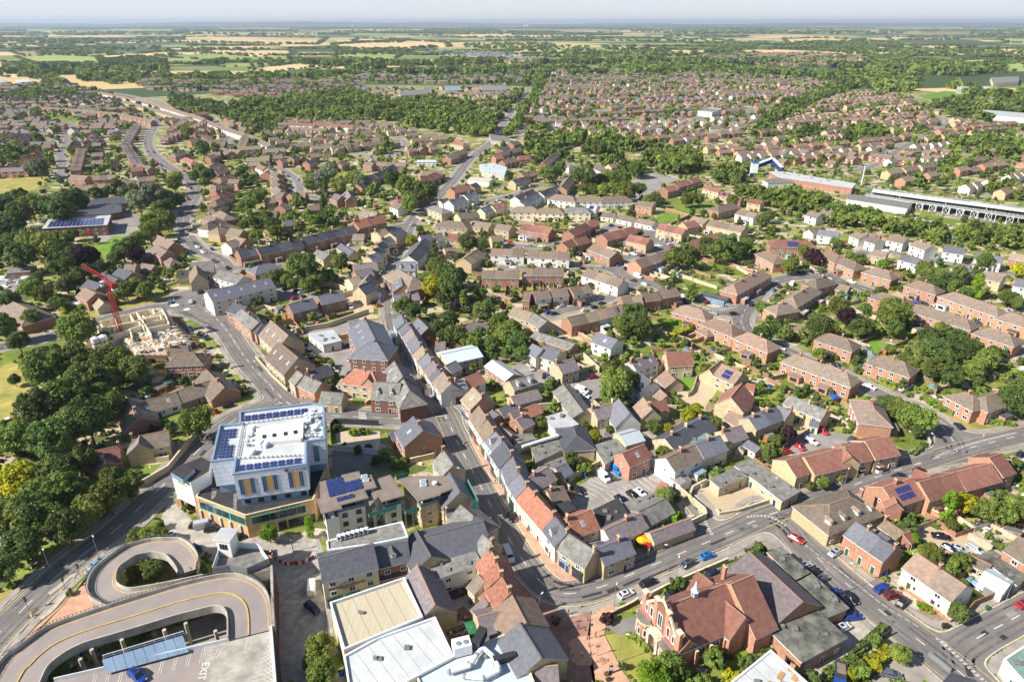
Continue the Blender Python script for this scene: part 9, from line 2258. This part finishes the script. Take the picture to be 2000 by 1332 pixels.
def person(x,y,top,legs,pose=0,label=None,z=.13,ang=0):
 """standing or walking figure: one skinned body with clothing and hair as children"""
 p = P(x,y); me = bpy.data.meshes.new('person'); st_ = .16 if pose else .06
 V = [(0,0,.95),(0,.0,1.2),(0,0,1.42),(0,.01,1.52),(0,.02,1.64),(0,.02,1.73),(-.19,0,1.42),(-.25,.05,1.16),(-.24,.16,.95),(.19,0,1.42),(.25,-.04,1.16),(.24,.02,.93),(-.1,0,.9),(-.11,st_,.5),(-.11,st_ * .8,.08),(-.11,st_ * .8 + .14,.04),(.1,0,.9),(.11,-st_,.5),(.11,-st_ * 1.7,.08),(.11,-st_ * 1.7 + .14,.04)]
 E = [(0,1),(1,2),(2,3),(3,4),(4,5),(2,6),(6,7),(7,8),(2,9),(9,10),(10,11),(0,12),(12,13),(13,14),(14,15),(0,16),(16,17),(17,18),(18,19)]
 R_ = [.14,.13,.13,.055,.09,.07,.06,.045,.035,.06,.045,.035,.09,.06,.04,.035,.09,.06,.04,.035]
 me.from_pydata(V,E,[]); o = link('person',me,None,(p.x,p.y,z),ang); sm = o.modifiers.new('skin','SKIN'); ss = o.modifiers.new('sub','SUBSURF'); ss.levels = ss.render_levels = 1
 for i,sv in enumerate(me.skin_vertices[0].data): sv.radius = (R_[i],R_[i] * .8)
 me.skin_vertices[0].data[0].use_root = True
 bpy.context.view_layer.update(); m2 = bpy.data.meshes.new_from_object(o.evaluated_get(bpy.context.evaluated_depsgraph_get())); o.modifiers.clear(); o.data = m2
 m2.materials.clear()
 for m in (top,legs,'skin'): m2.materials.append(MATS[m])
 for f in m2.polygons: c = f.center; f.material_index = 2 if c.z > 1.47 or (abs(c.x) > .2 and c.z < 1.1) else (0 if c.z > .9 else 1); f.use_smooth = True
 h = MB(); h.ball((0,-.01,1.71),.115,'hair',8,6); h.build('hair',o); tag(o,'','person',label=label)
person(1110,1201,'cloth_red','cloth_dark',1,'person in a red top walking across the road by the bend',ang=.5)
person(1268,1142,'wall_cream','cloth_dark',0,'person in a pale top standing beside the black car',ang=1.2); person(1341,1094,'cloth_red','cloth_dark',0,'person in a red top standing beside the dark grey car',ang=2)
person(1651,1211,'cloth_dark','cloth_dark',0,'person in dark clothes beside the bright blue car'); person(871,889,'cloth_dark','cloth_blue',1,'person in dark clothes on the pavement by the large brick gable')
for x,y,c,w_ in ((437,768,'cloth_blue','blue'),(443,771,'panel_yellow','yellow'),(450,769,'render_white','white'),(447,774,'cloth_red','red')): person(x,y,c,'cloth_dark',0,'person in a %s top on the brick patio of the bungalow' % w_)
for x,y,tp,dc_ in ((1128,1230,'cloth_blue','blue'),(1136,1283,'render_white','white'),(1163,1246,'cloth_dark','dark'),(1030,1040,'cloth_red','red'),(905,872,'wall_cream','cream'),(968,945,'cloth_blue','blue'),(570,1062,'cloth_dark','dark')):
 person(x,y,tp,'cloth_dark',1,'person in a %s top walking %s' % (dc_,{1128: 'on the red setts by the planter',1136: 'on the lower pedestrian street',1163: 'on the pink paving before the church hall',1030: 'past the cream orange-tiled shops',905: 'by the junction shops',968: 'past the white slate-roofed shops',570: 'on the paved square by the library'}[x]),ang=(x * .37) % 6)
def thing1(b,name,loc,desc,cat,label=None,group=None,rz=0): o = b.build(name,None,loc,rz); tag(o,desc,cat,group,label); return o
for k,(x,y) in enumerate([(1155,1199),(1148,1212),(1143,1231),(1147,1248),(1150,1262),(1153,1279),(1158,1294),(1112,1254),(1114,1268),(1119,1282),(1122,1300),(1068,1226)]):
 b = MB(); b.tube((0,0,0),(0,0,.9),.09,.08,'metal_dark',8); b.tube((0,0,.9),(0,0,1.0),.12,.06,'metal_dark',8); thing1(b,'bollard',tuple(P(x,y,.14)),'dark metal bollard','bollard',group='bollards of the pedestrian street')
for x,y,lb in ((1153,1238,'dark two-panel sign on a pole beside the church hall path'),(1167,1280,'grey square sign on a pole near the parked bicycles'),(1103,1222,'pale sign panels on a post by the flower planter')):
 b = MB(); b.tube((0,0,0),(0,0,3),.05,.05,'metal_grey',6); b.box((0,0,2.8),(.9,.06,.7),'metal_grey' if 'grey' in lb else 'metal_dark'); thing1(b,'sign_post',tuple(P(x,y,.14)),'','sign',lb)
b = MB(); b.box((0,0,1.1),(.7,.18,2.2),'metal_dark'); b.box((0,-.1,1.4),(.5,.02,.8),'frame_white'); thing1(b,'information_board',tuple(P(1193,1314,.14)),'','sign','black upright information board beside the flower towers')
for x,y,r,lb in ((1085,1215,1.0,'large flower planter at the end of the pedestrian street'),(1184,1317,.5,'upper pink flower tower beside the information board'),(1187,1328,.5,'lower pink flower tower beside the information board')):
 o = empty('flower_planter',tuple(P(x,y,.13))); b = MB(); b.tube((0,0,0),(0,0,.6),r * .8,r,'metal_dark',10); b.build('tub',o)
 V = leaf_cloud(14,30,.14,.8) * (r * 1.2) + (0,0,r * 1.1); link('foliage',quads_mesh('foliage',V[: len(V) // 8 * 4],['leaf_lime']),o); link('blossom',quads_mesh('blossom',V[len(V) // 8 * 4:],['flower']),o); tag(o,'','planter',label=lb)
bk = MB()
for s in (-.5,.5):
 for k in range(12):
  a0,a1 = k * math.pi / 6,(k + 1) * math.pi / 6; bk.tube((s + .33 * math.cos(a0),0,.34 + .33 * math.sin(a0)),(s + .33 * math.cos(a1),0,.34 + .33 * math.sin(a1)),.025,.025,'tyre',4,False)
for a,c in (((-.5,0,.34),(-.15,0,.85)),((-.15,0,.85),(.35,0,.85)),((.35,0,.85),(.5,0,.34)),((-.15,0,.85),(0,0,.34)),((0,0,.34),(.35,0,.85)),((-.5,0,.34),(0,0,.34)),((.33,-.25,1.0),(.33,.25,1.0)),((.35,0,.85),(.33,0,1.0)),((-.15,0,.85),(-.2,0,.98))): bk.tube(a,c,.025,.025,'metal_grey',4)
bk.box((-.2,0,1.0),(.26,.12,.06),'metal_dark'); BKM = bk.mesh('bicycle')
for x,y,a,lb in ((1175,1291,.4,'bicycle leaning in the middle of the brick pavement, front one'),(1179,1293,1.0,'bicycle behind the front one on the brick pavement'),(1107,1228,.2,'bicycle parked behind the large flower planter'),(1110,1233,1.1,'bicycle parked farthest from the large flower planter'),(875,822,.4,'bicycle by the post at the junction pavement')):
 o = link('bicycle',BKM,None,tuple(P(x,y,.14)),a); tag(o,'','bicycle',label=lb)
pts = smooth_line([(531,1078),(533,1088),(545,1096),(562,1102),(578,1101),(595,1098),(612,1090)],3)
for k in range(0,len(pts)):
 p = P(*pts[k],.1); q = P(*pts[min(k + 1,len(pts) - 1)],.1) if k < len(pts) - 1 else P(*pts[k - 1],.1); b = MB(); c = 'red_plastic' if k % 2 else 'white_plastic'
 b.prism([(-.75,-.22),(.75,-.22),(.75,.22),(-.75,.22)],0,.35,c); b.box((0,0,.65),(1.5,.2,.6),c); thing1(b,'water_barrier',(p.x,p.y,.02),('red' if k % 2 else 'white') + ' plastic road barrier segment','barrier',group='red and white barriers',rz=math.atan2(q.y - p.y,q.x - p.x))
for x,y,s,c,lb in ((1256,1052,3.2,'yellow_cloth','large orange-yellow parasol in the pub yard'),(1249,1040,1.8,'red_cloth','red parasol behind the orange-yellow one'),(1263,1062,1.8,'red_cloth','red parasol in front of the orange-yellow one'),(1239,1043,1.8,'green_cloth','green parasol left of the orange-yellow one'),(926,1222,3.6,'green_cloth','green canopy in the red-decked yard'),(1132,786,2.2,'clad_blue','pale blue parasol in the walled yard'),(1630,773,3,'sign_blue','blue garden gazebo behind the long brick terrace'),(149,592,4,'render_white','white marquee tent beside the half-hedged garden')):
 p = P(x,y,2.4); o = empty('parasol' if s < 3 or 'parasol' in lb else 'garden_canopy',(p.x,p.y,.02),.3); b = MB(); h = s / 2
 for k in range(4):
  a0,a1 = k * math.pi / 2 + .785,(k + 1) * math.pi / 2 + .785; b.poly([(h * 1.41 * math.cos(a0),h * 1.41 * math.sin(a0),2.2),(h * 1.41 * math.cos(a1),h * 1.41 * math.sin(a1),2.2),(0,0,2.9)],c); b.poly([(h * 1.41 * math.cos(a0),h * 1.41 * math.sin(a0),2.0),(h * 1.41 * math.cos(a1),h * 1.41 * math.sin(a1),2.0),(h * 1.41 * math.cos(a1),h * 1.41 * math.sin(a1),2.2),(h * 1.41 * math.cos(a0),h * 1.41 * math.sin(a0),2.2)],c)
 b.build('canopy',o); b = MB(); b.tube((0,0,0),(0,0,2.8),.05,.05,'metal_grey',6); b.build('pole',o); tag(o,'','parasol',label=lb)
def bin_(x,y,c,n,label=None,w='wheelie bin'):
 for i in range(n):
  b = MB(); b.box((0,0,.5),(.58,.62,1.0),c); b.box((0,0,1.04),(.62,.72,.1),c); b.tube((-.3,-.3,.1),(.3,-.3,.1),.1,.1,'tyre',6); p = P(x,y,.02); thing1(b,'wheelie_bin',(p.x + i * .72,p.y,.02),{'blue_plastic': 'blue','green_plastic': 'green','dark_plastic': 'black','red_plastic': 'red'}[c] + ' ' + w,'bin',label,'wheelie bins')
for x,y,c,n in ((1665,1087,'blue_plastic',1),(1723,1122,'blue_plastic',2),(1733,1117,'dark_plastic',1),(1220,922,'blue_plastic',1),(1573,855,'blue_plastic',2),(1542,870,'blue_plastic',1),(668,608 + 70,'blue_plastic',5),(1842,1225,'dark_plastic',2),(1925,820,'blue_plastic',1),(1199,938,'green_plastic',2),(1927,1190,'green_plastic',1),(1260,1057 + 0,'green_plastic',1),(590,676,'blue_plastic',4),(1700,1063,'blue_plastic',1),(1748,897 + 0,'blue_plastic',1),(1555,760,'blue_plastic',1),(420,608,'blue_plastic',2),(1325,1055,'dark_plastic',1),(1723,1230,'green_plastic',1),(1640,800,'green_plastic',1),(1350,736,'blue_plastic',1),(1250,730,'blue_plastic',1)): bin_(x,y,c,n)
b = MB(); b.prism([(-2.2,-1.1),(2.2,-1.1),(2.4,1.1),(-2.4,1.1)],0,1.6,'blue_plastic',top='metal_dark'); b.box((.2,0,1.75),(2.4,1.6,.3),'roof_brown',.1); thing1(b,'skip',tuple(P(1640,1318,.01)),'','skip','blue skip at the bottom edge between hedge and mossy roof',rz=1.1)
b = MB(); b.prism([(-1.2,-.8),(1.2,-.8),(1.3,.8),(-1.3,.8)],0,1.2,'wood_orange',top='soil'); thing1(b,'skip',tuple(P(1113,968,.02)),'','skip','rusty skip in the corner of the car park',rz=-.8)
# traffic signals and lit bollards on the ring road
for x,y,lb in ((56,1190,'near traffic signal by the dark woods'),(128,1150,'middle traffic signal on the ring road island'),(157,1125,'far traffic signal beside the spiral ramp')):
 o = empty('traffic_signal',tuple(P(x,y,.1))); b = MB(); b.tube((0,0,0),(0,0,3.4),.06,.06,'metal_grey',6); b.build('pole',o); b = MB(); b.box((0,0,3.1),(.5,.35,1.2),'metal_dark')
 for k in range(3): b.tube((0,-.18,2.75 + .35 * k),(0,-.24,2.75 + .35 * k),.12,.12,('car_green','yellow_cloth','car_red')[k],8)
 b.build('signal_head',o); tag(o,'','traffic light',label=lb)
for x,y,lb in ((62,1203,'orange-white keep-left bollard nearest the dark woods'),(168,1118,'orange-white keep-left bollard beside the spiral ramp')):
 b = MB(); b.box((0,0,.3),(.45,.3,.6),'white_plastic'); b.box((0,0,.8),(.42,.28,.4),'yellow_cloth'); thing1(b,'traffic_bollard',tuple(P(x,y,.1)),'','bollard',lb)
for pts in ([(96,1160),(110,1150),(125,1138),(140,1125),(155,1123)],[(80,1208),(100,1192),(115,1175),(130,1158)]):
 ribbon('traffic_island',[tuple(P(x,y)[:2]) for x,y in smooth_line(pts,3)],1.2,.13,'kerb')
for x,y,r in ((341,596,2.0),(365,604,1.5)): b = MB(); b.tube((0,0,0),(0,0,.06),r,r * .9,'paint_white',18); o = b.build('roundabout',None,tuple(P(x,y,.032))); struct(o)
o = empty('street_lantern',tuple(P(573,1078,.02))); b = MB(); b.tube((0,0,0),(0,0,3.6),.1,.08,'metal_dark',8); b.build('post',o); b = MB(); b.tube((0,0,3.6),(0,0,4.1),.16,.26,'glass_light',8); b.tube((0,0,4.1),(0,0,4.3),.3,.05,'metal_dark',8); b.build('lantern',o); tag(o,'','street lamp',label='dark post lantern on the paved square between two lime-green trees')
# garden sheds and greenhouses
SHD = [(1600,745 + 0),(1903,735),(1915,745),(1550,700),(1568,705),(1340,690),(1345,640),(1310,598),(1400,640),(1430,680),(1458,712),(1725,690),(1690,690),(1700,700),(1555,495),(1540,505),(1605,590),(1650,585),(1670,590),(1690,600),(1635,575),(1780,640),(1790,650),(1320,540),(1375,525),(1320,548),(1420,530),(1830,468),(1860,470),(1760,450),(1180,640),(1240,655),(1190,680),(1020,832),(1034,827),(705,470),(560,620),(545,610),(1640,770),(1660,775),(1810,745),(1820,765),(1935,740),(1860,930),(1950,1030),(1975,1045),(1470,880),(1445,885),(290,780),(315,765),(330,755),(100,560),(1295,850 + 20),(1500,860),(990,500),(960,505),(1130,500),(1140,515),(1950,560),(1990,570),(770,412),(735,405),(700,425),(675,430),(1930,600),(1700,640),(1885,640),(1840,630)]
srn = random.Random(3)
for x,y in SHD:
 p = P(x,y)
 if blocked(p.x,p.y,.8) or road_dist(p.x,p.y) < 2.5: continue
 w,l = srn.uniform(1.8,2.8),srn.uniform(2.2,3.8); m,rm,wd = srn.choice([('wood_orange','roof_grey','orange-brown wooden'),('fence_wood','roof_dark','dark wooden'),('fence_pale','roof_grey','pale wooden'),('glass_light','glass_light','pale glazed'),('fence_wood','copper','green-roofed wooden')])
 o = empty('shed',(p.x,p.y,0),srn.choice([-.5,.4,1.0,1.2])); b = MB(); gable_walls(b,l,w,1.9,2.5,m,'g'); b.build('wall',o); b = MB(); roof_solid(b,l,w,1.9,2.5,rm,'g',.12,.06,None); b.build('roof',o); b = MB(); b.box((0,0,.9),(.8,.06,1.8),'fence_wood'); b.build('door',o,(0,-w / 2 - .03,0)); tag(o,wd + (' greenhouse' if m == 'glass_light' else ' garden shed'),'shed',group='garden sheds')
 FOOT.append((p.x,p.y,1,0,2,2))
# washing-up of the pub yards: tables and benches
for x,y,lb in ((1325,1005,'picnic table in the pub garden, upper one'),(1350,1012,'picnic table in the pub garden, lower one'),(900,1222,'garden table on the red-decked yard'),(908,1240,'white table beside the green canopy'),(1065,790,'picnic table by the white membrane-roofed store')):
 o = empty('picnic_table',tuple(P(x,y,.02)),.5); b = MB(); b.box((0,0,.74),(1.8,.75,.06),'fence_pale'); b.build('table_top',o); b = MB()
 for s in (-1,1): b.box((0,s * .7,.45),(1.8,.28,.05),'fence_pale')
 b.build('bench_seat',o); b = MB()
 for s in (-.7,.7): b.tube((s,-.7,0),(s,.3,.74),.04,.04,'fence_wood',4); b.tube((s,.7,0),(s,-.3,.74),.04,.04,'fence_wood',4)
 b.build('frame',o); tag(o,'','table',label=lb)
dz = gp([(862,1215),(905,1183),(925,1205),(935,1250),(885,1262)]); b = MB(); b.prism(dz,0,.12,'roof_rust'); thing1(b,'deck',(0,0,0),'','decking','red-brown timber deck between the old buildings')
for pts,m in (([(1445,398 + 0)],0),): pass
# ---------------------------------------------------------------- labels: name each thing from the landmark it stands by
MARKS = [('the red-roofed church hall',1360,1190),('the mossy flat-roofed classroom',1570,1240),('the white-fronted brown-roofed terrace',1840,1120),('the slate-roofed brick terrace',1710,1050),('the brown hipped roof at the junction',1630,1000),('the gravel yard',1430,975),('the town car park with white van',1200,955),('the stone corner building',1135,1080),
 ('the long orange-tiled shop row',1057,980),('the black-gabled white house',1218,800),('the tall dark tree',1205,750),('the roof-panelled buff house',1430,730),('the long brick estate terrace',1605,725),('the fork of the estate road',1470,610),('the dark purple tree',1588,498),('the decked station car park',1850,400),('the station footbridge',1507,325),('the triangular green',1330,405),
 ('the long white garages',1395,590),('the white-fronted estate terrace',1075,495),('the white timberless gable row',815,480),('the junction with traffic island',845,420),('the petrol station',960,328),('the long brick Victorian terrace',590,475),('the mini roundabout',350,600),('the red tower crane',230,600),('the solar-roofed school hall',150,438),('the silver-grey willows',300,385),
 ('the long white slate-roofed block',465,560),('the half-timbered gables',555,665),('the dark brick office block',725,650),('the zebra crossing',707,812),('the white-panelled hotel',530,860),('the looping car park ramp',330,1150),('the tan-roofed apartment block',740,950),('the cream ribbed warehouse roof',735,1190),('the pale metal roof with ducts',930,1300),('the large brick gable by the bend',830,850),
 ('the dense woods by the main street',900,640),('the left-hand park trees',110,800),('the brick bungalow row',340,770),('the winding west road',330,320),('the far left estate',140,300),('the north road',930,300),('the tree-lined avenue',1020,210),('the far right estate',1750,320),('the estate crescent',1620,560),('the lower right corner',1960,1250),('the far tree belt by the station',1400,330),('the long brick terrace on the right',1870,600)]
ORD = ['','second','third','fourth','fifth','sixth','seventh','eighth','ninth','tenth','eleventh','twelfth','thirteenth','fourteenth','fifteenth','sixteenth','seventeenth','eighteenth','nineteenth','twentieth']
bpy.context.view_layer.update(); buckets = {}; used = {}
for t in THINGS:
 o,desc,lab,an = t
 if lab: o['label'] = lab; used.setdefault(lab,[]).append(o); continue
 w = o.location; z = 3 if o['category'] in ('house','tree','terrace') else .5; x,y,d = PROJ((w.x,w.y,z))
 best = min(MARKS,key=lambda m: math.hypot(m[1] - x,(m[2] - y) * 1.6)); dx,dy = x - best[1],(y - best[2]) * 1.6
 if math.hypot(dx,dy) < 16: relw = 'right at'
 elif abs(dx) > abs(dy): relw = 'left of' if dx < 0 else 'right of'
 else: relw = 'beyond' if dy < 0 else 'in front of'
 buckets.setdefault((desc,relw,best[0]),[]).append((math.hypot(dx,dy),o))
for (desc,relw,mk_),L in buckets.items():
 L.sort(key=lambda q: q[0])
 for i,(d,o) in enumerate(L):
  lab = '%s %s %s' % (desc,relw,mk_)
  if len(L) > 1: lab += (', nearest one' if i == 0 else ', %s nearest' % (ORD[i] if i < 20 else str(i + 1) + 'th'))
  if len(lab.split()) > 16: lab = ' '.join(w for w in lab.split() if w not in ('with','big','pair','of','houses','solar-panelled','back'))
  o['label'] = lab
  if not o.get('group'):
   c = o['category']; o['group'] = {'house': 'houses of the town','shop': 'shop buildings of the centre','cottage': 'stone cottages','garage': 'garages','outbuilding': 'outbuildings','terrace': 'brick estate terraces','bungalow': 'bungalows','workshop': 'workshops','apartment building': 'apartment buildings','hall': 'halls','wall': 'boundary walls','fence': 'fences','hedge': 'hedges'}.get(c,c)
# ---------------------------------------------------------------- haze over the plain
hz = MB(); hz.box((0,20500,96),(83000,42600,206),'roof_white'); h_ = hz.build('haze'); h_['kind'] = 'stuff'
hm = bpy.data.materials.new('haze'); hm.use_nodes = True; hn = hm.node_tree; hn.nodes.clear(); ho = hn.nodes.new('ShaderNodeOutputMaterial'); hv = hn.nodes.new('ShaderNodeVolumePrincipled')
hv.inputs['Color'].default_value = (.68,.82,1.0,1); hv.inputs['Density'].default_value = HAZE; hv.inputs['Anisotropy'].default_value = .2; hn.links.new(hv.outputs[0],ho.inputs['Volume']); h_.data.materials.clear(); h_.data.materials.append(hm)
